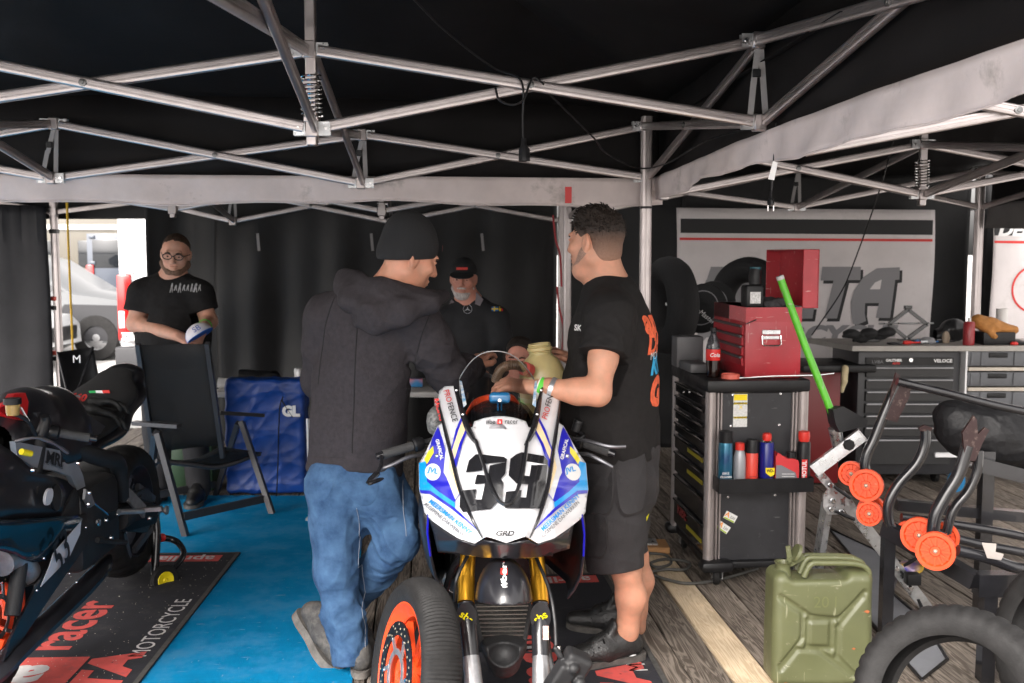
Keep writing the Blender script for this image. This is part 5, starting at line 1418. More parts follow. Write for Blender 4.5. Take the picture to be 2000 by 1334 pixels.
def race_body(t, M, white=False):
    """tank, seat, tail, engine, swingarm and rear wheel; own frame x forward, y left, z up, origin under the rear axle"""
    P = lambda x, y, z: M @ V((x, y, z))
    H = M.to_3x3()
    def sdf(name, m, fn, lo, hi, h=.007):
        S = SDF((0, 0, 0), (0, 0, 0), 1); S.__init__(lo, hi, h); fn(S)
        ps, fs = S.mb(); q = MB(); q.v = [M @ V(p) for p in ps]; q.f = [list(f) for f in fs]
        return q.build(name, m, t, angle=80)
    dz = .06 if white else 0
    def tank(S):
        S.chain([(1.18, 0, .915 - dz), (1.0, 0, .94 - dz), (.80, 0, .915 - dz), (.62, 0, .85)], [.10, .125, .13, .085], k=.05)
        for s in (-1, 1): S.ell((.86, s * .10, .84), (.16, .07, .10), k=.06)
        S.box((.80, 0, .68), (.4, .4, .08), r=.02, k=.02, op='sub')
    sdf('tank', BK, tank, (.45, -.26, .65), (1.25, .26, 1.16))
    def pad(S):
        S.chain([(.60, 0, .80), (.42, 0, .845), (.22, 0, .93), (.08, 0, 1.005)], [.105, .135, .135, .085], k=.05, front=(.35, 0, 1), flat=.28)
    sdf('seat_pad', SEATM, pad, (-.1, -.25, .65), (.75, .25, 1.1))
    def tail(S):
        S.chain([(.60, 0, .75), (.36, 0, .80), (.12, 0, .91), (-.07, 0, 1.0)], [.10, .145, .145, .085], k=.04, front=(.3, 0, 1), flat=.36)
        S.ell((-.02, 0, .985), (.10, .10, .055), Euler((0, .5, 0)).to_matrix(), k=.03)
    sdf('tail_fairing', BK, tail, (-.25, -.28, .6), (.75, .28, 1.12))
    for s in (-1, 1):
        q = MB(); pts = catmull([P(.42, s * .15, .50), P(.52, s * .165, .68), P(.75, s * .165, .76), P(1.0, s * .11, .87)], 5)
        q.tube(pts, [(.050 if white else .026) + .012 * math.sin(i / 15 * PI) for i in range(len(pts))], 10); fr_ = q.build('frame_spar', FRAME if white else BKM, t)
        q = MB(); q.tube(catmull([P(.46, s * .13, .42), P(.25, s * .135, .40), P(.02, s * .145, .345)], 5), [.055, .055, .052, .050, .048, .046, .044, .042, .040, .036, .032], 10); q.build('swingarm', BKM if s > 0 else BKM, t)
        q = MB(); q.lathe([(0, 0), (.021, 0), (.021, .010), (.012, .016), (.012, .034), (.022, .040), (.022, .05), (0, .05)], 16, M @ Matrix.Translation((.02, s * .165, .345)) @ Matrix.Rotation(-s * PI / 2, 4, 'X')); q.build('stand_spool', CAST, t)
        q = MB(); q.bar(P(.30, s * .19, .42), P(.30, s * .28, .425), .026, .018); q.build('footpeg', CAST, t)
        q = MB(); q.bar(P(.42, s * .17, .52), P(.26, s * .185, .40), .012, .06, up=H @ V((.5, 0, 1))); q.build('heel_guard', CAST, t)
    q = MB(); q.box((.70, 0, .48), (.42, .34, .34), M=M, bevel=.05); q.box((.92, 0, .52), (.2, .30, .26), M=M @ Matrix.Translation((.92, 0, .52)) @ Matrix.Rotation(.5, 4, 'Y') @ Matrix.Translation((-.92, 0, -.52)), bevel=.03); q.build('engine', BKM, t)
    q = MB(); q.tube(catmull([P(.55, -.12, .25), P(.35, -.17, .26), P(.15, -.2, .36)], 5), [.045] * 11, 12); q.build('exhaust', CAST, t)
    RW = M @ Matrix.Translation((.02, 0, .345)) @ Matrix.Rotation(-PI / 2, 4, 'X')
    add_wheel(t, RW, mat('dark_alloy_rim', (.035, .038, .05), .32, .6) if not white else ORG, Ro=.318, w=.095, disc=False, every=5, groove=.006)
    q = MB(); SP = M @ Matrix.Translation((.02, .105, .345)) @ Matrix.Rotation(-PI / 2, 4, 'X')
    pf = []
    for i in range(84):
        a_ = 2 * PI * i / 84; r = .108 if i % 2 else .100; pf.append((r * math.cos(a_), r * math.sin(a_)))
    q.prism(pf, .006, SP); q.build('sprocket', CHAIN, t)
    q = MB(); q.lathe([(.05, -.008), (.085, -.008), (.085, .001), (.05, .001)], 30, SP, closed=True); q.build('sprocket_carrier', CAST, t)
    for dz in (.104, -.10):
        q = MB(); q.bar(P(.02, .108, .345 + dz), P(.47, .108, .42 + dz * .42), .014, .018); q.build('chain', CHAIN, t)
    return P

# ------------------------------------------------------------------ the white and blue number 39 machine
m1 = thing('racing_motorcycle', 'white and blue racing motorcycle number 39 facing the camera without its front wheel', 'motorcycle', (-.155, 4.55, 0), group='racing motorcycles')
fwd = -GD
MB1 = fr(V((-.155, 4.55, .0)), fwd)
PB = race_body(m1, MB1, white=True)
XC = lambda py: 989 + (py - 1060) * .050
def YC(py):
    pts = [(640, 3.66), (685, 3.58), (760, 3.44), (815, 3.30), (870, 3.20), (940, 3.10), (1010, 3.04), (1062, 3.03), (1100, 3.06), (1160, 3.12)]
    for (a_, ya), (b_, yb) in zip(pts[:-1], pts[1:]):
        if py <= b_: return ya + (yb - ya) * max(0, (py - a_)) / (b_ - a_)
    return pts[-1][1]
def FY(px, py):
    dx = abs(px - XC(py)) / 160
    ridge = .018 * math.exp(-((abs(px - XC(py)) - (30 + (1060 - py) * .29)) / 14) ** 2)
    wing = .05 * max(0, min(1, (py - 950) / 70)) * max(0, min(1, (dx - .28) / .3))
    return YC(py) + .30 * dx ** 1.8 - ridge - wing
def F(px, py, lift=0.0): return at(px, py, FY(px, py) - lift)
def mir(p): return (2 * XC(p[1]) - p[0], p[1])
def fpoly(pts, m, name, lift=.0018, parent=None, maxlen=9, solid=0.0):
    pts = list(pts); vs, fs = subdiv([V((p[0], p[1], 0)) for p in pts], [list(range(len(pts)))], maxlen)
    b = MB(); b.v = [F(v.x, v.y, lift) for v in vs]; b.f = fs
    bm_ = b.build(name, m, parent or m1, angle=60, fix=False, solid=solid); return bm_
c3 = lambda *p: [(680 + .31487 * x, 680 + .31487 * y) for x, y in p]
FW = mat('white_fairing_paint', (.62, .62, .64), .22, coat=.5, var=.02, dust=(.50, .48, .45), dscale=30, dlo=.66, dhi=.85)
FBLU = mat('blue_fairing_print', (.012, .012, .42), .28, coat=.4); FCYA = mat('cyan_fairing_print', (.0, .30, .72), .28, coat=.4)
FYEL = mat('yellow_fairing_print', (.80, .68, .0), .3, coat=.4); FCRE = mat('cream_fairing_print', (.80, .62, .36), .3, coat=.4)
FBLK = mat('gloss_black_print', (.012, .012, .014), .25, coat=.4); FSKY = mat('sky_blue_print', (.0, .22, .62), .35)
# shell
Lo = c3((655, 236), (600, 238), (566, 268), (560, 330), (572, 400), (590, 460), (557, 482), (505, 600), (478, 655), (440, 715), (443, 880), (455, 925), (475, 1020), (512, 1062), (600, 1125), (690, 1182), (785, 1212), (838, 1180), (862, 1168))
tip = [(989, 1060.5)]
Li = c3((715, 425), (745, 500), (775, 490))
topc = [(XC(816) + x, 813 + abs(x) ** 2 * .0042) for x in (50, 30, 12, -12, -30, -50)]
Ro_ = [mir(p) for p in Lo[::-1]]
outline = Lo + tip + Ro_ + [mir(p) for p in Li] + topc + Li[::-1]
sh = fpoly(outline, FW, 'front_fairing', lift=-.010, solid=.004, maxlen=7)
for sd in (0, 1):
    mm = (lambda q: [mir(p) for p in q]) if sd else (lambda q: q)
    fpoly(mm(c3((557, 486), (585, 560), (604, 640), (650, 800), (690, 905), (655, 960), (560, 890), (490, 828), (482, 700), (520, 565))), FBLU, 'blue_panel', parent=sh)
    fpoly(mm(c3((590, 480), (612, 560), (600, 610), (566, 500))), FW, 'white_stripe', lift=.003, parent=sh)
    fpoly(mm(c3((604, 640), (625, 600), (650, 760), (690, 900), (665, 940), (610, 800), (592, 770))), FW, 'white_stripe', lift=.003, parent=sh)
    fpoly(mm(c3((702, 424), (742, 505), (705, 600), (668, 745), (636, 630), (668, 505))), FBLU, 'blue_stripe', parent=sh)
    fpoly(mm(c3((706, 450), (728, 505), (690, 590), (660, 690), (645, 630), (680, 520))), FCRE, 'cream_stripe', lift=.003, parent=sh)
    fpoly(mm(c3((634, 640), (655, 735), (690, 870), (685, 900), (640, 790), (622, 740))), FCRE, 'cream_stripe', lift=.004, parent=sh)
    fpoly(mm(c3((497, 640), (527, 606), (531, 648), (488, 720), (472, 690))), FYEL, 'yellow_block', lift=.003, parent=sh)
    fpoly(mm(c3((440, 712), (482, 700), (490, 828), (560, 888), (662, 958), (660, 1000), (545, 920), (505, 882), (443, 880))), FCYA, 'cyan_panel', lift=.0026, parent=sh)
    fpoly(mm(c3((443, 880), (510, 884), (660, 990), (760, 1082), (812, 1140), (740, 1078), (645, 1000), (505, 904), (450, 900))), FBLU, 'blue_stripe', lift=.0034, parent=sh)
    fpoly(mm([(680 + .31487 * (525 + 49 * math.cos(a_)), 680 + .31487 * (768 + 53 * math.sin(a_))) for a_ in [i * PI / 9 for i in range(18)]]), LETW, 'round_sticker', lift=.0042, parent=sh)
    # black ridge and screen edge strips
    for ln, r in ((c3((560, 330), (585, 440), (630, 620), (690, 860), (760, 1040), (832, 1176)), .0075), (c3((660, 240), (690, 330), (735, 480), (775, 560), (805, 600)), .011)):
        q = MB(); pts = catmull([F(x, y, .004) for x, y in mm(ln)], 6); n_ = len(pts)
        q.tube(pts, [r * (.35 + .65 * min(1, 3 * min(i, n_ - 1 - i) / n_)) for i in range(n_)], 8); q.build('edge_trim', FBLK, sh)
    for y_, x_ in ((262, 672), (412, 712)):
        p = mm(c3((x_, y_)))[0]; q = MB(); q.ell((0, 0, 0), (.006, .004, .006), M=Matrix.Translation(F(p[0], p[1], .016)), n=10, m=6); q.build('screw', CHROME, sh)
    p = mm(c3((552, 670)))[0]; q = MB(); q.ell((0, 0, 0), (.008, .006, .008), M=Matrix.Translation(F(p[0], p[1], .004)), n=10, m=6); q.build('screw', STEEL, sh)
def ftext(body, px, py, ang, size_px, m, lift=.005, **k):
    """lettering laid on the fairing: picture size and turn at the place where it sits"""
    vs, fs = textmesh(body, size_px, **k); vs, fs = subdiv(vs, fs, max(6, size_px)); ca, sa = math.cos(ang), math.sin(ang); b = MB()
    b.v = [F(px + v.x * ca - v.y * sa * 1, py - (v.x * sa + v.y * ca), lift) for v in vs]; b.f = fs
    return b.build('lettering', m, sh, angle=60, fix=False)
q3 = lambda x, y: (680 + .31487 * x, 680 + .31487 * y)
ftext('PRO', *q3(616, 296), R(-73), 16, LETR, sx=.80, bold=.1); ftext('FENCE', *q3(645, 396), R(-73), 16, LETK, sx=.82, bold=.08)
ftext('PRO', *q3(1229, 404), R(74), 16, LETR, sx=.80, bold=.1, shear=.15); ftext('FENCE', *q3(1254, 303), R(75), 16, LETK, sx=.82, bold=.08, shear=.15)
ftext('MEERSMAN KENNY', *q3(632, 1046), R(-38), 12.5, FSKY, bold=.28, shear=.1, sx=.95); ftext('ALGEMENE DAKWERKEN', *q3(596, 1066), R(-40), 10.3, LETK, sx=.86)
ftext('MEERSMAN KENNY', *q3(1316, 1020), R(43.5), 12.5, FSKY, bold=.28, shear=.1, sx=.92); ftext('ALGEMENE DAKWERKEN', *q3(1316, 1064), R(44), 10.3, LETK, sx=.86)
ftext('GRAFICAL', *q3(566, 628), R(-76), 9.5, LETW, bold=.3, sx=.95, lift=.008); ftext('GRAFICAL', *q3(1342, 626), R(76), 9.5, LETW, bold=.3, sx=.95, lift=.008)
ftext('JVL', *q3(526, 760), R(-14), 14, FCYA, bold=.4, lift=.009); ftext('JVL', *q3(1380, 754), R(14), 14, FCYA, bold=.4, lift=.009)
ftext('#be', *q3(883, 457), 0, 13, LETK, bold=.06, sx=.9); ftext('racer', *q3(1012, 455), 0, 13, LETK, bold=.06, sx=.95)
fpoly(c3((925, 440), (956, 440), (956, 470), (925, 470)), mat('red_badge', (.75, .04, .03), .4), 'badge', lift=.004, parent=sh); ftext('a', *q3(941, 455), 0, 11, LETW, bold=.1, lift=.007)
ftext('GRD', *q3(970, 1150), 0, 14, FBLK, bold=.5, shear=.25, sx=1.25)
c9 = lambda *p: [(880 + .12 * x, 860 + .12 * y) for x, y in p]
for pts in (((247, 523), (300, 325), (410, 225), (545, 232), (865, 268), (918, 305), (888, 545), (820, 625), (862, 700), (835, 985), (740, 1020), (655, 1120), (205, 1168), (145, 1085), (160, 815), (418, 792), (390, 962), (505, 962), (560, 703), (388, 715), (430, 556), (612, 570), (636, 408), (900, 352), (525, 382), (512, 490)),
            ((975, 300), (1065, 230), (1160, 192), (1520, 252), (1585, 330), (1578, 395), (1515, 1050), (1470, 1108), (895, 1105), (870, 1070), (905, 835), (1158, 808), (1140, 925), (1228, 930), (1264, 712), (1078, 702), (943, 570))):
    fpoly(c9(*pts), FBLK, 'race_number', lift=.0045, parent=sh)
fpoly(c9((1235, 342), (1575, 396), (1315, 402), (1285, 582), (1205, 572)), FW, 'number_counter', lift=.008, parent=sh)
# smoked lower lip of the screen over the number
q = MB(); q.tube(catmull([F(x, y, .012) for x, y in c3((790, 570), (840, 720), (880, 850), (930, 940), (980, 970), (1025, 935), (1060, 850), (1092, 720), (1110, 580))], 6), .0065, 8); q.build('screen_lip', FBLK, m1)
# chin and side fairing
chin = c3((505, 1055), (600, 1128), (690, 1186), (785, 1218), (838, 1188), (980, 1212), (1120, 1188), (1175, 1218), (1262, 1186), (1352, 1125), (1398, 1068), (1385, 1150), (1368, 1240), (1200, 1290), (1080, 1300), (975, 1300), (840, 1295), (700, 1275), (560, 1262), (535, 1150))
vs, fs = subdiv([V((x, y, 0)) for x, y in chin], [list(range(len(chin)))], 9); b = MB()
b.v = [at(v.x, v.y, FY(v.x, v.y) + .015 + .06 * max(0, (v.y - 1055) / 40)) for v in vs]; b.f = fs; b.build('chin_fairing', BK, m1, angle=60, fix=False, solid=.006)
for sd in (0, 1):
    mm = (lambda p: mir(p)) if sd else (lambda p: p)
    # side fairing sheet running back along the machine
    edge = [(837, 1005), (835, 1040), (841, 1085), (850, 1125), (866, 1152), (880, 1168)]
    q = MB(); secs = []
    for i, e in enumerate(edge):
        p0 = at(*mm(e), 3.28 + .03 * i); row = []
        for j, dd in enumerate((0, .1, .25, .45, .65, .85)):
            p = p0 + GD * dd; o_ = (-1 if sd == 0 else 1); p = p + GX * o_ * (.03 * math.sin(min(1, dd / .5) * PI) - .05 * max(0, dd - .4)); p.z -= .10 * dd * (i / 5) + (0 if i else -.0)
            row.append(p)
        secs.append(row)
    q.loft(secs, caps=False, closed=False); q.build('side_fairing', BK, m1, fix=False, solid=.006)
    q = MB(); q.tube([r[0] for r in secs], .005, 6); q.build('side_edge', BK, m1)
    q = MB(); rr = [r_[0] + V((0, -.004, 0)) for r_ in secs]; q.tube(rr[:3], .004, 6); q.build('side_stripe', FBLU, m1)
# belly scoop, radiator, mudguard, forks
fl = lambda px, py, Y: at(px, py, Y)
b = MB(); RADM = mat('radiator_fins', (.05, .048, .045), .45, .7, var=.4, scale=120, stretch=(1, 1, 1), bump=.6, bscale=300)
rq = [at(926, 1180, 3.40), at(1037, 1178, 3.40), at(1022, 1268, 3.34), at(942, 1268, 3.34)]
b.loft([[p for p in rq], [p + V((0, .03, 0)) for p in rq]]); rad = b.build('radiator', RADM, m1)
for i in range(11):
    f = (i + .5) / 11; a_, c_ = rq[0].lerp(rq[3], f), rq[1].lerp(rq[2], f); q = MB(); q.bar(a_ + V((.008, -.004, 0)), c_ + V((-.008, -.004, 0)), .006, .003, up=(0, 0, 1)); q.build('louvre', mat('fin_metal', (.34, .31, .28), .4, .8), rad)
for i in (0, 1):
    q = MB(); q.bar(rq[i] + V((0, -.004, 0)), rq[3 - i] + V((0, -.004, 0)), .014, .008); q.build('side_rail', BKM, rad)
S = SDF(at(900, 1100, 3.0) - V((.1, .2, .2)), at(1080, 1080, 3.5) + V((.1, .2, .1)), .005)
GM = fr(at(984, 1135, 3.10), GX)           # mudguard
S.ell(at(984, 1178, 3.16), (.094, .17, .148), Matrix.Rotation(GA, 3, 'Z')); S.ell(at(984, 1182, 3.17), (.086, .162, .138), Matrix.Rotation(GA, 3, 'Z'), op='sub', k=.004)
S.cut(at(984, 1176, 3.1), (0, -.25, -1)); S.cut(at(984, 1135, 3.26), (0, 1, 0)); mg = S.build('mudguard', BK, m1)
mgb = bvh_of(mg)
for body, py, m_ in (('#be', 1163, LETW), ('racer', 1133, LETW)):
    vs, fs = textmesh(body, .026, bold=.0006); wrap(vs, fs, wall_frame(at(983.5, py, 2.9), (0, 0, 1), (-1, 0, 0)), mgb, m_, m1, (0, 1, 0), name='lettering')
wrap(*rc(-.0105, -.0105, .0105, .0105), wall_frame(at(983.5, 1151, 2.9), (1, 0, 0)), mgb, mat('red_badge', (0, 0, 0)), m1, (0, 1, 0), name='badge')
S = SDF(at(985, 1290, 3.2) - V((.16, .25, .16)), at(985, 1290, 3.2) + V((.16, .4, .12)), .006)
S.cap(at(984, 1262, 3.24), at(984, 1290, 3.26), .078, .058, k=0, front=(0, 1, 0), flat=.9); S.cap(at(984, 1262, 3.16), at(984, 1278, 3.18), .066, .05, op='sub', k=.004, front=(0, 1, 0), flat=1.2); S.cut(at(984, 1262, 3.2), (0, 0, 1)); S.build('belly_scoop', BKM, m1)
for sd, xs in ((0, ((915, 1075), (911, 1130), (910, 1178), (916, 1240), (925, 1334))), (1, ((1046, 1075), (1052, 1130), (1055, 1178), (1055, 1240), (1057, 1334)))):
    top_, mid_, clamp_, low_, bot_ = [at(x, y, Y) for (x, y), Y in zip(xs, (3.34, 3.28, 3.22, 3.16, 3.08))]
    q = MB(); q.cyl(top_ + (top_ - mid_) * 2.2, mid_, .0265, n=18); q.build('fork_tube', GOLD, m1)
    q = MB(); q.cyl(mid_, clamp_, .029, n=18); q.build('fork_collar', GOLD, m1)
    q = MB(); q.tube([clamp_, clamp_.lerp(low_, .4), low_, low_.lerp(bot_, .45)], [.027, .029, .028, .027], 16); q.build('fork_guard', BK, m1)
    q = MB(); q.tube([low_.lerp(bot_, .42), low_.lerp(bot_, .6), bot_, bot_ + (bot_ - low_) * .25], [.026, .028, .030, .030], 14); q.build('fork_foot', CAST, m1)
    # bracket sticker
    q = MB(); q.prism([(x * .034, y * .05) for x, y in [(math.cos(i * PI / 8), math.sin(i * PI / 8)) for i in range(16)]], .002, wall_frame(clamp_.lerp(low_, .32) + V((0, -.034, 0)), (1, 0, 0))); st0 = q.build('sticker', BK, m1)
    text('sbs', FYEL, st0, wall_frame(clamp_.lerp(low_, .32) + V((0, -.0375, 0)), (.8, 0, -.6 if sd == 0 else .5)), .036, bold=.0007)
q = MB(); q.box(at(1066, 1236, 3.09), (.018, .002, .045)); q.build('sticker', mat('busy_sticker', (.7, .2, .1), .5, col2=(.8, .8, .8), scale=80), m1)
q = MB(); q.cyl(at(890, 1075, 3.40), at(1080, 1075, 3.40), .02, n=12); q.build('lower_triple_clamp', BKM, m1)
for pts, r in (([(1046, 1086, 3.26), (1072, 1150, 3.16), (1083, 1210, 3.10), (1086, 1268, 3.06)], .006), ([(916, 1080, 3.28), (892, 1130, 3.22), (888, 1175, 3.22)], .006)):
    q = MB(); q.tube(catmull([at(*p) for p in pts], 7), r, 7); q.build('brake_hose', BLK, m1)
ca_ = at(1112, 1312, 3.03); S = SDF(ca_ - V((.14, .12, .16)), ca_ + V((.14, .14, .14)), .0045)
CR = Euler((.2, .5, .25)).to_matrix(); S.box(ca_, (.045, .035, .072), CR, r=.016); S.box(ca_ + V((-.03, -.02, -.01)), (.03, .03, .055), CR, r=.012, k=.01); S.ell(ca_ + V((.01, -.045, .03)), (.018, .018, .018), k=.006); S.ell(ca_ + V((.03, -.035, -.02)), (.018, .018, .018), k=.006); S.cap(ca_ + V((-.03, -.02, .06)), ca_ + V((-.045, -.02, .085)), .01, .008, k=.004); S.build('brake_caliper', BKM, m1)
q = MB(); q.lathe([(0, .012), (.008, .012), (.010, .004), (.010, -.01), (0, -.01)], 10, Matrix.Translation(at(1090, 1268, 3.02))); q.build('banjo_bolt', CHROME, m1)
# windscreen: a tall clear bubble
def scr(u, v):
    s_ = (u - .5) * 2; xl = 1 - .12 * v - .55 * max(0, v - .55) ** 1.6
    py = 838 - 152 * v - 0 * s_; py = py + (abs(s_) ** 2.4) * (26 * (1 - v) - 8 + 62 * v ** 2.0)
    px = XC(py) - 3 + s_ * 74 * (1 - .02 * v)
    return at(px, py, 3.26 + .34 * v + .16 * s_ * s_)
GLASS = bpy.data.materials.new('clear_screen_acrylic'); GLASS.use_nodes = True
n_, l_ = GLASS.node_tree.nodes, GLASS.node_tree.links; n_.remove(n_['Principled BSDF'])
tr_ = n_.new('ShaderNodeBsdfTransparent'); tr_.inputs[0].default_value = (.93, .93, .94, 1); gl_ = n_.new('ShaderNodeBsdfGlossy'); gl_.inputs['Roughness'].default_value = .06
fz_ = n_.new('ShaderNodeFresnel'); fz_.inputs[0].default_value = 1.45; mx_ = n_.new('ShaderNodeMixShader')
l_.new(fz_.outputs[0], mx_.inputs[0]); l_.new(tr_.outputs[0], mx_.inputs[1]); l_.new(gl_.outputs[0], mx_.inputs[2]); l_.new(mx_.outputs[0], n_['Material Output'].inputs[0])
q = MB(); q.grid(scr, 28, 20); ws = q.build('windscreen', GLASS, m1, fix=False)
q = MB(); rim_ = [scr(0, j / 20) for j in range(21)] + [scr(i / 28, 1) for i in range(1, 28)] + [scr(1, 1 - j / 20) for j in range(21)]; q.tube(rim_, .0022, 6); q.build('screen_edge', mat('screen_edge', (.6, .6, .6), .2, trans=.5), ws)
for sd in (0, 1):
    pts = c3((690, 200), (705, 205), (735, 350), (715, 368)); pts = [mir(p) for p in pts] if sd else pts
    q = MB(); P4 = [at(x, y, 3.50 - .12 * (y - 743) / 50) for x, y in pts]; q.loft([P4, [p + V((0, .001, 0)) for p in P4]]); q.build('screen_sticker', mat('rainbow_sticker', (.02, .25, .5), .4, col2=(.85, .8, .75), scale=55), ws)
# dash cover, orange rim, camera box
S = SDF(at(975, 800, 3.2) - V((.2, .1, .1)), at(975, 760, 3.8) + V((.2, .1, .1)), .006)
S.ell(at(974, 822, 3.52), (.125, .17, .085), k=0); S.warp(folds(91, .006, 40, (1, 0, .4), .3)); S.cut(at(974, 835, 3.4), (0, 0, -1)); S.build('dash_cover', mat('black_bag_plastic', (.010, .010, .011), .25, bump=.4, bscale=40), m1)
q = MB(); arc = catmull([at(x, y, Y) for x, y, Y in ((910, 812, 3.46), (925, 790, 3.47), (950, 780, 3.48), (976, 778, 3.48), (1000, 780, 3.48), (1014, 795, 3.47))], 5)
q.loft([[p + V((0, 0, .012)), p + V((0, .02, .014)), p + V((0, .02, -.006)), p + V((0, 0, -.008))] for p in arc]); q.build('orange_rim', ORG, m1)
BGL = mat('blue_clear_plastic', (.02, .16, .36), .15, trans=.35, coat=.3); gp = at(976, 777, 3.40)
q = MB(); q.box(gp, (.074, .035, .040), bevel=.014, seg=3); bx_ = q.build('camera_mount', BGL, m1)
q = MB(); q.cyl(gp + V((0, -.02, -.006)), gp + V((0, -.016, -.006)), .006, n=12); q.build('screw', CHROME, bx_)
for dx in (-.006, .006): q = MB(); q.box(gp + V((dx, -.006, -.028)), (.005, .012, .03), bevel=.001, seg=1); q.build('mount_finger', BGL, bx_)
# handlebars
def clip_on(par, a, b, lever=True):
    a, b = V(a), V(b); d = (b - a).normalized()
    q = MB(); q.cyl(a, b, .011, n=10); q.build('handlebar', BKM, par)
    q = MB(); g0, g1 = a.lerp(b, .42), a.lerp(b, .97); k = 26
    q.tube([g0.lerp(g1, i / k) for i in range(k + 1)], [.0165 + (.0012 if i % 2 else 0) for i in range(k + 1)], 12); q.build('grip', mat('ribbed_grip_rubber', (.045, .045, .046), .8, bump=.3, bscale=200), par)
    q = MB(); q.tube([a.lerp(b, .22), a.lerp(b, .27), a.lerp(b, .38), a.lerp(b, .41)], [.020, .026, .026, .021], 14); q.build('switch_housing', BLK, par)
    q = MB(); q.cyl(b - d * .005, b + d * .02, .015, .012, n=12); q.build('bar_end', BLKM, par)
hl0, hl1 = at(850, 858, 3.60), at(745, 889, 3.52); clip_on(m1, hl0, hl1)
hr0, hr1 = at(1105, 853, 3.66), at(1192, 884, 3.60); clip_on(m1, hr0, hr1)
q = MB(); q.tube(catmull([at(745, 890, 3.50), at(745, 905, 3.45), at(736, 925, 3.40), at(716, 944, 3.36)], 5), [.007] * 10 + [.013] * 4 + [.008, .005], 8, sx=.6); q.build('lever_guard', BLKM, m1)
q = MB(); q.tube(catmull([at(718, 946, 3.36), at(730, 941, 3.37), at(748, 934, 3.40)], 5), [.006, .010, .012, .013, .013, .013, .013, .013, .012, .010, .006], 8, sx=.55); q.build('guard_blade', BLKM, m1)
for pts in ([(835, 888, 3.52), (800, 892, 3.47), (765, 908, 3.44), (743, 916, 3.44)], [(1120, 856, 3.6), (1150, 862, 3.54), (1190, 872, 3.50), (1222, 872, 3.50)], [(1127, 886, 3.55), (1150, 888, 3.5), (1175, 900, 3.47), (1197, 912, 3.46)]):
    q = MB(); n2 = 16; q.tube(catmull([at(*p) for p in pts], 5), [.006 + .002 * math.sin(i / 15 * PI) for i in range(n2)], 8); q.build('lever', mat('grey_lever', (.12, .12, .13), .35, .7), m1)
q = MB(); q.lathe([(0, .022), (.018, .022), (.019, .012), (.017, .01), (.017, -.02), (0, -.02)], 16, Matrix.Translation(at(1127, 832, 3.64)) @ Matrix.Rotation(.3, 4, 'Y')); q.build('reservoir', BLK, m1)
q = MB(); q.tube(catmull([at(1127, 842, 3.64), at(1140, 850, 3.62), at(1122, 862, 3.6)], 5), .005, 6); q.build('reservoir_hose', BLK, m1)
S = SDF(at(850, 820, 3.6) - V((.1, .1, .14)), at(850, 820, 3.6) + V((.1, .1, .14)), .006); S.ell(at(852, 822, 3.62), (.035, .05, .055)); S.warp(folds(12, .008, 60, (0, 0, 1), .3)); S.build('wrapped_pump', mat('mesh_sock', (.05, .05, .05), .5, col2=(.25, .25, .24), scale=90), m1)
text('RACING', LETR, m1, wall_frame(at(857, 800, 3.52), (.25, 0, -1)), .022, bold=.0008)
# rear stand that carries it
rs_ = thing('paddock_stand', 'black rear stand under the tail of the white and blue motorcycle', 'paddock stand', PB(0, 0, 0), group='paddock stands')
for s in (-1, 1):
    q = MB(); q.tube(catmull([PB(.02, s * .20, .33), PB(.05, s * .2, .2), PB(.0, s * .21, .05), PB(-.25, s * .2, .03)], 5), .014, 8); q.build('arm', BLKM, rs_)
    q = MB(); q.lathe([(0, -.015), (.04, -.015), (.045, -.006), (.045, .006), (.04, .015), (0, .015)], 20, Matrix.Translation(PB(0, s * .235, .046)) @ Matrix.Rotation(PI / 2, 4, 'X') @ Matrix.Rotation(GA, 4, 'Y')); q.build('wheel', RUB, rs_)
q = MB(); q.cyl(PB(-.25, -.2, .03), PB(-.25, .2, .03), .014, n=8); q.build('cross_bar', BLKM, rs_)
fs_ = thing('paddock_stand', 'black front stand holding up the forks of the white and blue motorcycle', 'paddock stand', PB(1.2, 0, 0), group='paddock stands')
for s in (-1, 1):
    q = MB(); q.tube(catmull([PB(1.12, s * .03, .62), PB(1.05, s * .16, .45), PB(1.0, s * .2, .15), PB(1.05, s * .22, .03)], 5), .013, 8); q.build('arm', BLKM, fs_)
    q = MB(); q.lathe([(0, -.015), (.03, -.015), (.03, .015), (0, .015)], 16, Matrix.Translation(PB(1.05, s * .245, .031)) @ Matrix.Rotation(PI / 2, 4, 'X')); q.build('wheel', RUB, fs_)
q = MB(); q.cyl(PB(1.0, -.2, .15), PB(1.0, .2, .15), .013, n=8); q.build('cross_bar', BLKM, fs_)

# ------------------------------------------------------------------ the loose front wheel
wn_ = V((-.92, -.36, .19)).normalized(); wc = V((-.305, 2.98, .298))
lw = thing('front_wheel', 'loose orange front wheel with ribbed tyre leaning before the white motorcycle', 'wheel', V((wc.x, wc.y, 0)))
WMx = Matrix.Translation(wc) @ frame_z(wn_).to_4x4()
add_wheel(lw, WMx, ORG, every=2, groove=.0045, both=True, n=300)

# ------------------------------------------------------------------ the black machine
m2 = thing('racing_motorcycle', 'black racing motorcycle number 53 on a rear stand over the blue carpet', 'motorcycle', (-1.885, 4.75, 0), group='racing motorcycles')
MB2 = fr(V((-1.885, 4.75, .015)), (.03, -1, 0))
P2 = race_body(m2, MB2)
def sp(px, py, X): return at(px, py, X * 1944.0 / (px - 1000))     # a point on the machine's left flank at world X
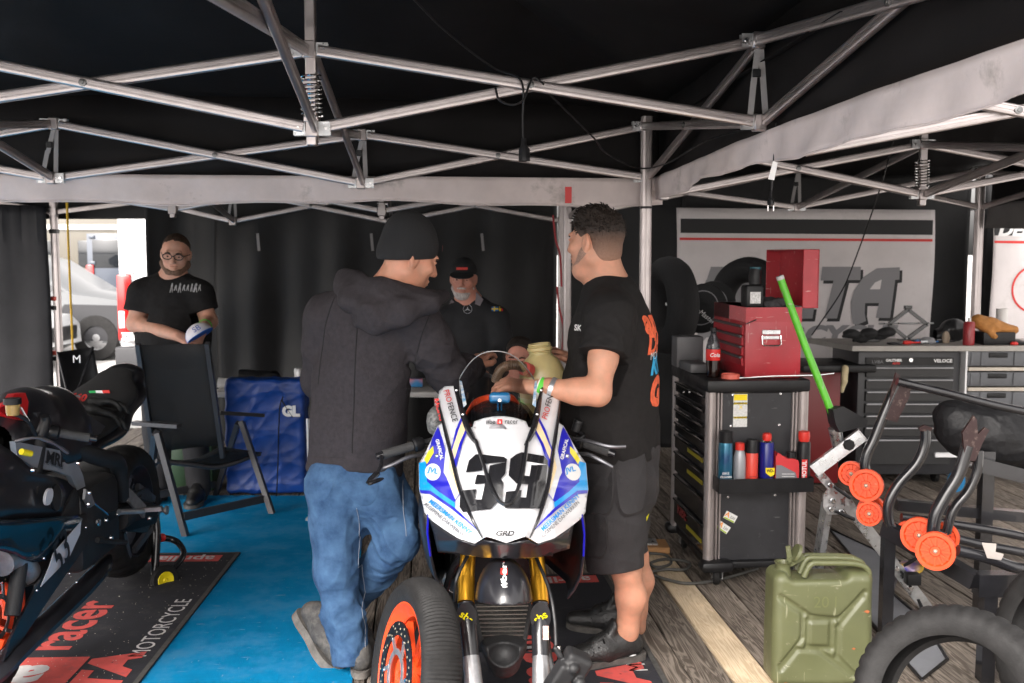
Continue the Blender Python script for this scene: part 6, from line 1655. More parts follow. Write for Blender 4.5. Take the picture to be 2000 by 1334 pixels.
# upper and lower fairing (left flank and its mirror)
def mirror2(p):
    l = MB2.inverted() @ V(p); l.y = -l.y; return MB2 @ l
RBL = mat('dark_blue_carbon_fairing', (.004, .016, .028), .18, coat=.6, var=.4, scale=3, dust=(.35, .38, .40), dscale=120, dlo=.72, dhi=.80)
upper = [sp(x, y, X) for x, y, X in ((-230, 800, -1.80), (-60, 840, -1.72), (20, 880, -1.69), (70, 922, -1.68), (128, 938, -1.69), (162, 985, -1.70), (150, 1008, -1.69), (60, 1012, -1.675), (-60, 1015, -1.68), (-230, 1000, -1.76))]
lower = [sp(x, y, X) for x, y, X in ((-230, 1010, -1.74), (0, 1016, -1.665), (100, 1010, -1.655), (160, 1012, -1.66), (120, 1078, -1.665), (62, 1098, -1.665), (0, 1076, -1.68), (-200, 1080, -1.76))]
for nm, ring, m_ in (('upper_fairing', upper, BK), ('lower_fairing', lower, RBL)):
    for sd in (0, 1):
        rr = [mirror2(p) for p in ring] if sd else ring
        c = sum(rr, V()) / len(rr) + (MB2.to_3x3() @ V((0, (.014 if sd == 0 else -.014), 0)))
        q = MB(); k = len(rr); rr2 = catmull(rr, 3, closed=True); k = len(rr2)
        mid = [c.lerp(p, .6) + (c - sum(rr, V()) / len(rr)) * .3 for p in rr2]
        q.v = rr2 + mid + [c]; q.f = [[i, (i + 1) % k, k + (i + 1) % k, k + i] for i in range(k)] + [[k + i, k + (i + 1) % k, 2 * k] for i in range(k)]
        q.build(nm, m_, m2, fix=False, solid=.006)
# belly rear edge panel with the race number
q = MB(); e = [sp(158, 1005, -1.66), sp(180, 1000, -1.66), sp(172, 1060, -1.655), sp(110, 1150, -1.65), sp(40, 1255, -1.65), sp(8, 1290, -1.65), sp(20, 1250, -1.66), sp(75, 1140, -1.66), sp(120, 1070, -1.66)]
n3 = V((1, -.15, .2)).normalized(); q.loft([e, [p - n3 * .012 for p in e]]); q.build('belly_edge', BK, m2)
e = [sp(159, 1018, -1.648), sp(157, 1042, -1.648), sp(135, 1090, -1.646), sp(80, 1146, -1.644), sp(96, 1108, -1.644), sp(105, 1080, -1.646)]
q = MB(); q.loft([e, [p - n3 * .003 for p in e]]); q.build('number_plate', mat('pale_plate', (.55, .56, .60), .4), m2)
ax_ = (sp(150, 1035, -1.644) - sp(95, 1130, -1.644)).normalized()
text('53', LETK, m2, wall_frame(sp(120, 1084, -1.634), ax_, V((0, -.5, 1))), .19, bold=.003, sx=.68, shear=.25)
for x, y in ((168, 1030), (86, 1090), (72, 1153), (136, 1120), (150, 1137)):
    q = MB(); q.ell((0, 0, 0), (.005, .005, .005), M=Matrix.Translation(sp(x, y, -1.643)), n=8, m=6); q.build('screw', CHROME, m2)
# long lower spear of the belly pan
q = MB(); q.tube(catmull([sp(214, 1085, -1.70), sp(190, 1120, -1.66), sp(120, 1190, -1.655), sp(30, 1275, -1.66), sp(-20, 1330, -1.68)], 5), [.012, .02, .03, .036, .04, .044, .046, .048, .05, .05, .05, .05, .05, .05, .05, .05, .05, .05, .048, .045, .04], 10, sx=.55); q.build('belly_pan', BK, m2)
# frame plate with lettering
e = [sp(30, 862, -1.70), sp(78, 872, -1.70), sp(120, 880, -1.70), sp(150, 898, -1.70), sp(163, 930, -1.70), sp(172, 975, -1.70), sp(155, 965, -1.70), sp(138, 930, -1.70), sp(110, 920, -1.70), sp(66, 912, -1.70), sp(34, 890, -1.70)]
q = MB(); q.loft([e, [p - V((.02, 0, 0)) for p in e]]); q.build('frame_plate', mat('frame_plate_alloy', (.30, .31, .34), .42, .35, var=.1), m2)
fx = (sp(130, 905, -1.69) - sp(85, 893, -1.69)).normalized()
text('MRP', LETK, m2, wall_frame(sp(110, 898, -1.696), fx), .065, bold=.002, sx=1.35); text('MOTORCYCLE', LETK, m2, wall_frame(sp(106, 908, -1.696), fx), .022, sx=1.1)
# red airbox side, cap, lettering on tank
e = [sp(20, 786, -1.74), sp(28, 770, -1.76), sp(50, 767, -1.76), sp(56, 785, -1.75), sp(52, 822, -1.73), sp(14, 814, -1.72), sp(-5, 800, -1.74)]
q = MB(); q.loft([e, [p - V((.03, -.01, 0)) for p in e]]); q.build('red_air_panel', mat('red_fairing', (.65, .012, .015), .35, coat=.3), m2)
q = MB(); q.lathe([(0, .012), (.03, .012), (.034, .0), (.034, -.01), (0, -.01)], 16, MB2 @ Matrix.Translation((.93, 0, 1.035))); q.build('filler_cap', mat('yellow_plastic', (.75, .6, .01), .45), m2)
text('RS', mat('grey_print', (.2, .2, .21), .5), m2, wall_frame(sp(138, 780, -1.775), (1, .6, -.25), (0, .4, 1)), .05, bold=.002, shear=.3); text('660', LETR, m2, wall_frame(sp(152, 776, -1.775), (1, .6, -.25), (0, .4, 1)), .04, bold=.002, shear=.3)
sp_t = P2(.14, .0, 1.02)
for i, m_ in enumerate((mat('flag_green', (.0, .28, .06), .6), LETW, LETR)):
    q = MB(); c = at(181 + i * 13, 766 - i * .5, 4.48); q.prism([(-.012, -.007), (.020, -.007), (.014, .007), (-.018, .007)], .001, wall_frame(c, (1, 0, .03), (0, .5, 1))); q.build('seat_flash', m_, m2)
e = [sp(x, y, -1.735) for x, y in ((72, 806), (120, 796), (165, 806), (215, 838), (190, 850), (120, 838), (76, 832))]; q = MB(); q.loft([e, [p - V((.05, 0, 0)) for p in e]]); q.build('tank_side_panel', mat('matt_grey_panel', (.035, .035, .04), .5), m2)
def flank(pts, X, m, name, d=.01):
    e = [sp(x, y, X) for x, y in pts]; q = MB(); q.loft([e, [p - V((d, 0, 0)) for p in e]]); q.build(name, m, m2)
flank([(97 + 7 * math.cos(i * PI / 6) - 3 * math.sin(i * PI / 6), 970 + 17 * math.sin(i * PI / 6)) for i in range(12)], -1.655, mat('pale_duct_insert', (.5, .5, .52), .3), 'duct_insert')
flank([(112 + 9 * math.cos(i * PI / 6), 972 + 26 * math.sin(i * PI / 6)) for i in range(12)], -1.668, BLKM, 'duct_rim')
flank([(168, 955), (178, 962), (186, 985), (176, 992), (166, 975)], -1.65, CAST, 'rearset_plate'); flank([(196, 1005), (240, 992), (246, 1000), (200, 1026)], -1.66, mat('grey_swingarm', (0, 0, 0)), 'rearset_arm')
flank([(60, 1085), (118, 1078), (102, 1100), (72, 1140), (40, 1150)], -1.70, mat('carbon_brown', (.05, .04, .033), .35, coat=.4), 'carbon_duct', .03)
for x, y, r in ((172, 962, .010), (190, 1020, .016), (205, 1016, .009), (228, 1004, .009), (170, 985, .008), (215, 1050, .010), (290, 1012, .009), (62, 918, .009), (150, 905, .006)):
    q = MB(); q.lathe([(0, .012), (r * .7, .012), (r, .008), (r, 0), (0, 0)], 8, Matrix.Translation(sp(x, y, -1.648)) @ Matrix.Rotation(PI / 2, 4, 'Y')); q.build('bolt', CHROME, m2)
e = [at(x, y, Y) for x, y, Y in ((214, 738, 4.72), (262, 724, 4.82), (258, 742, 4.80), (243, 752, 4.76), (226, 744, 4.74))]; q = MB(); q.loft([e, [p - V((0, 0, .012)) for p in e]]); q.build('tail_highlight', mat('painted_highlight_grey', (.10, .10, .105), .12, coat=.6), m2)  # painted highlight: lighter grey patch shaped like the sheen on the tail top
for a_, b_ in (((268, 950), (300, 975)), ((296, 1030), (262, 1075)), ((240, 1040), (252, 1090))): q = MB(); q.bar(sp(*a_, -1.755), sp(*b_, -1.755), .02, .03); q.build('rim_spoke', mat('lighter_rim', (.10, .10, .11), .35, .5), m2)
# handlebar, lever, master cylinder with amber fluid
g0, g1 = P2(.99, .12, .905), P2(.93, .39, .885); g0 = sp(72, 838, -1.72); g1 = sp(178, 856, -1.555); clip_on(m2, g0, g1); clip_on(m2, mirror2(g0), mirror2(g1))
q = MB(); q.tube(catmull([sp(30, 862, -1.66), sp(70, 855, -1.60), sp(105, 866, -1.555), sp(132, 884, -1.53)], 5), [.008 + .002 * math.sin(i) for i in range(16)], 8, sx=.7); q.build('lever', mat('grey_lever', (0, 0, 0)), m2)
q = MB(); q.lathe([(0, .03), (.028, .03), (.028, .014), (.024, .012), (.021, -.024), (0, -.024)], 18, Matrix.Translation(sp(25, 797, -1.69))); rsv = q.build('reservoir', mat('amber_reservoir', (.45, .30, .10), .25, trans=.4), m2)
q = MB(); q.lathe([(0, .034), (.029, .034), (.029, .014), (0, .014)], 18, Matrix.Translation(sp(25, 797, -1.69))); q.build('reservoir_cap', BLK, rsv)
q = MB(); q.tube(catmull([sp(28, 808, -1.69), sp(55, 822, -1.66), sp(70, 850, -1.66)], 5), .008, 8); q.build('hose', BLK, m2)
q = MB(); q.tube([sp(88, 812, -1.64), sp(90, 822, -1.64), sp(84, 840, -1.645), sp(80, 850, -1.65)], [.016, .019, .021, .019], 12); q.build('switch_pod', BLK, m2)
q = MB(); q.bar(sp(40, 795, -1.68), sp(56, 822, -1.66), .02, .004); q.build('bracket', CAST, m2)
q = MB(); q.cyl(sp(42, 882, -1.63), sp(60, 886, -1.62), .011, n=10); q.build('lever_adjuster', mat('yellow_plastic', (.75, .6, .01)), m2)
q = MB(); q.cyl(at(194, 926, 4.40), at(194, 938, 4.40), .012, n=10); q.build('shock_adjuster', mat('purple_anodised', (.25, .02, .35), .3, .8), m2)
# swingarm plates, rearsets, hugger
e = [sp(300, 985, -1.69), sp(312, 1000, -1.69), sp(305, 1022, -1.69), sp(250, 1038, -1.70), sp(230, 1026, -1.70), sp(285, 1010, -1.69)]
q = MB(); q.loft([e, [p - V((.012, 0, 0)) for p in e]]); q.build('swingarm_plate', mat('grey_swingarm', (.24, .26, .31), .4, .4), m2)
e = [sp(195, 950, -1.74), sp(235, 958, -1.74), sp(300, 982, -1.73), sp(302, 1000, -1.73), sp(238, 990, -1.74), sp(195, 985, -1.74)]
q = MB(); q.loft([e, [p - V((.03, 0, 0)) for p in e]]); q.build('swingarm_brace', BKM, m2)
q = MB(); q.tube([sp(172, 975, -1.66), sp(210, 1005, -1.66)], .006, 8); q.build('shift_rod', CHROME, m2)
q = MB(); q.tube([sp(232, 1000, -1.62), sp(280, 998, -1.56)], .012, 10); q.build('rear_footpeg', CAST, m2)
q = MB(); q.tube([sp(190, 1055, -1.64), sp(246, 1060, -1.60)], [.012, .010], 10); q.build('gear_lever', BKM, m2)
S = SDF(P2(.1, .12, .3) - V((.3, .4, .3)), P2(.1, .12, .3) + V((.3, .4, .6)), .007); S.cap(P2(.36, 0, .60), P2(.30, 0, .44), .10, .11, front=(0, 1, 0), flat=.5); S.build('hugger', BKM, m2)
q = MB(); q.tube(catmull([sp(0, 1100, -1.72), sp(20, 1085, -1.72), sp(38, 1100, -1.72), sp(52, 1120, -1.72)], 5), [.05] * 16, 14); q.build('header_pipe', CAST, m2)
FWm = MB2 @ Matrix.Translation((1.385, 0, .325)) @ Matrix.Rotation(-PI / 2, 4, 'X'); add_wheel(m2, FWm, ORG, every=5)
for s in (-1, 1):
    q = MB(); q.cyl(P2(1.39, s * .105, .33), P2(1.10, s * .105, .95), .027, n=14); q.build('fork_tube', BKM, m2)
# gloves on the seat
S = SDF(at(190, 800, 4.3) - V((.25, .25, .2)), at(190, 800, 4.3) + V((.25, .25, .2)), .006)
gl0 = at(168, 795, 4.28); add_hand(S, gl0, (.75, .2, -.28), (.2, -.2, -1), 1, curl=.35, size=1.15, k=.008); add_hand(S, gl0 + V((-.01, .02, .018)), (.8, .25, .0), (.1, -.2, -1), 1, curl=.45, size=1.1); S.build('riding_gloves', mat('black_leather_glove', (.008, .008, .008), .6, bump=.5, bscale=200), None, label='pair of black riding gloves lying on the black motorcycle seat', cat='gloves')
# rear paddock stand with yellow wheel
ps = thing('paddock_stand', 'black rear stand with yellow-hubbed wheel under the black motorcycle', 'paddock stand', gr(318, 1145), group='paddock stands')
q = MB(); q.tube(catmull([at(303, 1005, 4.88), at(306, 1040, 4.86), at(304, 1090, 4.83), at(302, 1128, 4.80), at(312, 1140, 4.78)], 5), .021, 10); q.build('upright', BLKM, ps)
q = MB(); q.tube(catmull([at(305, 1052, 4.88), at(330, 1052, 4.95), at(350, 1062, 4.95), at(358, 1085, 4.90), at(330, 1120, 4.80), at(318, 1135, 4.76)], 6), .016, 10); q.build('hoop', BLKM, ps)
q = MB(); q.cyl(at(311, 1050, 4.9), at(318, 1050, 4.92), .022, n=12); q.build('red_band', RED, ps)
WH = Matrix.Translation(at(321, 1132, 4.70)) @ frame_z(V((.75, -.66, .05))).to_4x4(); s0 = at(321, 1132, 4.70)
q = MB(); q.lathe([(.038, -.016), (.064, -.016), (.072, -.006), (.072, .006), (.064, .016), (.038, .016)], 24, WH, closed=True); q.build('wheel', RUB, ps)
q = MB(); q.lathe([(0, .012), (.006, .018), (.012, .012), (.040, .019), (.045, .012), (.045, -.014), (0, -.014)], 20, WH); q.build('wheel_hub', mat('yellow_plastic', (0, 0, 0)), ps)
q = MB(); q.tube(catmull([mirror2(at(303, 1005, 4.88)), mirror2(at(304, 1090, 4.83)), mirror2(at(312, 1140, 4.78))], 5), .021, 10); q.build('upright', BLKM, ps)
# ================================================================== right side: tools, cans, stands
TO = V((.935, 4.68, 0)); TFm = fr(TO, GX)
tz = lambda py, Y=4.7: CAM_H - (py - 495) / 1944 * Y
tx = lambda px: (px - 1390) / 200 * .475
PANEL = mat('dark_grey_panel_paint', (.022, .022, .025), .5, var=.2, scale=8, dust=(.12, .12, .12), dscale=14, dlo=.62, dhi=.82, rvar=.1, scr=(.09, .09, .09), slo=.72)
DRAW = mat('gloss_black_drawer', (.008, .008, .009), .14, coat=.4, var=.3, scale=6)
POST = mat('warm_grey_alloy', (.36, .32, .31), .42, .6, var=.1, scale=8)
tr = thing('tool_trolley', 'tall black wheeled tool trolley with grey corner posts and a red toolbox on top', 'tool trolley', TO)
def T(name, m, fn, par=None):
    q = MB(); fn(q); q.v = [TFm @ p for p in q.v]; return q.build(name, m, par or tr)
TW, TD = .475, .66
T('cabinet_body', PANEL, lambda q: q.box((TW / 2, TD / 2, .53), (TW - .03, TD - .03, .82), bevel=.004, seg=1))
for x in (.012, TW - .012):
    for y in (.012, TD - .012):
        o_ = T('corner_post', POST, lambda q: (q.cyl((x, y, .125), (x, y, .945), .026, n=18)))
        sg = 1 if x < .2 else -1
        T('post_rib', POST, lambda q: q.box((x + sg * .034, y + (-.004 if y < .3 else .004), .535), (.012, .02, .82), bevel=.004, seg=1), o_)
        T('post_rib', POST, lambda q: q.box((x + sg * .050, y + (-.002 if y < .3 else .002), .535), (.010, .02, .82), bevel=.003, seg=1), o_)
T('top_tray', BLK, lambda q: q.box((TW / 2, TD / 2, .972), (TW + .03, TD + .04, .062), bevel=.014))
T('base', BLK, lambda q: q.box((TW / 2, TD / 2, .105), (TW - .02, TD + .03, .035), bevel=.01))
for y in (-.01, TD + .01): T('bumper', BLK, lambda q: q.box((.045, y, .105), (.16, .09, .055), bevel=.022))
for i, (z0, z1) in enumerate(((.86, .925), (.785, .853), (.715, .778), (.645, .708), (.555, .638), (.43, .548), (.30, .423), (.15, .292))):
    d_ = T('drawer', DRAW, lambda q: q.box((.006, TD / 2, (z0 + z1) / 2), (.022, TD - .09, z1 - z0 - .008), bevel=.004, seg=1))
    T('drawer_lip', DRAW, lambda q: q.tube([(-.008, .055, z1 - .010), (-.014, TD / 2, z1 - .008), (-.008, TD - .055, z1 - .010)], .007, 8), d_)
YS = mat('yellow_reflective_strip', (.32, .27, .01), .4)
for z in (.60, .49, .20): T('yellow_strip', YS, lambda q: q.box((-.0065, TD * .32, z), (.003, TD * .42, .02)))
text('RIBE', mat('dark_red_print', (.22, .02, .02), .5), tr, TFm @ wall_frame((-.008, .44, .25), (0, -1, 0)), .08, bold=.003, sx=1.2)
T('lock', CHROME, lambda q: q.lathe([(0, .006), (.012, .006), (.012, 0), (0, 0)], 12, Matrix.Translation((-.0165, .40, .89)) @ Matrix.Rotation(-PI / 2, 4, 'Y')))
casters = ((.06, .03), (.06, TD - .03), (TW - .06, .03), (TW - .06, TD - .03))
for x, y in casters:
    cw = T('caster', RUB, lambda q: q.lathe([(.020, -.014), (.044, -.016), (.05, -.01), (.05, .01), (.044, .016), (.020, .014)], 24, Matrix.Translation((x, y, .05)) @ Matrix.Rotation(PI / 2, 4, 'Y') @ Matrix.Rotation(.25, 4, 'X'), closed=True))
    T('caster_hub', CHROME, lambda q: q.lathe([(0, -.010), (.022, -.012), (.022, .012), (0, .010)], 18, Matrix.Translation((x, y, .05)) @ Matrix.Rotation(PI / 2, 4, 'Y') @ Matrix.Rotation(.25, 4, 'X')), cw)
    T('caster_fork', STEEL, lambda q: (q.box((x - .024, y, .065), (.004, .04, .075)), q.box((x + .024, y, .065), (.004, .04, .075)), q.box((x, y, .098), (.055, .06, .008))), cw)
SF = lambda px, py, y=.013: TFm @ wall_frame((tx(px), y, tz(py)), (1, 0, 0))
def sfront(w_px, h_px, px, py, m, name, y=.0125): return rect(w_px / 200 * .475, h_px / 1944 * 4.7, SF(px, py, y), m, tr, name)
sfront(29, 66, 1456, 804, mat('pale_label', (.62, .62, .6), .5, var=.2, scale=150), 'warning_label'); YL = mat('yellow_label', (.80, .62, .0), .5)
sfront(27.5, 12, 1456, 778, YL, 'label_band', .0118); sfront(27.5, 4, 1456, 790, YL, 'label_band', .0118); sfront(27.5, 4, 1456, 818, YL, 'label_band', .0118)
text('WARNING', LETK, tr, SF(1456, 790, .0112), .014, bold=.0004, sx=1.1); text('WARNING', LETK, tr, SF(1456, 818, .0112), .013, bold=.0004, sx=1.1); text('X', YL, tr, SF(1457, 798, .0112), .03)
for x, y in ((1440, 773), (1538, 772), (1437, 835), (1537, 834), (1434, 978), (1532, 976)):
    T('panel_screw', CHROME, lambda q: q.lathe([(0, .004), (.006, .003), (.007, 0), (0, 0)], 10, Matrix.Translation((tx(x), .014, tz(y))) @ Matrix.Rotation(PI / 2, 4, 'X')))
STW = mat('white_sticker', (.68, .68, .66), .5, var=.1, scale=40); STO = mat('orange_print', (.75, .25, .02), .5)
for px, py, an in ((1440, 1018, R(-28)), (1426, 1039, R(-35))):
    Ms = SF(px, py, .0122) @ Matrix.Rotation(an, 4, 'Z'); rect(.062, .038, Ms, STW, tr, 'sticker')
    text('A', STO, tr, Ms @ Matrix.Translation((-.018, .004, .0008)), .034, bold=.001); text('230', LETK, tr, Ms @ Matrix.Translation((.010, .0, .0008)), .018, shear=.2)
    rect(.055, .006, Ms @ Matrix.Translation((0, -.015, .0008)), mat('lime_print', (.35, .5, .02), .5), tr, 'sticker_band')
# shelf hung on the side, with its cans
sh_ = T('side_shelf', BLK, lambda q: (q.box((TW / 2 + .012, -.112, .515), (TW - .02, .006, .068)), q.box((TW / 2 + .012, -.05, .484), (TW - .02, .118, .005)), q.box((.025, -.05, .515), (.005, .118, .068)), q.box((TW, -.05, .515), (.005, .118, .068))))
SH = .487
def can(name, label, cat, px, r, segs, lid=None, y=-.058):
    """segs: list of (part name, material, [(r,z)...]); z from the shelf up"""
    base = TFm @ V((tx(px), y, SH)); t = thing(name, label, cat, base, group='bottles and cans on the trolley shelf')
    for nm, m_, pf in segs:
        q = MB(); q.lathe([(0, pf[0][1])] + pf + [(0, pf[-1][1])], 24, Matrix.Translation(base)); q.build(nm, m_, t)
    return t, base
hz = lambda py: tz(py, 4.62) - SH
t, bs = can('spray_can', 'dark blue spray can with tall black lid at the post end of the shelf', 'spray can', 1418, .033, [('can_body', mat('blue_can_paint', (.01, .05, .14), .3, .3, col2=(.03, .20, .28), scale=9), [(.031, 0), (.033, .004), (.033, hz(872)), (.030, hz(868))]), ('lid', BLK, [(.030, hz(868)), (.031, hz(846)), (.029, hz(845))])])
text('BIKE', LETW, t, Matrix.Translation(bs + V((-.004, -.034, .085))) @ Matrix.Rotation(PI / 2, 4, 'X'), .017); text('CLEANER', LETW, t, Matrix.Translation(bs + V((-.002, -.034, .068))) @ Matrix.Rotation(PI / 2, 4, 'X'), .013, bold=.0003)
can('oil_bottle', 'small silver plastic bottle with a red screw cap', 'bottle', 1447, .028, [('bottle_body', mat('silver_plastic', (.33, .34, .36), .4, .3), [(.026, 0), (.029, .005), (.029, hz(900)), (.022, hz(886)), (.018, hz(883))]), ('cap', mat('red_cap', (.6, .03, .02), .4), [(.022, hz(883)), (.022, hz(870)), (.020, hz(869))])])
t, bs = can('spray_can', 'red spray can with wide black lid', 'spray can', 1472, .028, [('can_body', mat('red_can_paint', (.62, .05, .03), .35), [(.028, 0), (.029, .004), (.029, hz(891)), (.027, hz(889))]), ('lid', BLK, [(.0285, hz(889)), (.0285, hz(866)), (.026, hz(863))])])
for i in range(3): rect(.035, .003, Matrix.Translation(bs + V((0, -.0295, .03 + .018 * i))) @ Matrix.Rotation(PI / 2, 4, 'X'), mat('dark_red_print', (0, 0, 0)), t)
t, bs = can('spray_can', 'blue spray can with yellow shield and red straw cap', 'spray can', 1502, .032, [('can_body', mat('deep_blue_can', (.008, .012, .16), .3), [(.031, 0), (.033, .004), (.033, hz(872)), (.028, hz(868))]), ('dome', CHROME, [(.028, hz(868)), (.02, hz(865))]), ('cap', mat('red_cap', (0, 0, 0)), [(.019, hz(866)), (.022, hz(858)), (.020, hz(852)), (.012, hz(850))])])
fm = lambda x, z: Matrix.Translation(bs + V((x, -.0345, z))) @ Matrix.Rotation(PI / 2, 4, 'X')
poly([(-.012, .02), (.030, .02), (.030, -.012), (.012, -.022), (-.012, -.004)], fm(0, .088), YL, t, 'label'); text('WD-', LETK, t, fm(.010, .094) @ Matrix.Translation((0, 0, .001)), .020, bold=.0008, sx=.8)
rect(.03, .012, fm(.006, .045), LETW, t, 'label'); rect(.02, .006, fm(.006, .033), LETR, t, 'label')
q0 = TFm @ V((tx(1541), -.058, SH)); jg = thing('oil_jug', 'red plastic oil jug with grey label and black cap on the trolley shelf', 'jug', q0, group='bottles and cans on the trolley shelf')
pj = [(-.055, 0), (.055, 0), (.055, .125), (.05, .142), (.028, .150), (.0, .150), (-.025, .165), (-.046, .178), (-.055, .160)]
q = MB(); q.prism(pj, .07, Matrix.Translation(q0 + V((0, .035, 0))) @ Matrix.Rotation(PI / 2, 4, 'X')); q.build('jug_body', mat('red_jug_plastic', (.55, .035, .04), .4), jg)
q = MB(); q.lathe([(0, .026), (.021, .026), (.022, 0), (0, 0)], 20, Matrix.Translation(q0 + V((.026, 0, .150)))); q.build('cap', BLK, jg)
poly([(-.054, .12), (-.03, .12), (.038, .085), (.046, .06), (.046, .004), (-.054, .004)], Matrix.Translation(q0 + V((0, -.0365, 0))) @ Matrix.Rotation(PI / 2, 4, 'X'), mat('grey_label', (.17, .17, .185), .45), jg, 'label')
for i in range(5): rect(.06, .003, Matrix.Translation(q0 + V((.004, -.0378, .03 + .012 * i))) @ Matrix.Rotation(PI / 2, 4, 'X'), mat('pale_label', (0, 0, 0)), jg)
text('MA2', LETW, jg, Matrix.Translation(q0 + V((.0, -.0378, .017))) @ Matrix.Rotation(PI / 2, 4, 'X'), .014)
t, bs = can('spray_can', 'black spray can with tall red upright label and red trigger cap', 'spray can', 1578, .030, [('can_body', BLK, [(.029, 0), (.031, .004), (.031, hz(872)), (.026, hz(868))]), ('cap', mat('red_cap', (0, 0, 0)), [(.024, hz(868)), (.028, hz(858)), (.026, hz(849)), (.012, hz(847))])])
rect(.026, .100, Matrix.Translation(bs + V((-.004, -.0325, .095))) @ Matrix.Rotation(PI / 2, 4, 'X'), mat('red_label', (.68, .02, .015), .45), t, 'label')
text('MOTUL', LETW, t, Matrix.Translation(bs + V((-.004, -.0335, .095))) @ Matrix.Rotation(PI / 2, 4, 'X') @ Matrix.Rotation(PI / 2, 4, 'Z'), .027, bold=.001, sx=.95)
text('MC CARE', LETW, t, Matrix.Translation(bs + V((0, -.0325, .022))) @ Matrix.Rotation(PI / 2, 4, 'X'), .012)
# ---- red toolbox
REDB = mat('worn_red_enamel', (.36, .018, .028), .35, var=.12, scale=7, dust=(.42, .16, .15), dscale=22, dlo=.66, dhi=.84, coat=.1, scr=(.48, .22, .20), slo=.68)
tb0 = TFm @ V((.18, .03, 1.004)); tbm = fr(tb0, GX); bxr = thing('toolbox', 'worn red metal drawer toolbox with its lid open on the black trolley', 'toolbox', tb0)
def X(name, m, fn, par=None):
    q = MB(); fn(q); q.v = [tbm @ p for p in q.v]; return q.build(name, m, par or bxr)
BW, BD, BH = .275, .52, .335
X('box_body', REDB, lambda q: (q.box((BW / 2, BD / 2, BH / 2 - .03), (BW, BD, BH - .06), bevel=.006), q.box((BW / 2, .004, BH - .03), (BW, .008, .07)), q.box((BW / 2, BD - .004, BH - .03), (BW, .008, .07)), q.box((.004, BD / 2, BH - .03), (.008, BD - .016, .07)), q.box((BW - .004, BD / 2, BH - .03), (.008, BD - .016, .07))))
for i, z in enumerate((.235, .185, .135, .085)):
    dr_ = X('drawer', REDB, lambda q: q.box((-.004, BD / 2, z - .006), (.012, BD - .05, .044), bevel=.003, seg=1)); X('drawer_pull', mat('dark_grey_pull', (.06, .06, .062), .4), lambda q: q.box((-.014, BD / 2, z + .014), (.016, BD - .05, .012), bevel=.003, seg=1), dr_)
X('carry_plate', STEEL, lambda q: (q.box((.125, -.003, .222), (.09, .005, .022), bevel=.002, seg=1), q.box((.125, -.003, .196), (.08, .005, .018), bevel=.002, seg=1)))
X('carry_handle', CHROME, lambda q: q.tube([(.08, -.008, .205), (.08, -.014, .165), (.092, -.015, .158), (.158, -.015, .158), (.170, -.014, .165), (.170, -.008, .205)], .004, 8))
X('tape', BLK, lambda q: q.bar((0.0, -.002, .262), (.05, -.002, .282), .003, .018, up=(0, 1, 0)))
X('lid', REDB, lambda q: (q.box((BW + .075, BD / 2, BH + .140), (.008, BD, .28)), q.box((BW + .04, .004, BH + .140), (.08, .008, .28), bevel=.003, seg=1), q.box((BW + .04, BD - .004, BH + .140), (.08, .008, .28), bevel=.003, seg=1), q.box((BW + .04, BD / 2, BH + .277), (.08, BD, .008), bevel=.003, seg=1)))
# things on the box and trolley
bt = thing('battery_pack', 'black power tool battery with white label standing in the open red toolbox', 'battery', tbm @ V((.02, .06, BH)))
q = MB(); q.box((.055, .08, BH + .055), (.085, .10, .11), bevel=.012); q.v = [tbm @ p for p in q.v]; q.build('battery_body', BLK, bt)
q = MB(); q.tube([(.07, .085, BH + .11), (.07, .09, BH + .15), (.075, .095, BH + .19)], [.028, .030, .027], 16); q.v = [tbm @ p for p in q.v]; q.build('tool_handle', BLK, bt)
q = MB(); q.tube([(.075, .095, BH + .185), (.075, .095, BH + .195)], .028, 16); q.v = [tbm @ p for p in q.v]; q.build('teal_ring', mat('teal_plastic', (.0, .08, .11), .4), bt)
rect(.052, .055, tbm @ wall_frame((.055, .0285, BH + .05), (1, 0, 0)), mat('battery_label', (.55, .55, .55), .5, var=.4, scale=160), bt, 'label')
S = SDF(tbm @ V((.05, .0, BH - .02)) - V((.1, .05, .02)), tbm @ V((.28, .4, BH + .08)) + V((.1, .2, .05)), .006)
for x, y, z, r in ((.15, .08, .02, .05), (.21, .12, .03, .045), (.12, .2, .02, .06), (.2, .28, .02, .06), (.24, .06, .01, .03)): S.ell(tbm @ V((x, y, BH - .01 + z)), (r, r * .9, r * .6), k=.02)
S.warp(folds(33, .01, 60, (1, 1, 0), .4)); S.build('rag', mat('dark_grey_rag', (.05, .048, .05), .95, var=.4, scale=50), None, label='crumpled dark grey rag lying in the open red toolbox', cat='rag')
cb_ = TFm @ V((.045, .10, 1.004)); ct = thing('cola_bottle', 'half full cola bottle with red label on the trolley top', 'bottle', cb_)
PET = mat('clear_bottle', (.25, .25, .27), .08, trans=.85); COLA = mat('cola', (.012, .005, .004), .1)
q = MB(); q.lathe([(0, 0), (.028, 0), (.033, .01), (.031, .04), (.034, .07), (.034, .085), (0, .085)], 24, Matrix.Translation(cb_)); q.build('liquid', COLA, ct)
q = MB(); q.lathe([(.0335, .085), (.0335, .145), (.026, .18), (.014, .205), (.013, .222)], 24, Matrix.Translation(cb_)); q.build('bottle_shell', PET, ct, solid=.001)
q = MB(); q.lathe([(.0348, .085), (.0348, .135), (.034, .137), (.034, .083)], 24, Matrix.Translation(cb_), closed=True); q.build('label', mat('red_label', (0, 0, 0)), ct)
text('Cola', LETW, ct, Matrix.Translation(cb_ + V((0, -.0362, .11))) @ Matrix.Rotation(PI / 2, 4, 'X'), .026, shear=.3, bold=.0005)
q = MB(); q.lathe([(0, .018), (.014, .018), (.015, 0), (0, 0)], 18, Matrix.Translation(cb_ + V((0, 0, .222)))); q.build('cap', BLK, ct)
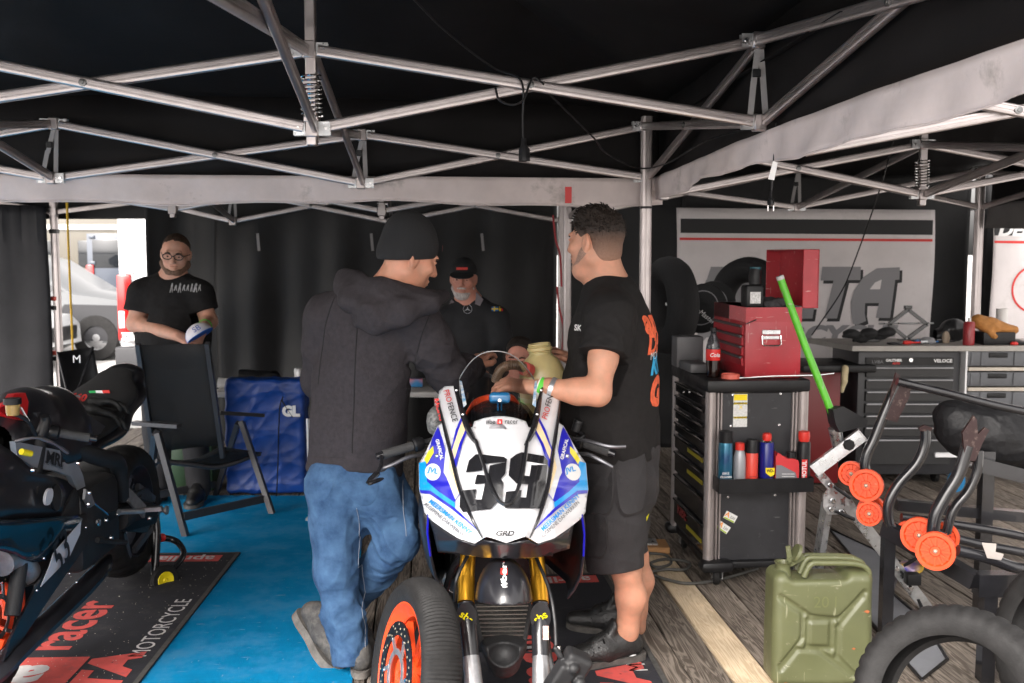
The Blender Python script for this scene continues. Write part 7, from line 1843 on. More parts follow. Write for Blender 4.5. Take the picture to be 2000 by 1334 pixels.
lc = TFm @ V((.115, .045, 1.004)); ld = thing('jar_lid', 'round orange-red screw lid on the trolley top beside the cola bottle', 'lid', lc)
q = MB(); q.lathe([(.0, .004), (.040, .004), (.040, .022), (.044, .022), (.045, 0), (0, 0)], 28, Matrix.Translation(lc)); q.build('lid_body', mat('faded_orange_plastic', (.62, .12, .08), .5), ld)
q = MB(); q.tube([TFm @ V((.14, -.016, 1.012)), TFm @ V((.3, -.02, 1.02)), TFm @ V((.52, -.02, 1.022)), TFm @ V((.60, -.02, 1.03))], [.004, .005, .005, .004], 8); q.build('tyre_lever', CHROME, None, label='long bright steel tyre lever lying along the trolley top edge', cat='tyre lever')
q = MB(); q.box((.02, .34, 1.03), (.10, .22, .045), M=TFm, bevel=.006); q.box((.03, .52, 1.09), (.14, .12, .16), M=TFm, bevel=.006); q.build('tool_case', mat('grey_case', (.10, .10, .105), .45), None, label='grey and black tool case on the far end of the trolley top', cat='case')

# ---- jerry can
JG = mat('olive_enamel', (.080, .086, .038), .5, var=.12, scale=5, dust=(.18, .18, .12), dscale=30, dlo=.62, dhi=.72, coat=.05, scr=(.19, .19, .12), slo=.68, rvar=.1)
jc = gr(1604, 1343); jm = fr(V((jc.x, jc.y + .07, .002)), (1, .03, 0)); jy = thing('jerry_can', 'dented olive green metal jerry can marked 20 l on the deck boards', 'jerry can', V((jc.x, jc.y + .07, 0)))
JW, JH, JD = .372, .43, .155
S = SDF((-.23, -.12, -.01), (.23, .12, .47), .004)
S.box((0, 0, JH / 2), (JW / 2, JD / 2, JH / 2), r=.034); S.box((-.02, 0, JH - .005), (.11, .1, .02), r=.02, k=.02, op='sub')
qx = lambda x, y: ((1240 + .2804 * x - 1604) / 538.0, -JD / 2 + .001, .002 + (1343 - (960 + .2804 * y)) / 538.0 * 1.0)
for ln in (((985, 705), (1200, 850), (1400, 868), (1580, 680)), ((985, 715), (1148, 825), (1142, 1005), (990, 1210)), ((1565, 715), (1400, 930), (1398, 1150), (1540, 1290)), ((1000, 1235), (1112, 1088), (1272, 1098), (1510, 1290)), ((1185, 880), (1350, 880), (1355, 1085), (1180, 1070), (1185, 880))):
    for a_, b_ in zip(ln[:-1], ln[1:]): S.cap(qx(*a_), qx(*b_), .0075, op='sub', k=.010); 
    for a_, b_ in zip(ln[:-1], ln[1:]): S.cap((-qx(*a_)[0], JD / 2, qx(*a_)[2]), (-qx(*b_)[0], JD / 2, qx(*b_)[2]), .0075, op='sub', k=.010)
S.warp(lambda a, b, c: .0025 * np.sin(a * 21 + 1) * np.sin(c * 17 + 2) * np.ones_like(b))
ps_, fs2 = S.mb(); q = MB(); q.v = [jm @ V(p) for p in ps_]; q.f = [list(f) for f in fs2]; q.build('can_body', JG, jy, angle=80)
for z, y in ((JH + .028, -.045), (JH + .033, 0), (JH + .028, .045)):
    q = MB(); q.tube(catmull([jm @ V(p) for p in ((-.07, y, JH - .02), (-.045, y, z), (.0, y, z + .004), (.12, y, z), (.165, y, z - .02), (.175, y, JH - .03))], 5), .011, 10); q.build('handle', JG, jy)
q = MB(); q.lathe([(.034, 0), (.03, .012), (.026, .03), (.030, .046), (.033, .05), (.026, .05), (.022, .03)], 20, jm @ Matrix.Translation((-.135, 0, JH - .025))); q.build('spout', JG, jy)
q = MB(); q.lathe([(0, .012), (.034, .012), (.036, 0), (.0, -.002)], 20, jm @ Matrix.Translation((-.082, 0, JH + .055)) @ Matrix.Rotation(-1.1, 4, 'Y')); q.bar(jm @ V((-.115, 0, JH + .02)), jm @ V((-.06, 0, JH + .05)), .016, .03); q.bar(jm @ V((-.11, 0, JH + .03)), jm @ V((-.118, 0, JH + .085)), .018, .006); q.build('cap_lever', JG, jy)
text('20 l', mat('raised_olive', (.10, .11, .045), .4), jy, jm @ wall_frame((.0, -JD / 2 - .004, .325), (1, 0, 0)), .06)
for x, z, w in ((.155, .29, .012), (.11, .15, .008), (-.14, .02, .01)): poly([(-w, 0), (0, w * .5), (w, .1 * w), (w * .3, -w * .6)], jm @ wall_frame((x, -JD / 2 - .004, z), (1, 0, 0)), mat('rust', (.30, .09, .03), .9), jy, 'rust_spot')

# ---- galvanised lift stand with the green lever
gs = thing('lift_stand', 'galvanised steel lift stand with a long bright green lever', 'lift stand', gr(1815, 1205))
Yg = 4.32
GRN = mat('bright_green_paint', (.085, .40, .02), .35, coat=.15, scr=(.25, .3, .2), var=.06, dust=(.2, .35, .1), dscale=40, dlo=.68, dhi=.8)
q = MB(); q.tube([at(1523, 541, Yg), at(1570, 670, Yg), at(1637, 838, Yg - .05)], .0165, 14); q.build('lever', GRN, gs); q = MB(); q.cyl(at(1522.5, 539, Yg), at(1525, 546, Yg), .0172, n=14); q.build('lever_end', mat('grey_plug', (.4, .4, .4), .6), gs)
q = MB(); q.bar(at(1590, 918, Yg), at(1684, 848, Yg - .06), .055, .055); q.build('arm', STEEL, gs)
q = MB(); q.cyl(at(1640, 882, Yg - .02), at(1630, 835, Yg - .04), .028, n=16); q.build('socket', STEEL, gs)
e = [at(x, y, Yg - .12) for x, y in ((1627, 800), (1647, 794), (1695, 820), (1692, 832), (1640, 845), (1632, 828))]; q = MB(); q.loft([e, [p + V((0, .10, -.01)) for p in e]]); q.build('pad', BLK, gs)
q = MB(); q.lathe([(0, .02), (.022, .02), (.026, .012), (.026, 0), (0, 0)], 8, Matrix.Translation(at(1657, 868, Yg - .06)) @ Matrix.Rotation(PI / 2, 4, 'X')); q.build('knob', BLK, gs)
q = MB(); q.bar(at(1600, 925, Yg), at(1652, 985, Yg), .04, .035); q.build('link', STEEL, gs)
q = MB(); q.bar(at(1640, 965, Yg), at(1825, 1207, Yg), .018, .052, up=(0, 0, 1)); q.build('long_leg', STEEL, gs)
q = MB(); q.bar(at(1618, 968, Yg), at(1590, 1150, Yg + .1), .03, .05); q.build('short_leg', STEEL, gs)
e = [at(x, y, Yg - .03) for x, y in ((1608, 968), (1618, 955), (1645, 965), (1652, 985), (1640, 1005), (1618, 1005), (1608, 992))]; q = MB(); q.loft([e, [p + V((0, .012, 0)) for p in e]]); q.build('gusset_plate', STEEL, gs)
for x, y in ((1627, 978), (1624, 995), (1622, 948), (1643, 1000), (1750, 1110), (1777, 1148)):
    q = MB(); q.lathe([(0, .014), (.009, .014), (.012, .009), (.012, 0), (0, 0)], 10, Matrix.Translation(at(x, y, Yg - .045)) @ Matrix.Rotation(PI / 2, 4, 'X')); q.build('bolt', CHROME, gs)
for a_, b_ in (((1628, 950), (1660, 972)), ((1630, 998), (1668, 1014)), ((1793, 1170), (1808, 1205)), ((1765, 1105), (1790, 1090))):
    q = MB(); q.tube([at(*a_, Yg - .06), at((a_[0] + b_[0]) / 2, (a_[1] + b_[1]) / 2, Yg - .07), at(*b_, Yg - .065)], [.010, .014, .013], 8, sx=.6); q.build('clamp_lever', BLK, gs)
q = MB(); q.box(at(1782, 1130, Yg - .05), (.06, .05, .05), bevel=.004); q.build('rubber_block', BLK, gs)

# ---- black stand rack with orange wheels
Yr = 3.78
def pstand(label, tubes, hooks, wheels, extra=None):
    t = thing('paddock_stand', label, 'paddock stand', V((at(*tubes[0][0][0], tubes[0][1]).x, tubes[0][1], 0)), group='paddock stands')
    for pts, Y, r in tubes:
        q = MB(); q.tube(catmull([at(x, y, Y) for x, y in pts], 6), r, 12); q.build('tube', BLKM, t)
    for pts, Y in hooks:
        e = [at(x, y, Y) for x, y in pts]; q = MB(); q.loft([e, [p + V((0, .012, 0)) for p in e]]); q.build('fork_hook', mat('worn_black_red_metal', (.03, .014, .014), .35, .3, dust=(.2, .15, .13), dscale=40), t)
    for x, y, Y, R_ in wheels:
        c = at(x, y, Y); ax = V((-.45, -.85, .12)); W_ = Matrix.Translation(c) @ frame_z(ax).to_4x4()
        q = MB(); q.lathe([(.0, .012), (.018, .012), (.020, .006), (R_ * .72, .006), (R_ * .80, .016), (R_, .016), (R_ * 1.02, .008), (R_ * 1.02, -.016), (R_ * .9, -.02), (0, -.02)], 32, W_); w_ = q.build('wheel', ORG, t)
        for i in range(12):
            a_ = i * PI / 6; q = MB(); q.bar(W_ @ V((.02 * math.cos(a_), .02 * math.sin(a_), .011)), W_ @ V((R_ * .76 * math.cos(a_), R_ * .76 * math.sin(a_), .011)), .007, .009, up=ax); q.build('wheel_rib', ORG, w_)
        q = MB(); q.ell((0, 0, .012), (.009, .009, .008), M=W_, n=10, m=6); q.build('axle_cap', mat('pale_axle', (.45, .36, .28), .5, .5), w_)
        q = MB(); q.cyl(W_ @ V((0, 0, -.02)), W_ @ V((0, 0, -.075)), .010, n=10); q.build('axle', BLKM, w_)
    return t
pstand('black paddock stand with long top bar sloping to the picture edge', [(((1752, 750), (1730, 800), (1708, 855), (1692, 890), (1690, 920), (1705, 955)), 4.05, .021), (((1752, 745), (1850, 768), (1950, 793), (2060, 815)), 4.0, .0165)],
       [(((1750, 728), (1757, 732), (1757, 752), (1768, 758), (1781, 750), (1776, 775), (1752, 825), (1728, 818)), 4.03)], [(1663, 925, 4.12, .052), (1692, 948, 4.02, .066), (1702, 995, 4.10, .056), (1698, 1003, 4.0, .050)])
pstand('black paddock stand with a bare curved tube in the middle of the rack', [(((1808, 838), (1806, 870), (1790, 905), (1755, 945), (1735, 985), (1738, 1025), (1760, 1045), (1790, 1052)), 3.92, .021)], [(((1794, 836), (1806, 830), (1822, 836), (1818, 842), (1798, 842)), 3.9)], [(1772, 1040, 3.95, .046)])
pstand('black paddock stand with a wide two-pronged hook and paired orange wheels', [(((1890, 870), (1872, 925), (1845, 970), (1826, 1010), (1822, 1060), (1830, 1078)), 3.70, .024), (((1912, 880), (1908, 920), (1890, 960), (1862, 995), (1848, 1040)), 3.80, .018)],
       [(((1880, 845), (1902, 812), (1908, 820), (1910, 848), (1924, 835), (1932, 840), (1918, 868), (1905, 900), (1885, 900)), 3.68)], [(1795, 1045, 3.78, .068), (1842, 1050, 3.90, .060), (1827, 1076, 3.62, .070)])
rk = thing('stand_rack', 'low black steel rack carrying the paddock stands beside the jerry can', 'rack', gr(1930, 1335))
for a_, b_, w, h in (((1728, 1030, 3.95), (1905, 1135, 3.62), .05, .06), ((1905, 1140, 3.62), (2120, 1140, 3.62), .06, .085), ((1750, 985, 4.25), (2120, 1020, 4.2), .05, .045)):
    q = MB(); q.bar(at(*a_), at(*b_), w, h); q.build('beam', BLKM, rk)
q = MB(); q.bar(at(1930, 1160, 3.62), V((at(1930, 1160, 3.62).x, 3.62, 0)), .05, .05, up=(0, 1, 0)); q.build('post', BLKM, rk)
q = MB(); q.bar(at(1928, 880, 4.2), V((at(1928, 880, 4.2).x, 4.2, 0)), .05, .05, up=(0, 1, 0)); q.build('post', BLKM, rk)
q = MB(); q.bar(at(1735, 1040, 3.95), V((at(1735, 1040, 3.95).x, 3.95, 0)), .045, .045, up=(0, 1, 0)); q.build('post', BLKM, rk)
for pts, Y, r in ((((1760, 1010), (1850, 1022), (1960, 1040), (2060, 1062)), 4.0, .018), (((1870, 1075), (1930, 1090), (1990, 1110), (2060, 1112)), 3.58, .021), (((1800, 1030), (1900, 1060), (2060, 1090)), 3.9, .018)):
    q = MB(); q.tube(catmull([at(x, y, Y) for x, y in pts], 6), r, 10); q.build('rail', BLKM, rk)
q = MB(); e = [at(x, y, 3.55) for x, y in ((1918, 1062), (1946, 1064), (1944, 1080), (1960, 1084), (1955, 1094), (1928, 1090))]; q.loft([e, [p + V((0, .002, .004)) for p in e]]); q.build('paper_tag', mat('dull_paper', (.30, .27, .25), .8), rk)
q = MB(); q.bar(at(1905, 905, 4.15), at(2120, 960, 4.15), .05, .06); q.build('beam', BLKM, rk)
# dark bag resting on the rack
S = SDF(at(1900, 860, 4.3) - V((.25, .2, .25)), at(2050, 830, 4.3) + V((.2, .25, .2)), .008)
S.cap(at(1858, 815, 4.3), at(1865, 835, 4.3), .075, .085); S.chain([at(1890, 840, 4.3), at(1940, 850, 4.3), at(2040, 870, 4.3)], [.12, .13, .13], k=.04); S.warp(folds(19, .012, 30, (.3, 0, 1), .4))
S.build('kit_bag', mat('black_nylon', (.010, .010, .011), .5, spec=.25, bump=.4, bscale=40), None, label='slumped black nylon kit bag behind the paddock stands', cat='bag')

# ---- loose tyres
def loose_tyre(label, c, n, every=4, w=.088, Ro=.30, groove=.006):
    t = thing('tyre', label, 'tyre', V((c[0], c[1], 0)), group='loose tyres'); q = MB(); tyre_mesh(q, Matrix.Translation(V(c)) @ frame_z(V(n)).to_4x4(), Ro=Ro, w=w, every=every, groove=groove, n=168, Rr=.196); q.build('tyre_casing', RUB, t, angle=55)
ct_ = at(1868, 1378, 2.80); loose_tyre('bare black tyre standing upright at the lower edge near the jerry can', (ct_.x, ct_.y, .275), (-.60, -.68, .42))
ct_ = at(2090, 1290, 3.2); loose_tyre('bare black tyre behind the front one at the picture edge', (ct_.x, ct_.y, .296), (-.95, -.2, .2))
# ---- floor pieces
q = MB(); e = [gr(x, y, .004) for x, y in ((1620, 1035), (1760, 1100), (1742, 1160), (1805, 1215), (1850, 1290), (1800, 1330), (1700, 1215), (1690, 1120))]
q.prism([(p.x, p.y) for p in e], .005, Matrix.Translation((0, 0, .003))); fm_ = q.build('floor_mat', mat('grey_rubber_sheet', (.16, .165, .18), .55, var=.12, scale=6), None, label='grey rubber sheet with black edge lying beside the jerry can', cat='mat')
q = MB(); q.tube([p + V((0, 0, .006)) for p in e], .007, 6, closed=True); q.build('edging', BLK, fm_)
S = SDF(gr(1600, 1030) - V((.3, .3, 0.02)), gr(1720, 1040) + V((.3, .4, .3)), .009)
S.chain([gr(1600, 1050, .07), gr(1660, 1060, .08), gr(1725, 1065, .06)], [.08, .10, .07], k=.04); S.warp(folds(29, .014, 34, (1, 0, .2), .4)); S.cut((0, 0, .004), (0, 0, -1)); S.build('folded_cover', mat('black_vinyl', (.010, .010, .011), .35, bump=.3, bscale=30), None, label='folded black vinyl cover on the deck behind the jerry can', cat='cover')
S = SDF(gr(1775, 1100) - V((.2, .2, 0)), gr(1775, 1100) + V((.2, .2, .14)), .006); S.ell(gr(1778, 1112, .035), (.075, .05, .04)); S.warp(folds(39, .012, 60, (1, 1, 0), .5)); S.cut((0, 0, .003), (0, 0, -1))
S.build('snack_bag', mat('foil_packet', (.75, .5, .05), .3, .3, col2=(.04, .04, .3), scale=16, detail=1), None, label='crumpled colourful foil snack packet on the boards', cat='packet')
cbp = [gr(x, y, .012) for x, y in ((1262, 1080), (1300, 1084), (1310, 1100), (1285, 1108), (1270, 1100), (1300, 1092), (1345, 1098), (1338, 1112), (1300, 1112), (1270, 1120), (1330, 1138), (1375, 1137), (1420, 1128), (1480, 1110))]
q = MB(); q.tube(catmull(cbp, 6), .0075, 7); q.build('power_cable', mat('grey_cable', (.07, .068, .062), .6), None, label='grey power cable looped on the boards before the trolley', cat='cable')
q = MB(); q.box(V((L1l.x + .01, L1l.y, .02)), (.26, .16, .036), M=None, bevel=.004, seg=1); q.build('wood_block', mat('raw_wood_block', (.42, .22, .09), .8, var=.2, scale=30, stretch=(1, 8, 8)), None, label='raw wooden block under the front tent leg', cat='block')

# ---- workbench
Yw = 6.75; BMz = CAM_H - (676 - 495) / 1944 * Yw
wb = thing('workbench', 'workbench with grey top over a black drawer cabinet and grey crates', 'workbench', V((at(1780, 700, Yw).x, Yw, 0)))
wx = lambda px: (px - 1000) / 1944 * Yw
WTOP = mat('worktop_board', (.36, .34, .31), .6, var=.1, scale=10)
q = MB(); q.prism([(wx(1668), Yw), (wx(2120), Yw), (wx(2120), Yw + .62), (wx(1668) - .12, Yw + .62)], .035, Matrix.Translation((0, 0, BMz - .035))); q.build('worktop', WTOP, wb)
cw0, cw1 = wx(1684), wx(1886); cz0, cz1 = CAM_H - (935 - 495) / 1944 * Yw, BMz - .04
CAB = mat('anthracite_cabinet', (.028, .028, .031), .45, var=.12, scale=8)
q = MB(); q.box(((cw0 + cw1) / 2, Yw + .32, (cz0 + cz1) / 2), (cw1 - cw0, .56, cz1 - cz0), bevel=.01); q.build('cabinet', CAB, wb)
hs = [(718, 740), (742, 764), (766, 788), (790, 812), (814, 836), (838, 858), (862, 915)]
for a_, b_ in hs:
    z0, z1 = CAM_H - (b_ - 495) / 1944 * Yw, CAM_H - (a_ - 495) / 1944 * Yw
    q = MB(); q.box(((wx(1698) + wx(1870)) / 2, Yw + .03, (z0 + z1) / 2), (wx(1870) - wx(1698), .03, z1 - z0 - .012), bevel=.003, seg=1); d_ = q.build('drawer', mat('black_drawer_front', (.014, .014, .015), .45, var=.15), wb)
    q = MB(); q.box(((wx(1698) + wx(1870)) / 2, Yw + .008, z1 - .006), (wx(1870) - wx(1698) - .01, .02, .012), bevel=.005); q.build('drawer_pull', mat('dark_alloy_pull', (.26, .26, .27), .3, .7), d_)
q = MB(); zf = CAM_H - (707 - 495) / 1944 * Yw; q.box(((wx(1698) + wx(1870)) / 2, Yw + .033, zf), (wx(1870) - wx(1698), .02, .05)); q.build('name_strip', BLK, wb)
wt = lambda px, py, dy=.02: wall_frame(V((wx(px), Yw + dy, CAM_H - (py - 495) / 1944 * Yw)), (1, 0, 0))
text('VELOCE', LETW, wb, wt(1849, 706), .030, bold=.001, sx=1.15); text('GAUTHIER', LETW, wb, wt(1752, 705), .024, bold=.0012, sx=.95); text('AUTO', LETR, wb, wt(1757, 711), .018, bold=.001); text('LV8A', mat('grey_print', (0, 0, 0)), wb, wt(1720, 708), .032, sx=1.1)
q = MB(); q.lathe([(0, .008), (.014, .008), (.014, 0), (0, 0)], 14, wt(1785, 704)); q.build('lock', CHROME, wb)
for x in (cw0 + .1, cw1 - .1):
    q = MB(); q.lathe([(0, -.014), (.05, -.014), (.05, .014), (0, .014)], 18, Matrix.Translation((x, Yw + .15, .05)) @ Matrix.Rotation(PI / 2, 4, 'Y')); q.build('caster', RUB, wb)
# crate rack at the right
q = MB(); q.box((wx(1893), Yw + .2, BMz / 2), (.012, .4, BMz - .06)); q.build('rack_side', WHT, wb)
CRT = mat('grey_crate_plastic', (.10, .105, .115), .5, var=.1)
for i, (ya, yb) in enumerate(((686, 717), (727, 757), (766, 800), (808, 842), (850, 884))):
    z0, z1 = CAM_H - (yb - 495) / 1944 * Yw, CAM_H - (ya - 495) / 1944 * Yw; xa, xb = wx(1898), wx(2080)
    cr0 = thing('storage_crate', ('topmost', 'second', 'third', 'fourth', 'lowest')[i] + ' grey plastic crate in the rack under the worktop', 'crate', V((xa, Yw + .1, z0)), group='grey crates under the worktop')
    q = MB(); q.box(((xa + xb) / 2, Yw + .2, (z0 + z1) / 2), (xb - xa, .36, z1 - z0 - .006), bevel=.006); q.build('crate_body', CRT, cr0)
    q = MB(); q.box((wx(1957), Yw + .022, z1 - .03), (.13, .02, .034), bevel=.006); q.build('crate_handle', BLK, cr0)
    for x in (1905, 1925, 1990):
        q = MB(); q.box((wx(x), Yw + .018, (z0 + z1) / 2), (.012, .012, z1 - z0 - .02)); q.build('crate_rib', CRT, cr0)
    q = MB(); q.box(((xa + xb) / 2, Yw + .2, z0 - .016), (xb - xa, .4, .022)); q.build('rack_shelf', mat('pale_shelf_board', (.5, .45, .38), .7), wb)
q = MB(); q.box((wx(1960), Yw + .2, .22), (wx(2080) - wx(1835), .42, .03)); q.build('rack_base', WHT, wb)
q = MB(); cC = at(1893, 968, 6.4); q.lathe([(.03, -.014), (.07, -.014), (.07, .014), (.03, .014)], 22, Matrix.Translation(V((cC.x, 6.6, .07))) @ Matrix.Rotation(PI / 2, 4, 'X') @ Matrix.Rotation(.4, 4, 'Y'), closed=True); q.build('caster', mat('blue_caster', (.01, .16, .35), .5), wb)
# red and black cabinet left of the bench
rc0 = thing('red_cabinet', 'dark red and black side cabinet between the trolley and the workbench', 'cabinet', V((wx(1630), 6.9, 0)))
q = MB(); q.box((wx(1600), 7.05, .40), (.36, .5, .78), bevel=.008); q.build('cabinet_body', mat('dark_red_enamel', (.16, .01, .012), .4), rc0)
q = MB(); q.box((wx(1640), 6.95, .82), (.5, .5, .05), bevel=.01); q.build('cabinet_top', BLK, rc0)
q = MB(); S = SDF(V((wx(1648) - .06, 6.6, .6)), V((wx(1648) + .06, 6.74, .86)), .006); S.chain([V((wx(1648), 6.68, .83)), V((wx(1646), 6.67, .74)), V((wx(1642), 6.67, .67))], [.022, .02, .012], k=.01); S.warp(folds(6, .006, 60, (0, 0, 1), .3)); S.build('glove', mat('latex_glove', (.5, .42, .25), .6), None, label='limp pale latex glove hanging from the red cabinet top', cat='glove')
# bench clutter
bi = lambda px, py, dy=.2: V((wx(px) * (Yw + dy) / Yw, Yw + dy, CAM_H - (py - 495) / 1944 * (Yw + dy)))
sj = thing('scissor_jack', 'black scissor jack standing open on the workbench', 'jack', bi(1772, 668, .25))
Yj = Yw + .25; jp = lambda px, py: V(((px - 1000) / 1944 * Yj, Yj, CAM_H - (py - 495) / 1944 * Yj))
for a_, b_ in (((1774, 604), (1738, 633)), ((1774, 604), (1812, 633)), ((1738, 633), (1772, 660)), ((1812, 633), (1776, 660))):
    q = MB(); q.bar(jp(*a_), jp(*b_), .03, .022); q.build('arm', BLKM, sj)
q = MB(); q.cyl(jp(1718, 632), jp(1825, 631), .006, n=8); q.build('screw_rod', STEEL, sj)
q = MB(); q.box(jp(1774, 600), (.05, .04, .025), bevel=.004); q.build('saddle', BLKM, sj); q = MB(); q.box(jp(1774, 664), (.12, .07, .012), bevel=.003); q.build('base', BLKM, sj)
S = SDF(bi(1640, 690) - V((.1, .15, .05)), bi(1760, 640) + V((.1, .15, .1)), .007)
for i, (x, y) in enumerate(((1665, 652), (1685, 660), (1700, 650), (1720, 655), (1735, 648))):
    p = bi(x, y, .12 + .03 * (i % 2)); S.ell(p, (.06, .05, .035), k=.02); S.cap(p, p + V((-.06, -.02, -.015)), .018, .014, k=.01)
S.warp(folds(17, .008, 70, (1, .3, 0), .4)); S.cut((0, 0, BMz + .002), (0, 0, -1)); S.build('work_gloves', mat('black_knit_glove', (.010, .010, .011), .8, bump=.5, bscale=200), None, label='heap of black work gloves on the workbench', cat='gloves')
for i, (x0_, x1_, y_, m_, nm, lab) in enumerate(((1768, 1800, 665, LETR, 'screwdriver', 'red handled screwdriver on the workbench'), (1800, 1830, 664, STEEL, 'ratchet', 'bright steel ratchet lying on the workbench'), (1790, 1835, 658, mat('blue_handle', (.01, .12, .35), .4), 'pliers', 'blue handled pliers on the workbench'), (1832, 1868, 663, BLKM, 'torque_wrench', 'black wrench beside the spray can on the bench'))):
    q = MB(); a_, b_ = bi(x0_, y_, .08 + .04 * i), bi(x1_, y_ - 1, .10 + .04 * i); a_.z = b_.z = BMz + .016; q.tube([a_, a_.lerp(b_, .45), a_.lerp(b_, .5), b_], [.013, .013, .007, .006], 8); q.build(nm, m_, None, label=lab, cat=nm.replace('_', ' '))
c0 = bi(1895, 668, .08); c0.z = BMz; t = thing('spray_can', 'dark red spray can with white nozzle on the workbench', 'spray can', c0)
q = MB(); q.lathe([(0, 0), (.037, 0), (.038, .004), (.038, .15), (.030, .162), (0, .162)], 22, Matrix.Translation(c0)); q.build('can_body', mat('maroon_can', (.28, .025, .03), .3), t); q = MB(); q.lathe([(0, .188), (.011, .188), (.012, .16), (0, .16)], 12, Matrix.Translation(c0)); q.build('nozzle', LETW, t)
c1 = bi(1945, 660, .15); q = MB(); q.box((c1.x, c1.y, BMz + .045), (.22, .16, .088), bevel=.008); q.build('black_case', BLK, None, label='small black case under the tan gloves on the bench', cat='case')
S = SDF(c1 + V((-.22, -.15, -.02)), c1 + V((.22, .15, .22)), .0065); S.chain([V((c1.x - .13, c1.y - .02, BMz + .16)), V((c1.x - .05, c1.y - .03, BMz + .13)), V((c1.x + .12, c1.y - .03, BMz + .10))], [.05, .055, .03], k=.03); S.chain([V((c1.x - .12, c1.y - .05, BMz + .15)), V((c1.x - .04, c1.y - .09, BMz + .06))], [.035, .02], k=.02); S.warp(folds(49, .010, 45, (1, 0, -.5), .4))
S.build('leather_gloves', mat('tan_leather', (.40, .17, .04), .75, var=.2, scale=25, bump=.3, bscale=120), None, label='tan leather gloves draped over a black case', cat='gloves')
c2 = bi(1958, 640, .35); q = MB(); q.lathe([(.0, BMz), (.085, BMz + .0), (.08, BMz + .09), (.045, BMz + .13), (.038, BMz + .18), (.040, BMz + .235), (.034, BMz + .235), (.034, BMz + .18), (0, BMz + .17)], 24, Matrix.Translation((c2.x, c2.y, 0))); q.build('funnel', mat('white_plastic', (.62, .6, .58), .5), None, label='upturned white plastic funnel at the back of the bench', cat='funnel')
S = SDF(bi(1860, 680, .4) - V((.12, .15, .05)), bi(1860, 640, .4) + V((.15, .15, .12)), .008); S.ell(bi(1865, 645, .4), (.10, .08, .085)); S.ell(bi(1835, 655, .4), (.06, .05, .05), k=.03); S.warp(folds(59, .012, 50, (1, 1, 0), .4)); S.build('plastic_sack', mat('dark_plastic_sack', (.02, .02, .021), .35), None, label='crumpled dark plastic sack at the back of the bench', cat='sack')

for i, (px, dy, w, h, m_, nm, lab) in enumerate(((1700, .35, .16, .05, mat('clear_tub', (.35, .35, .36), .3, trans=.4), 'plastic_tub', 'clear plastic tub behind the black gloves'), (1815, .16, .09, .05, mat('grey_tape', (.25, .25, .26), .5), 'tape_roll', 'roll of grey tape beside the scissor jack'), (1850, .2, .05, .09, mat('brown_paper', (.30, .24, .18), .8), 'paper_bag', 'crumpled brown paper bag near the dark sack'), (1750, .1, .10, .02, BLKM, 'socket_set', 'small black socket holder before the scissor jack'), (1990, .12, .12, .035, BLK, 'tool_holster', 'black tool holster at the end of the bench'), (1985, .06, .05, .025, LETR, 'red_clamp', 'small red clamp in front of the tool holster'))):
    c = bi(px, 660, dy); S = SDF(V((c.x - w, c.y - w, BMz)), V((c.x + w, c.y + w, BMz + h + .04)), .006); S.ell((c.x, c.y, BMz + h * .4), (w * .55, w * .45, h * .62)); S.warp(folds(90 + i, .008, 60, (1, .5, 0), .4)); S.cut((0, 0, BMz + .001), (0, 0, -1)); S.build(nm, m_, None, label=lab, cat=nm.replace('_', ' '))
# ---- banners
def banner(label, x0_, x1_, ytop, Y, zb_):
    A_, B_ = at(x0_, ytop, Y), at(x1_, ytop + 4, Y); t = thing('banner', label, 'banner', V(((A_.x + B_.x) / 2, Y, 0)), group='white banners on the back wall')
    def bl(u, v): return V((A_.x + (B_.x - A_.x) * u + .01 * math.sin(v * 6), Y - .012 * (math.sin(u * 13 + v * 2) + .6 * math.sin(u * 29 + 1)) * (.3 + .7 * v), A_.z + (zb_ - A_.z) * v + (B_.z - A_.z) * u * (1 - v)))
    q = MB(); q.grid(bl, 48, 20); o = q.build('banner_cloth', mat('white_banner_cloth', (.62, .58, .58), .8, var=.08, scale=3, bump=.2, bscale=6, dust=(.46, .43, .42), dscale=3), t, fix=False, solid=.002)
    return t, o, bvh_of(o), A_, B_
bn1, bo1, bb1, A1, B1 = banner('large white banner with grey DELTA lettering behind the red toolbox', 1321, 1826, 406, 7.9, .55)
LG = mat('grey_banner_print', (.23, .225, .235), .75); LK = mat('black_banner_print', (.02, .02, .021), .75)
def bpoly(pts, m, par, bv, lift, Y=7.9): 
    vs = [at(x, y, Y) for x, y in pts]; wrap(vs, [list(range(len(vs)))], Matrix(), bv, m, par, (0, 1, 0), lift=lift, maxlen=.12)
bpoly([(1329, 427), (1822, 430), (1821, 459), (1329, 455)], LK, bn1, bb1, .003); bpoly([(1327, 464), (1821, 467), (1821, 472), (1327, 469)], LETR, bn1, bb1, .003)
T_ = [(1605, 521), (1681, 521), (1680, 547), (1653, 547), (1634, 622), (1609, 622), (1627, 548), (1602, 548)]
Aa = [(1662, 612), (1661, 590), (1668, 567), (1686, 541), (1713, 524), (1757, 522), (1756, 546), (1748, 547), (1738, 621), (1711, 621), (1717, 592), (1690, 592), (1689, 612), (1692, 627), (1673, 635), (1665, 632)]
Ah = [(1699, 565), (1709, 552), (1722, 546), (1719, 565)]
D_ = [(1388, 521), (1440, 521), (1470, 540), (1468, 590), (1440, 622), (1366, 622), (1378, 548), (1380, 546)]
E_ = [(1478, 521), (1535, 521), (1532, 546), (1500, 546), (1497, 560), (1525, 560), (1522, 582), (1493, 582), (1489, 598), (1520, 598), (1517, 622), (1458, 622)]
L_ = [(1545, 521), (1572, 521), (1556, 598), (1590, 598), (1586, 622), (1524, 622)]
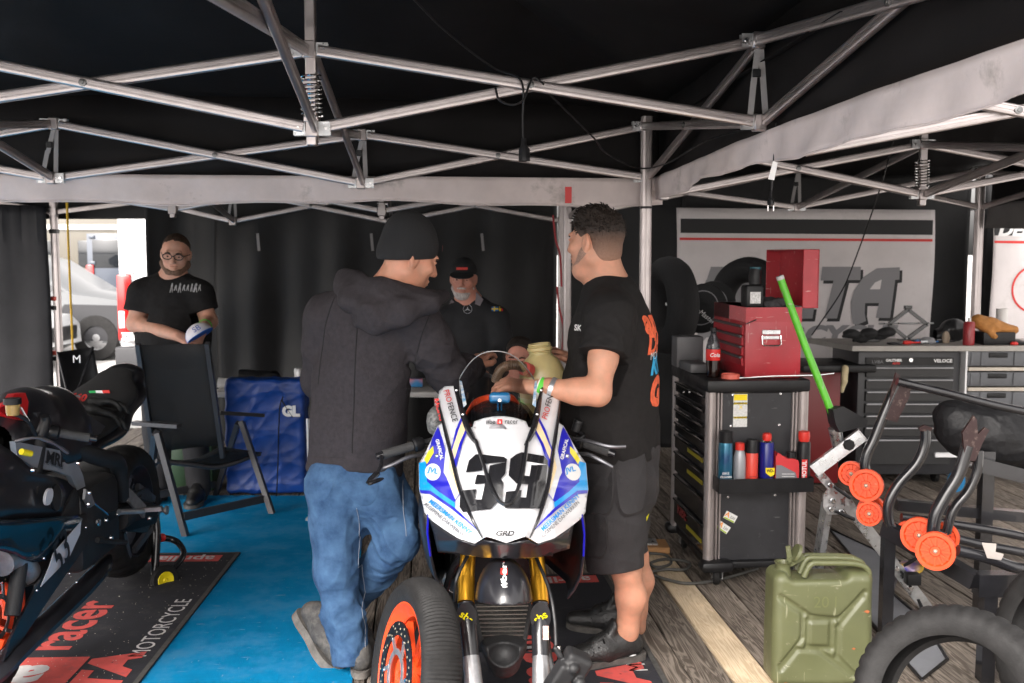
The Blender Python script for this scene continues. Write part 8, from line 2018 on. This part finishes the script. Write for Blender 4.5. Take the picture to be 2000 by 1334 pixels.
for pts in (D_, E_, L_, T_, Aa): bpoly([(x + 5, y + 6) for x, y in pts], LK, bn1, bb1, .004); bpoly(pts, LG, bn1, bb1, .006)
bpoly(Ah, mat('white_banner_cloth', (0, 0, 0)), bn1, bb1, .008)
vs, fs = textmesh('MOTORCYCLE', .19, bold=.010, shear=.2, sx=1.25); wrap(vs, fs, wall_frame(at(1550, 655, 7.9), (1, 0, 0)), bb1, LG, bn1, (0, 1, 0), lift=.005, maxlen=.12, name='lettering')
bn2, bo2, bb2, A2, B2 = banner('second white banner with a red ring at the picture edge', 1940, 2280, 404, 7.6, .55)
bpoly([(1941, 425), (2279, 428), (2279, 463), (1941, 460)], LK, bn2, bb2, .003, 7.6); bpoly([(1941, 470), (2279, 474), (2279, 479), (1941, 475)], LETR, bn2, bb2, .003, 7.6)
vs, fs = textmesh('DELTA', .13, bold=.006, shear=.25, sx=1.1); wrap(vs, fs, wall_frame(at(2003, 450, 7.6), (1, 0, 0)), bb2, LETW, bn2, (0, 1, 0), lift=.005, name='lettering')
q = MB(); q.lathe([(.17, 0), (.185, 0)], 40); wrap(q.v, q.f, wall_frame(at(2022, 565, 7.6), (1, 0, 0)), bb2, LETR, bn2, (0, 1, 0), lift=.005, name='ring')
# ---- wheels in black warmers hanging on the rack
wr_ = thing('wheel_rack', 'thin white rack rod carrying the covered wheels', 'rack', V((at(1345, 600, 6.2).x, 6.2, 0)))
q = MB(); q.cyl(at(1300, 594, 6.25), at(1480, 596, 6.3), .010, n=10); q.build('rod', LETW, wr_)
for x in (1333, 1478): q = MB(); q.bar(at(x, 590, 6.3), V((at(x, 590, 6.3).x, 6.3, 0)), .025, .025, up=(0, 1, 0)); q.build('upright', LETW, wr_)
WARM = mat('black_quilted_warmer', (.007, .007, .008), .85, bump=.3, bscale=90)
def warmer(label, px, py, Y, Rr, n, w, patch=None):
    c = at(px, py, Y); t = thing('tyre_warmer', label, 'tyre warmer', c, group='tyres wrapped in warmers'); M_ = Matrix.Translation(c) @ frame_z(V(n)).to_4x4()
    q = MB(); k = 14; q.lathe([(Rr - .085 + .085 * math.cos(i * 2 * PI / k) * 1.0, w * math.sin(i * 2 * PI / k)) for i in range(k)], 40, M_, closed=True); o = q.build('warmer_sleeve', WARM, t)
    return t, c, M_
t, c, M_ = warmer('black wrapped wheel hanging edge-on beside the tent leg', 1306, 596, 6.2, .305, (-.97, -.25, 0), .10)
q = MB(); q.prism([(-.055, -.06), (.055, -.06), (.06, -.01), (.04, 0), (.05, .02), (.05, .075), (-.05, .075), (-.05, .02), (-.04, 0), (-.06, -.01)], .003, wall_frame(c + V((.035, -.20, -.10)), (.95, -.3, 0))); pt = q.build('patch', mat('dark_patch', (.02, .018, .016), .8), t)
text('tyrefix', mat('tan_print', (.28, .22, .15), .8), pt, wall_frame(c + V((.034, -.205, -.125)), (.95, -.3, 0)), .03); text('WARMERS', mat('tan_print', (0, 0, 0)), pt, wall_frame(c + V((.036, -.205, -.055)), (.95, -.3, 0)), .02)
warmer('black wrapped wheel partly hidden behind the red toolbox', 1462, 590, 6.6, .30, (-.75, -.66, 0), .09)
for i, (px, py, lab) in enumerate(((1372, 602, 'round black disc cover with white print in front of its twin'), (1390, 597, 'round black disc cover tucked behind the printed one'))):
    c = at(px, py, 6.22 + .06 * i); t = thing('disc_cover', lab, 'cover', c, group='round black disc covers'); n = V((-.55, -.80, .25)); M_ = Matrix.Translation(c) @ frame_z(n).to_4x4()
    q = MB(); q.lathe([(0, .012), (.13, .012), (.155, .008), (.16, 0), (.155, -.012), (0, -.012)], 36, M_); o = q.build('cover_body', WARM, t)
    q = MB(); q.lathe([(.105, .0135), (.112, .0135)], 30, M_); q.build('print', mat('grey_print', (0, 0, 0)), o)
    if i == 0: text('MotoMaster', LETW, o, M_ @ Matrix.Translation((0, -.03, .0135)) @ Matrix.Rotation(PI * .82, 4, 'Z') @ Matrix.Rotation(PI, 4, 'Z'), .045, shear=.25)
# ---- cables hanging from the roof
def cable(label, pts, r=.004, m=BLK, plug=None, k=6):
    t = thing('hanging_cable', label, 'cable', at(*pts[-1])); q = MB(); q.tube(catmull([at(*p) for p in pts], k), r, 6); q.build('cord', m, t); return t
tc_ = cable('black cable draped over the crossed bars with a socket hanging at its end', [(800, -10, 3.2), (870, 60, 3.4), (960, 130, 3.62), (1010, 150, 3.64), (1022, 175, 3.6), (1021, 225, 3.62), (1022, 285, 3.62)])
q = MB(); q.tube([at(1023, 270, 3.62), at(1023, 283, 3.62), at(1024, 292, 3.62), at(1024, 315, 3.62)], [.008, .012, .022, .023], 10, sx=.9); q.build('socket', BLK, tc_)
q = MB(); q.tube(catmull([at(968, 172, 3.62), at(975, 195, 3.6), at(1000, 205, 3.6), at(1022, 195, 3.6), at(1034, 165, 3.62), at(1045, 152, 3.62), at(1062, 165, 3.6)], 6), .004, 6); q.build('loop', BLK, tc_)
cable('thin black cable running from the crossed bars to the tent leg', [(1052, 155, 3.66), (1080, 190, 3.8), (1160, 270, 4.4), (1185, 300, 4.7), (1245, 328, 5.2), (1300, 320, 4.9), (1380, 275, 4.2), (1470, 250, 3.8)])
tp = cable('black cord with a europlug hanging below the side valance', [(1516, 240, 3.70), (1513, 290, 3.72), (1510, 330, 3.72), (1506, 375, 3.72)])
q = MB(); q.tube([at(1506, 372, 3.72), at(1505, 385, 3.72), at(1505, 392, 3.72), at(1505, 401, 3.72)], [.006, .009, .020, .019], 10, sx=.6); q.build('plug', BLK, tp)
for dx in (-5, 6): q = MB(); q.cyl(at(1505 + dx, 400, 3.72), at(1505 + dx, 412, 3.72), .0022, n=8); q.build('pin', CHROME, tp)
q = MB(); e = [at(x, y, 3.71) for x, y in ((1510, 314), (1519, 318), (1512, 352), (1500, 350))]; q.loft([e, [p + V((0, .001, 0)) for p in e]]); q.build('paper_tag', LETW, tp)
cable('thin black cable slung in front of the large banner', [(1745, 275, 5.6), (1715, 380, 6.2), (1665, 520, 6.8), (1640, 575, 7.0), (1585, 655, 7.1)], r=.0045)
# ================================================================== canister and hose on the motorcycle
cn = thing('fuel_canister', 'yellowed translucent plastic canister with screw neck held beside the motorcycle', 'canister', at(1062, 800, 3.86))
CNM = Matrix.Translation(at(1066, 800, 3.86)) @ Matrix.Rotation(-.10, 4, 'Y')
YP = mat('yellowed_plastic', (.44, .36, .17), .35, var=.12, scale=12, sss=.25, dust=(.34, .28, .11), dscale=12)
q = MB(); q.lathe([(0, 0), (.085, 0), (.095, .012), (.096, .10), (.088, .15), (.070, .195), (.048, .215), (.043, .222), (.043, .232), (.049, .236), (.049, .246), (.043, .250), (.043, .262), (.036, .262), (.036, .215), (0, .20)], 36, CNM); q.build('canister_body', YP, cn)
for z in (.228, .241, .254): q = MB(); q.lathe([(.043, z - .003), (.0465, z), (.043, z + .003)], 30, CNM); q.build('neck_thread', YP, cn)
hp = catmull([at(1030, 722, 3.76), at(1012, 714, 3.74), at(992, 714, 3.74), at(976, 724, 3.76), at(968, 745, 3.78)], 12)
q = MB(); q.tube(hp, [.0175 + (.0018 if i % 2 else 0) for i in range(len(hp))], 12); q.build('hose', mat('brown_ribbed_hose', (.16, .10, .06), .4), cn)
q = MB(); q.cyl(at(1034, 724, 3.77), at(1024, 720, 3.745), .027, n=18); q.build('red_collar', mat('dull_red_collar', (.42, .06, .05), .5), cn)

# ================================================================== chair, table and the things behind
CHM = mat('anthracite_chair_frame', (.05, .05, .055), .4, .3, var=.1)
NET = mat('black_textile_mesh', (.010, .010, .011), .8, alpha=.86, bump=.3, bscale=400)
chr_ = thing('folding_chair', 'high-backed grey framed folding chair with black mesh facing away', 'chair', gr(430, 1020))
q = MB(); bq = [at(270, 674, 5.62), at(405, 672, 5.70), at(432, 870, 5.95), at(300, 884, 5.86)]; q.grid(lambda u, v: bq[0].lerp(bq[1], u).lerp(bq[3].lerp(bq[2], u), v) + V((0, .03 * math.sin(u * PI), 0)), 8, 8); q.build('backrest', NET, chr_, fix=False, solid=.003)
for a_, b_ in ((bq[0], bq[3]), (bq[1], bq[2])): q = MB(); q.bar(a_ + (a_ - b_) * .01, b_ + (b_ - a_) * .12, .025, .035, up=(0, 1, 0)); q.build('back_rail', CHM, chr_)
sq = [at(322, 896, 5.80), at(430, 872, 5.95), at(512, 884, 6.25), at(372, 908, 5.95)]; q = MB(); q.grid(lambda u, v: sq[0].lerp(sq[1], u).lerp(sq[3].lerp(sq[2], u), v) - V((0, 0, .04 * math.sin(u * PI))), 8, 4); q.build('seat', NET, chr_, fix=False, solid=.004)
q = MB(); q.tube(catmull([at(305, 900, 5.75), at(375, 908, 5.9), at(430, 912, 6.05), at(508, 886, 6.25)], 5), .014, 8); q.build('seat_rail', CHM, chr_)
for a_, b_ in (((308, 846, 5.58), (366, 1060, 5.52)), ((472, 824, 6.25), (536, 1016, 6.0)), ((465, 826, 6.25), (418, 978, 6.5)), ((304, 846, 5.60), (292, 960, 6.1))):
    q = MB(); q.bar(at(*a_), at(*b_), .03, .045, up=(0, 1, 0)); q.build('leg', CHM, chr_)
for a_, b_ in (((358, 1009, 5.53), (516, 974, 6.05)), ((300, 968, 6.1), (420, 945, 6.45))): q = MB(); q.bar(at(*a_), at(*b_), .02, .045); q.build('stretcher', CHM, chr_)
for a_, b_ in (((262, 826, 5.62), (350, 832, 5.55)), ((425, 806, 6.0), (512, 811, 6.3))): q = MB(); q.bar(at(*a_), at(*b_), .05, .022); q.build('armrest', CHM, chr_)
# blue bag
bb_ = thing('storage_bag', 'large upright blue tarpaulin bag with black strap behind the chair', 'bag', V((at(520, 900, 6.5).x, 6.55, 0)))
S = SDF((at(435, 900, 6.5).x, 6.35, -.02), (at(615, 900, 6.5).x, 6.85, .86), .009); cB = at(524, 866, 6.6); S.box((cB.x, 6.6, .39), (.265, .10, .385), r=.03); S.warp(folds(77, .022, 17, (.3, 0, 1), .7)); S.cut((0, 0, .006), (0, 0, -1)); S.build('bag_body', mat('blue_tarpaulin', (.004, .045, .25), .45, var=.25, scale=6, bump=.5, bscale=9), bb_)
q = MB(); q.tube(catmull([at(553, 775, 6.46), at(546, 800, 6.46), at(543, 900, 6.45), at(540, 975, 6.45)], 5), .012, 6, sx=.3); q.build('strap', BLK, bb_)
q = MB(); q.tube([at(550, 782, 6.46), at(573, 815, 6.46)], .012, 6, sx=.3); q.build('strap', BLK, bb_); text('GL', LETW, bb_, wall_frame(at(568, 804, 6.45), (1, 0, 0)), .09, bold=.006)
# table
Yt = 6.7; tzp = CAM_H - (766 - 495) / 1944 * Yt; tb_ = thing('folding_table', 'long pale folding table against the black back wall', 'table', V((at(640, 770, Yt).x, Yt + .3, 0)))
tx0, tx1 = at(412, 770, Yt).x, at(885, 770, Yt).x; q = MB(); q.box(((tx0 + tx1) / 2, Yt + .36, tzp - .02), (tx1 - tx0, .74, .04), bevel=.008); q.build('table_top', mat('pale_table_plastic', (.42, .40, .38), .6, var=.06), tb_)
for x in (tx0 + .12, tx1 - .12):
    for y in (Yt + .08, Yt + .62): q = MB(); q.cyl((x, y, tzp - .04), (x + .02, y, 0), .016, n=10); q.build('leg', mat('pale_leg', (.45, .45, .45), .4, .5), tb_)
q = MB(); l0 = gr(608, 1018); q.tube([V((l0.x, l0.y, .004)), V((l0.x - .01, l0.y + .01, .62))], .013, 8); q.box((l0.x, l0.y, .012), (.06, .04, .02)); q.build('table_prop', mat('pale_leg', (0, 0, 0)), None, label='pale metal prop leg standing beside the blue bag', cat='leg')
S = SDF((at(410, 750, Yt).x, Yt, tzp - .01), (at(600, 750, Yt).x, Yt + .45, tzp + .2), .009); S.chain([at(425, 752, Yt + .2), at(500, 755, Yt + .2), at(575, 750, Yt + .2)], [.05, .055, .05], k=.04); S.warp(folds(87, .02, 24, (1, 0, 0), .3)); S.cut((0, 0, tzp + .003), (0, 0, -1)); S.build('white_cover', mat('white_cover_cloth', (.45, .44, .43), .7, var=.1), None, label='crumpled white cover lying on the table behind the blue bag', cat='cover')
S = SDF((at(440, 730, Yt).x, Yt + .2, tzp + .02), (at(560, 730, Yt).x, Yt + .6, tzp + .2), .009); S.chain([at(460, 735, Yt + .35), at(535, 737, Yt + .35)], [.055, .05], k=.03); S.warp(folds(88, .014, 40, (1, 0, 0), .3)); S.build('dark_jacket', mat('black_nylon', (0, 0, 0)), None, label='dark folded jacket on top of the white cover', cat='jacket')
c = at(583, 757, Yt + .1); c.z = tzp; t = thing('drink_can', 'slim silver drink can at the end of the table', 'can', c); q = MB(); q.lathe([(0, 0), (.024, 0), (.028, .008), (.028, .14), (.023, .15), (0, .15)], 20, Matrix.Translation(c)); q.build('can_body', mat('silver_can', (.5, .5, .52), .3, .5, col2=(.7, .7, .7), scale=20), t)
c = at(812, 752, Yt + .25); q = MB(); q.box((c.x, c.y, tzp + .03), (.10, .06, .058), bevel=.003); q.build('small_box', mat('blue_red_carton', (.02, .18, .40), .5, col2=(.5, .1, .08), scale=14, detail=0), None, label='small blue and red carton on the table', cat='carton')
gc = gr(360, 965); q = MB(); q.box((gc.x, gc.y + .2, .17), (.34, .26, .33), bevel=.01); q.build('green_crate', mat('dull_green_plastic', (.02, .055, .02), .5, var=.3, scale=9), None, label='dull green crate on the boards behind the folding chair', cat='crate')
# folded camp chair at the opening
fc = thing('camp_chair', 'black cloth camp chair standing in the opening beside the yellow cord', 'chair', V((at(160, 900, 7.4).x, 7.4, 0)))
q = MB(); cq = [at(113, 688, 7.3), at(182, 678, 7.5), at(200, 770, 7.5), at(122, 800, 7.3)]; q.grid(lambda u, v: cq[0].lerp(cq[1], u).lerp(cq[3].lerp(cq[2], u), v) + V((0, .06 * math.sin(u * PI), 0)), 8, 8); q.build('backrest', mat('black_nylon', (0, 0, 0)), fc, fix=False, solid=.004)
q = MB(); cq2 = [cq[3], cq[2], cq[2] + V((.1, -.45, -.02)), cq[3] + V((.05, -.45, -.02))]; q.grid(lambda u, v: cq2[0].lerp(cq2[1], u).lerp(cq2[3].lerp(cq2[2], u), v), 4, 4); q.build('seat', mat('black_nylon', (0, 0, 0)), fc, fix=False, solid=.004)
for a_, b_ in ((cq[0], V((cq2[3].x + .3, 6.9, 0))), (cq[1], V((cq2[3].x - .05, 7.0, 0))), (cq[2], V((cq2[3].x, 7.5, 0))), (cq2[2], V((cq2[3].x, 7.45, 0)))): q = MB(); q.cyl(a_, b_, .010, n=8); q.build('leg', BLKM, fc)
text('M', LETW, fc, wall_frame(at(150, 702, 7.28), (1, .2, 0)), .08)
q = MB(); q.tube(catmull([at(131, 396, 8.1), at(134, 480, 8.05), at(139, 600, 8.0), at(146, 770, 7.9)], 6), .009, 7); q.build('yellow_cord', mat('yellow_cord', (.60, .36, .02), .6), None, label='yellow cord hanging down in front of the opening', cat='cord')
for i, pts in enumerate((((1080, 420, 8.2), (1086, 470, 8.2), (1094, 500, 8.2), (1097, 560, 8.2)), ((1088, 560, 8.2), (1092, 600, 8.2), (1100, 640, 8.2), (1098, 690, 8.2)))):
    q = MB(); q.tube(catmull([at(*p) for p in pts], 6), .008, 6); q.build('guy_rope', mat('red_cord', (.45, .04, .05), .6), None, label='upper red cord tied to the back tent leg' if i == 0 else 'lower red cord twisted along the back tent leg', cat='rope')
for i, px in enumerate((503, 725, 941)):
    q = MB(); q.bar(at(px, 456, 8.36), at(px + 3, 490, 8.36), .004, .022, up=(1, 0, 0)); q.build('tie_strap', mat('grey_webbing', (0, 0, 0)), None, label=('tie strap on the black wall behind the chair', 'tie strap on the black wall beside the beanie', 'tie strap on the black wall above the cap')[i], cat='strap', group='tie straps on the back wall')

# ================================================================== outside, seen through the opening
VW = mat('white_van_paint', (.6, .6, .61), .25, coat=.4); VG = mat('grey_van_paint', (.055, .065, .085), .3, coat=.4); DKP = mat('dark_bumper_plastic', (.022, .022, .025), .6); WIN = mat('dark_glass', (.012, .014, .017), .06, coat=.5); TL = mat('red_tail_lens', (.32, .008, .008), .2, coat=.4)
GZ = GROUND_Z
def vwheel(par, c, r=.34, w=.2, ax=(1, 0, 0)):
    M_ = Matrix.Translation(V(c)) @ frame_z(V(ax)).to_4x4(); q = MB(); q.lathe([(.2, -w / 2), (r - .03, -w / 2), (r, -w / 2 + .04), (r, w / 2 - .04), (r - .03, w / 2), (.2, w / 2)], 32, M_, closed=True); o = q.build('wheel', RUB, par); q = MB(); q.lathe([(0, w * .42), (.06, w * .42), (.19, w * .3), (.205, w * .42), (.205, -w * .3), (0, -w * .3)], 24, M_); q.build('rim', CAST, o)
def van(label, xl, Y, W_, m, Hh=2.45, L=5.4, detail=True):
    t = thing('parked_van', label, 'van', (xl + W_ / 2, Y, GZ), group='vans parked outside'); z0 = GZ + .32; zt = GZ + Hh; inset = .12
    secs = []
    for y in (Y + .0, Y + .08, Y + L * .72, Y + L):
        k_ = .03 if y == Y else 0; tp = inset if y < Y + L - .1 else inset * 2; zz = zt if y < Y + L * .8 else GZ + 1.25
        secs.append([V((xl + k_, y, z0)), V((xl + W_ - k_, y, z0)), V((xl + W_ - k_, y, GZ + 1.3 if zz > 1.3 else zz - .05)), V((xl + W_ - tp, y, zz - .06)), V((xl + W_ - tp - .1, y, zz)), V((xl + tp + .1, y, zz)), V((xl + tp, y, zz - .06)), V((xl + k_, y, GZ + 1.3 if zz > 1.3 else zz - .05))])
    q = MB(); q.loft(secs); q.build('body', m, t)
    q = MB(); q.box((xl + W_ / 2, Y - .03, GZ + .45), (W_ + .02, .16, .42), bevel=.03); bp = q.build('bumper', DKP, t)
    for sx in (0, 1):
        x = xl + .10 if sx == 0 else xl + W_ - .10
        q = MB(); q.box((x, Y - .015, GZ + 1.12), (.17, .07, .78), bevel=.02); tl = q.build('tail_light', TL, t); q = MB(); q.box((x - .03 * (1 - 2 * sx), Y - .052, GZ + .98), (.07, .01, .2), bevel=.004); q.build('clear_lens', mat('clear_lens', (.6, .55, .55), .15), tl)
        q = MB(); q.box((x + .08 * (1 - 2 * sx), Y - .115, GZ + .33), (.07, .012, .07)); q.build('reflector', TL, bp)
        q = MB(); q.box((xl + W_ * (.25 + .5 * sx), Y - .004, GZ + 1.32), (W_ * .46, .012, 1.75), bevel=.005); d_ = q.build('rear_door', m, t)
        for z in (.75, 1.55, 2.12): q = MB(); q.box((x + .06 * (1 - 2 * sx), Y - .02, GZ + z), (.12, .04, .07), bevel=.01); q.build('hinge', m, d_)
        q = MB(); q.box((xl + W_ * (.26 + .48 * sx), Y - .012, GZ + 1.75), (W_ * .36, .012, .62), bevel=.02); q.build('window', WIN if not detail else m, d_)
        for yy in (Y + .95, Y + L - .95): vwheel(t, (x, yy, GZ + .34))
    q = MB(); q.box((xl + W_ * .5, Y - .118, GZ + .62), (.52, .012, .11)); q.build('licence_plate', LETW, bp)
    return t
v1 = van('white panel van with tall red tail light just outside the opening', at(229, 600, 11.8).x, 11.8, 2.05, VW)
q = MB(); q.box(at(250, 657, 11.66), (.15, .01, .09)); q.build('label', LETW, v1); text('EXIT', LETK, v1, wall_frame(at(250, 657, 11.65), (1, 0, 0)), .08)
van('grey van with dark rear window parked farther behind the white one', at(171, 600, 22).x, 22.0, 2.0, VG, Hh=2.05, detail=False)
def car(label, xf, Y, zs, mt, ml, L=4.5):
    """car seen from its side, nose towards +x"""
    t = thing('parked_car', label, 'car', (xf - L / 2, Y + .9, GZ), group='cars parked outside'); Z = lambda z: GZ + z * zs
    side = [(0, .42), (-.02, .75), (-.15, .92), (-1.15, 1.05), (-1.95, 1.52), (-2.4, 1.62), (-3.6, 1.60), (-4.2, 1.15), (-4.45, 1.0), (-4.48, .5), (-4.3, .32), (-.3, .28)]
    secs = []
    for y, f in ((Y, .0), (Y + .10, 1), (Y + .9, 1.04), (Y + 1.7, 1), (Y + 1.8, 0)):
        secs.append([V((xf + x - (.05 if f == 0 else 0), y + (.12 * max(0, z - .95) if y < Y + .5 else -.12 * max(0, z - .95) if y > Y + 1.5 else 0), Z(z * (1 if f else .96)))) for x, z in side])
    q = MB(); q.loft(secs); q.build('body', mt, t)
    q = MB(); q.loft([[V((xf + x, Y - .012, Z(z))) for x, z in ((.0, .66), (-.35, .84), (-1.35, .86), (-1.5, .66), (-4.3, .72), (-4.4, .32), (-.2, .3))], [V((xf + x, Y + .05, Z(z))) for x, z in ((.0, .66), (-.35, .84), (-1.35, .86), (-1.5, .66), (-4.3, .72), (-4.4, .32), (-.2, .3))]]); q.build('cladding', ml, t)
    for wq in (((-1.35, 1.06), (-2.0, 1.46), (-2.5, 1.54), (-2.5, 1.06)), ((-2.6, 1.06), (-2.6, 1.54), (-3.5, 1.50), (-3.9, 1.1))):
        q = MB(); q.loft([[V((xf + x, Y + .02 + .12 * max(0, z - .95), Z(z))) for x, z in wq], [V((xf + x, Y + .06 + .12 * max(0, z - .95), Z(z))) for x, z in wq]]); q.build('side_window', WIN, t)
    for x in (-.85, -3.6): vwheel(t, (xf + x, Y + .08, GZ + .35 * zs), r=.36 * zs, w=.22, ax=(0, -1, 0)); vwheel(t, (xf + x, Y + 1.7, GZ + .35 * zs), r=.36 * zs, ax=(0, 1, 0))
    q = MB(); q.box((xf - .16, Y + .03, Z(.80)), (.34, .08, .10), bevel=.02); q.build('headlight', mat('clear_lens', (0, 0, 0)), t); q = MB(); q.box((xf - .0, Y + .9, Z(.62)), (.06, 1.2, .22), bevel=.02); q.build('grille', BLK, t)
car('silver over dark grey car with its front wheel beside the white van', -5.98, 16.3, 1.08, mat('silver_car_paint', (.12, .125, .13), .3, .2, coat=.4), DKP); car('white car nose half hidden behind the grey tent wall', -6.9, 14.2, .86, mat('pearl_white_paint', (.5, .51, .52), .25, coat=.4), VW)
hm = thing('motorhome', 'large cream and brown motorhome parked at the back of the paddock', 'motorhome', (-17, 30, GZ)); CRM = mat('cream_panel', (.10, .09, .072), .4)
q = MB(); q.box((-17, 31.5, GZ + 1.75), (14, 2.6, 2.9), bevel=.12); q.build('body', CRM, hm)
for x in (-11.2, -12.6, -14.4, -16.5): q = MB(); q.box((x, 30.18, GZ + 1.75), (1.0, .06, .8), bevel=.05); q.build('window', WIN, hm)
for z, m_ in ((2.55, mat('white_awning', (.45, .44, .42), .6)), (1.05, mat('tan_stripe', (.35, .25, .15), .5)), (.75, mat('brown_stripe', (.14, .09, .06), .5))): q = MB(); q.box((-17, 30.17, GZ + z), (13.6, .05, .16)); q.build('stripe', m_, hm)
for x in (-11.5, -20): vwheel(hm, (x, 30.3, GZ + .42), r=.42, ax=(0, -1, 0))
def tree(label, x, y, h, rx, seed):
    rg = random.Random(seed); t = thing('tree', label, 'tree', (x, y, GZ), group='trees beyond the paddock'); q = MB(); q.tube([V((x, y, GZ)), V((x + .2, y, GZ + h * .4)), V((x, y, GZ + h * .75))], [.28, .2, .06], 8)
    for i in range(7): a_ = rg.uniform(0, 6.3); q.tube([V((x + .1, y, GZ + h * (.3 + .06 * i))), V((x + rx * .7 * math.cos(a_), y + rx * .7 * math.sin(a_), GZ + h * (.45 + .07 * i)))], [.09, .02], 5)
    q.build('trunk', mat('bark', (.09, .065, .045), .9), t); q = MB()
    cl = [(x + rg.uniform(-.7, .7) * rx, y + rg.uniform(-.7, .7) * rx, GZ + h * rg.uniform(.42, .92), rx * rg.uniform(.22, .42)) for _ in range(16)]
    for i in range(3200):
        cx, cy, cz_, r = rg.choice(cl); d = V((rg.gauss(0, 1), rg.gauss(0, 1), rg.gauss(0, 1))).normalized() * r * rg.uniform(.6, 1.05); p = V((cx, cy, cz_)) + d; n = (d.normalized() + V((rg.uniform(-.6, .6), rg.uniform(-.6, .6), rg.uniform(-.2, .8)))).normalized(); m_ = frame_z(n); s_ = rg.uniform(.10, .2)
        q.add([p + m_ @ V((-s_, 0, 0)), p + m_ @ V((0, -s_ * .6, 0)), p + m_ @ V((s_, 0, 0)), p + m_ @ V((0, s_ * .6, 0))], [[0, 1, 2, 3]])
    q.build('crown', mat('leaf_green', (.06, .10, .025), .7, var=.35, scale=1.2), t, fix=False)
for i, (x, y, h, rx) in enumerate(((-18.5, 44, 6.2, 3.0), (-21.5, 46, 5.2, 2.6), (-24.5, 45, 5.8, 2.8))): tree(('leafy green tree behind the motorhome nearest the white van', 'lower leafy tree in the middle behind the motorhome', 'leafy tree behind the motorhome beside the tent leg')[i], x, y, h, rx, 50 + i)
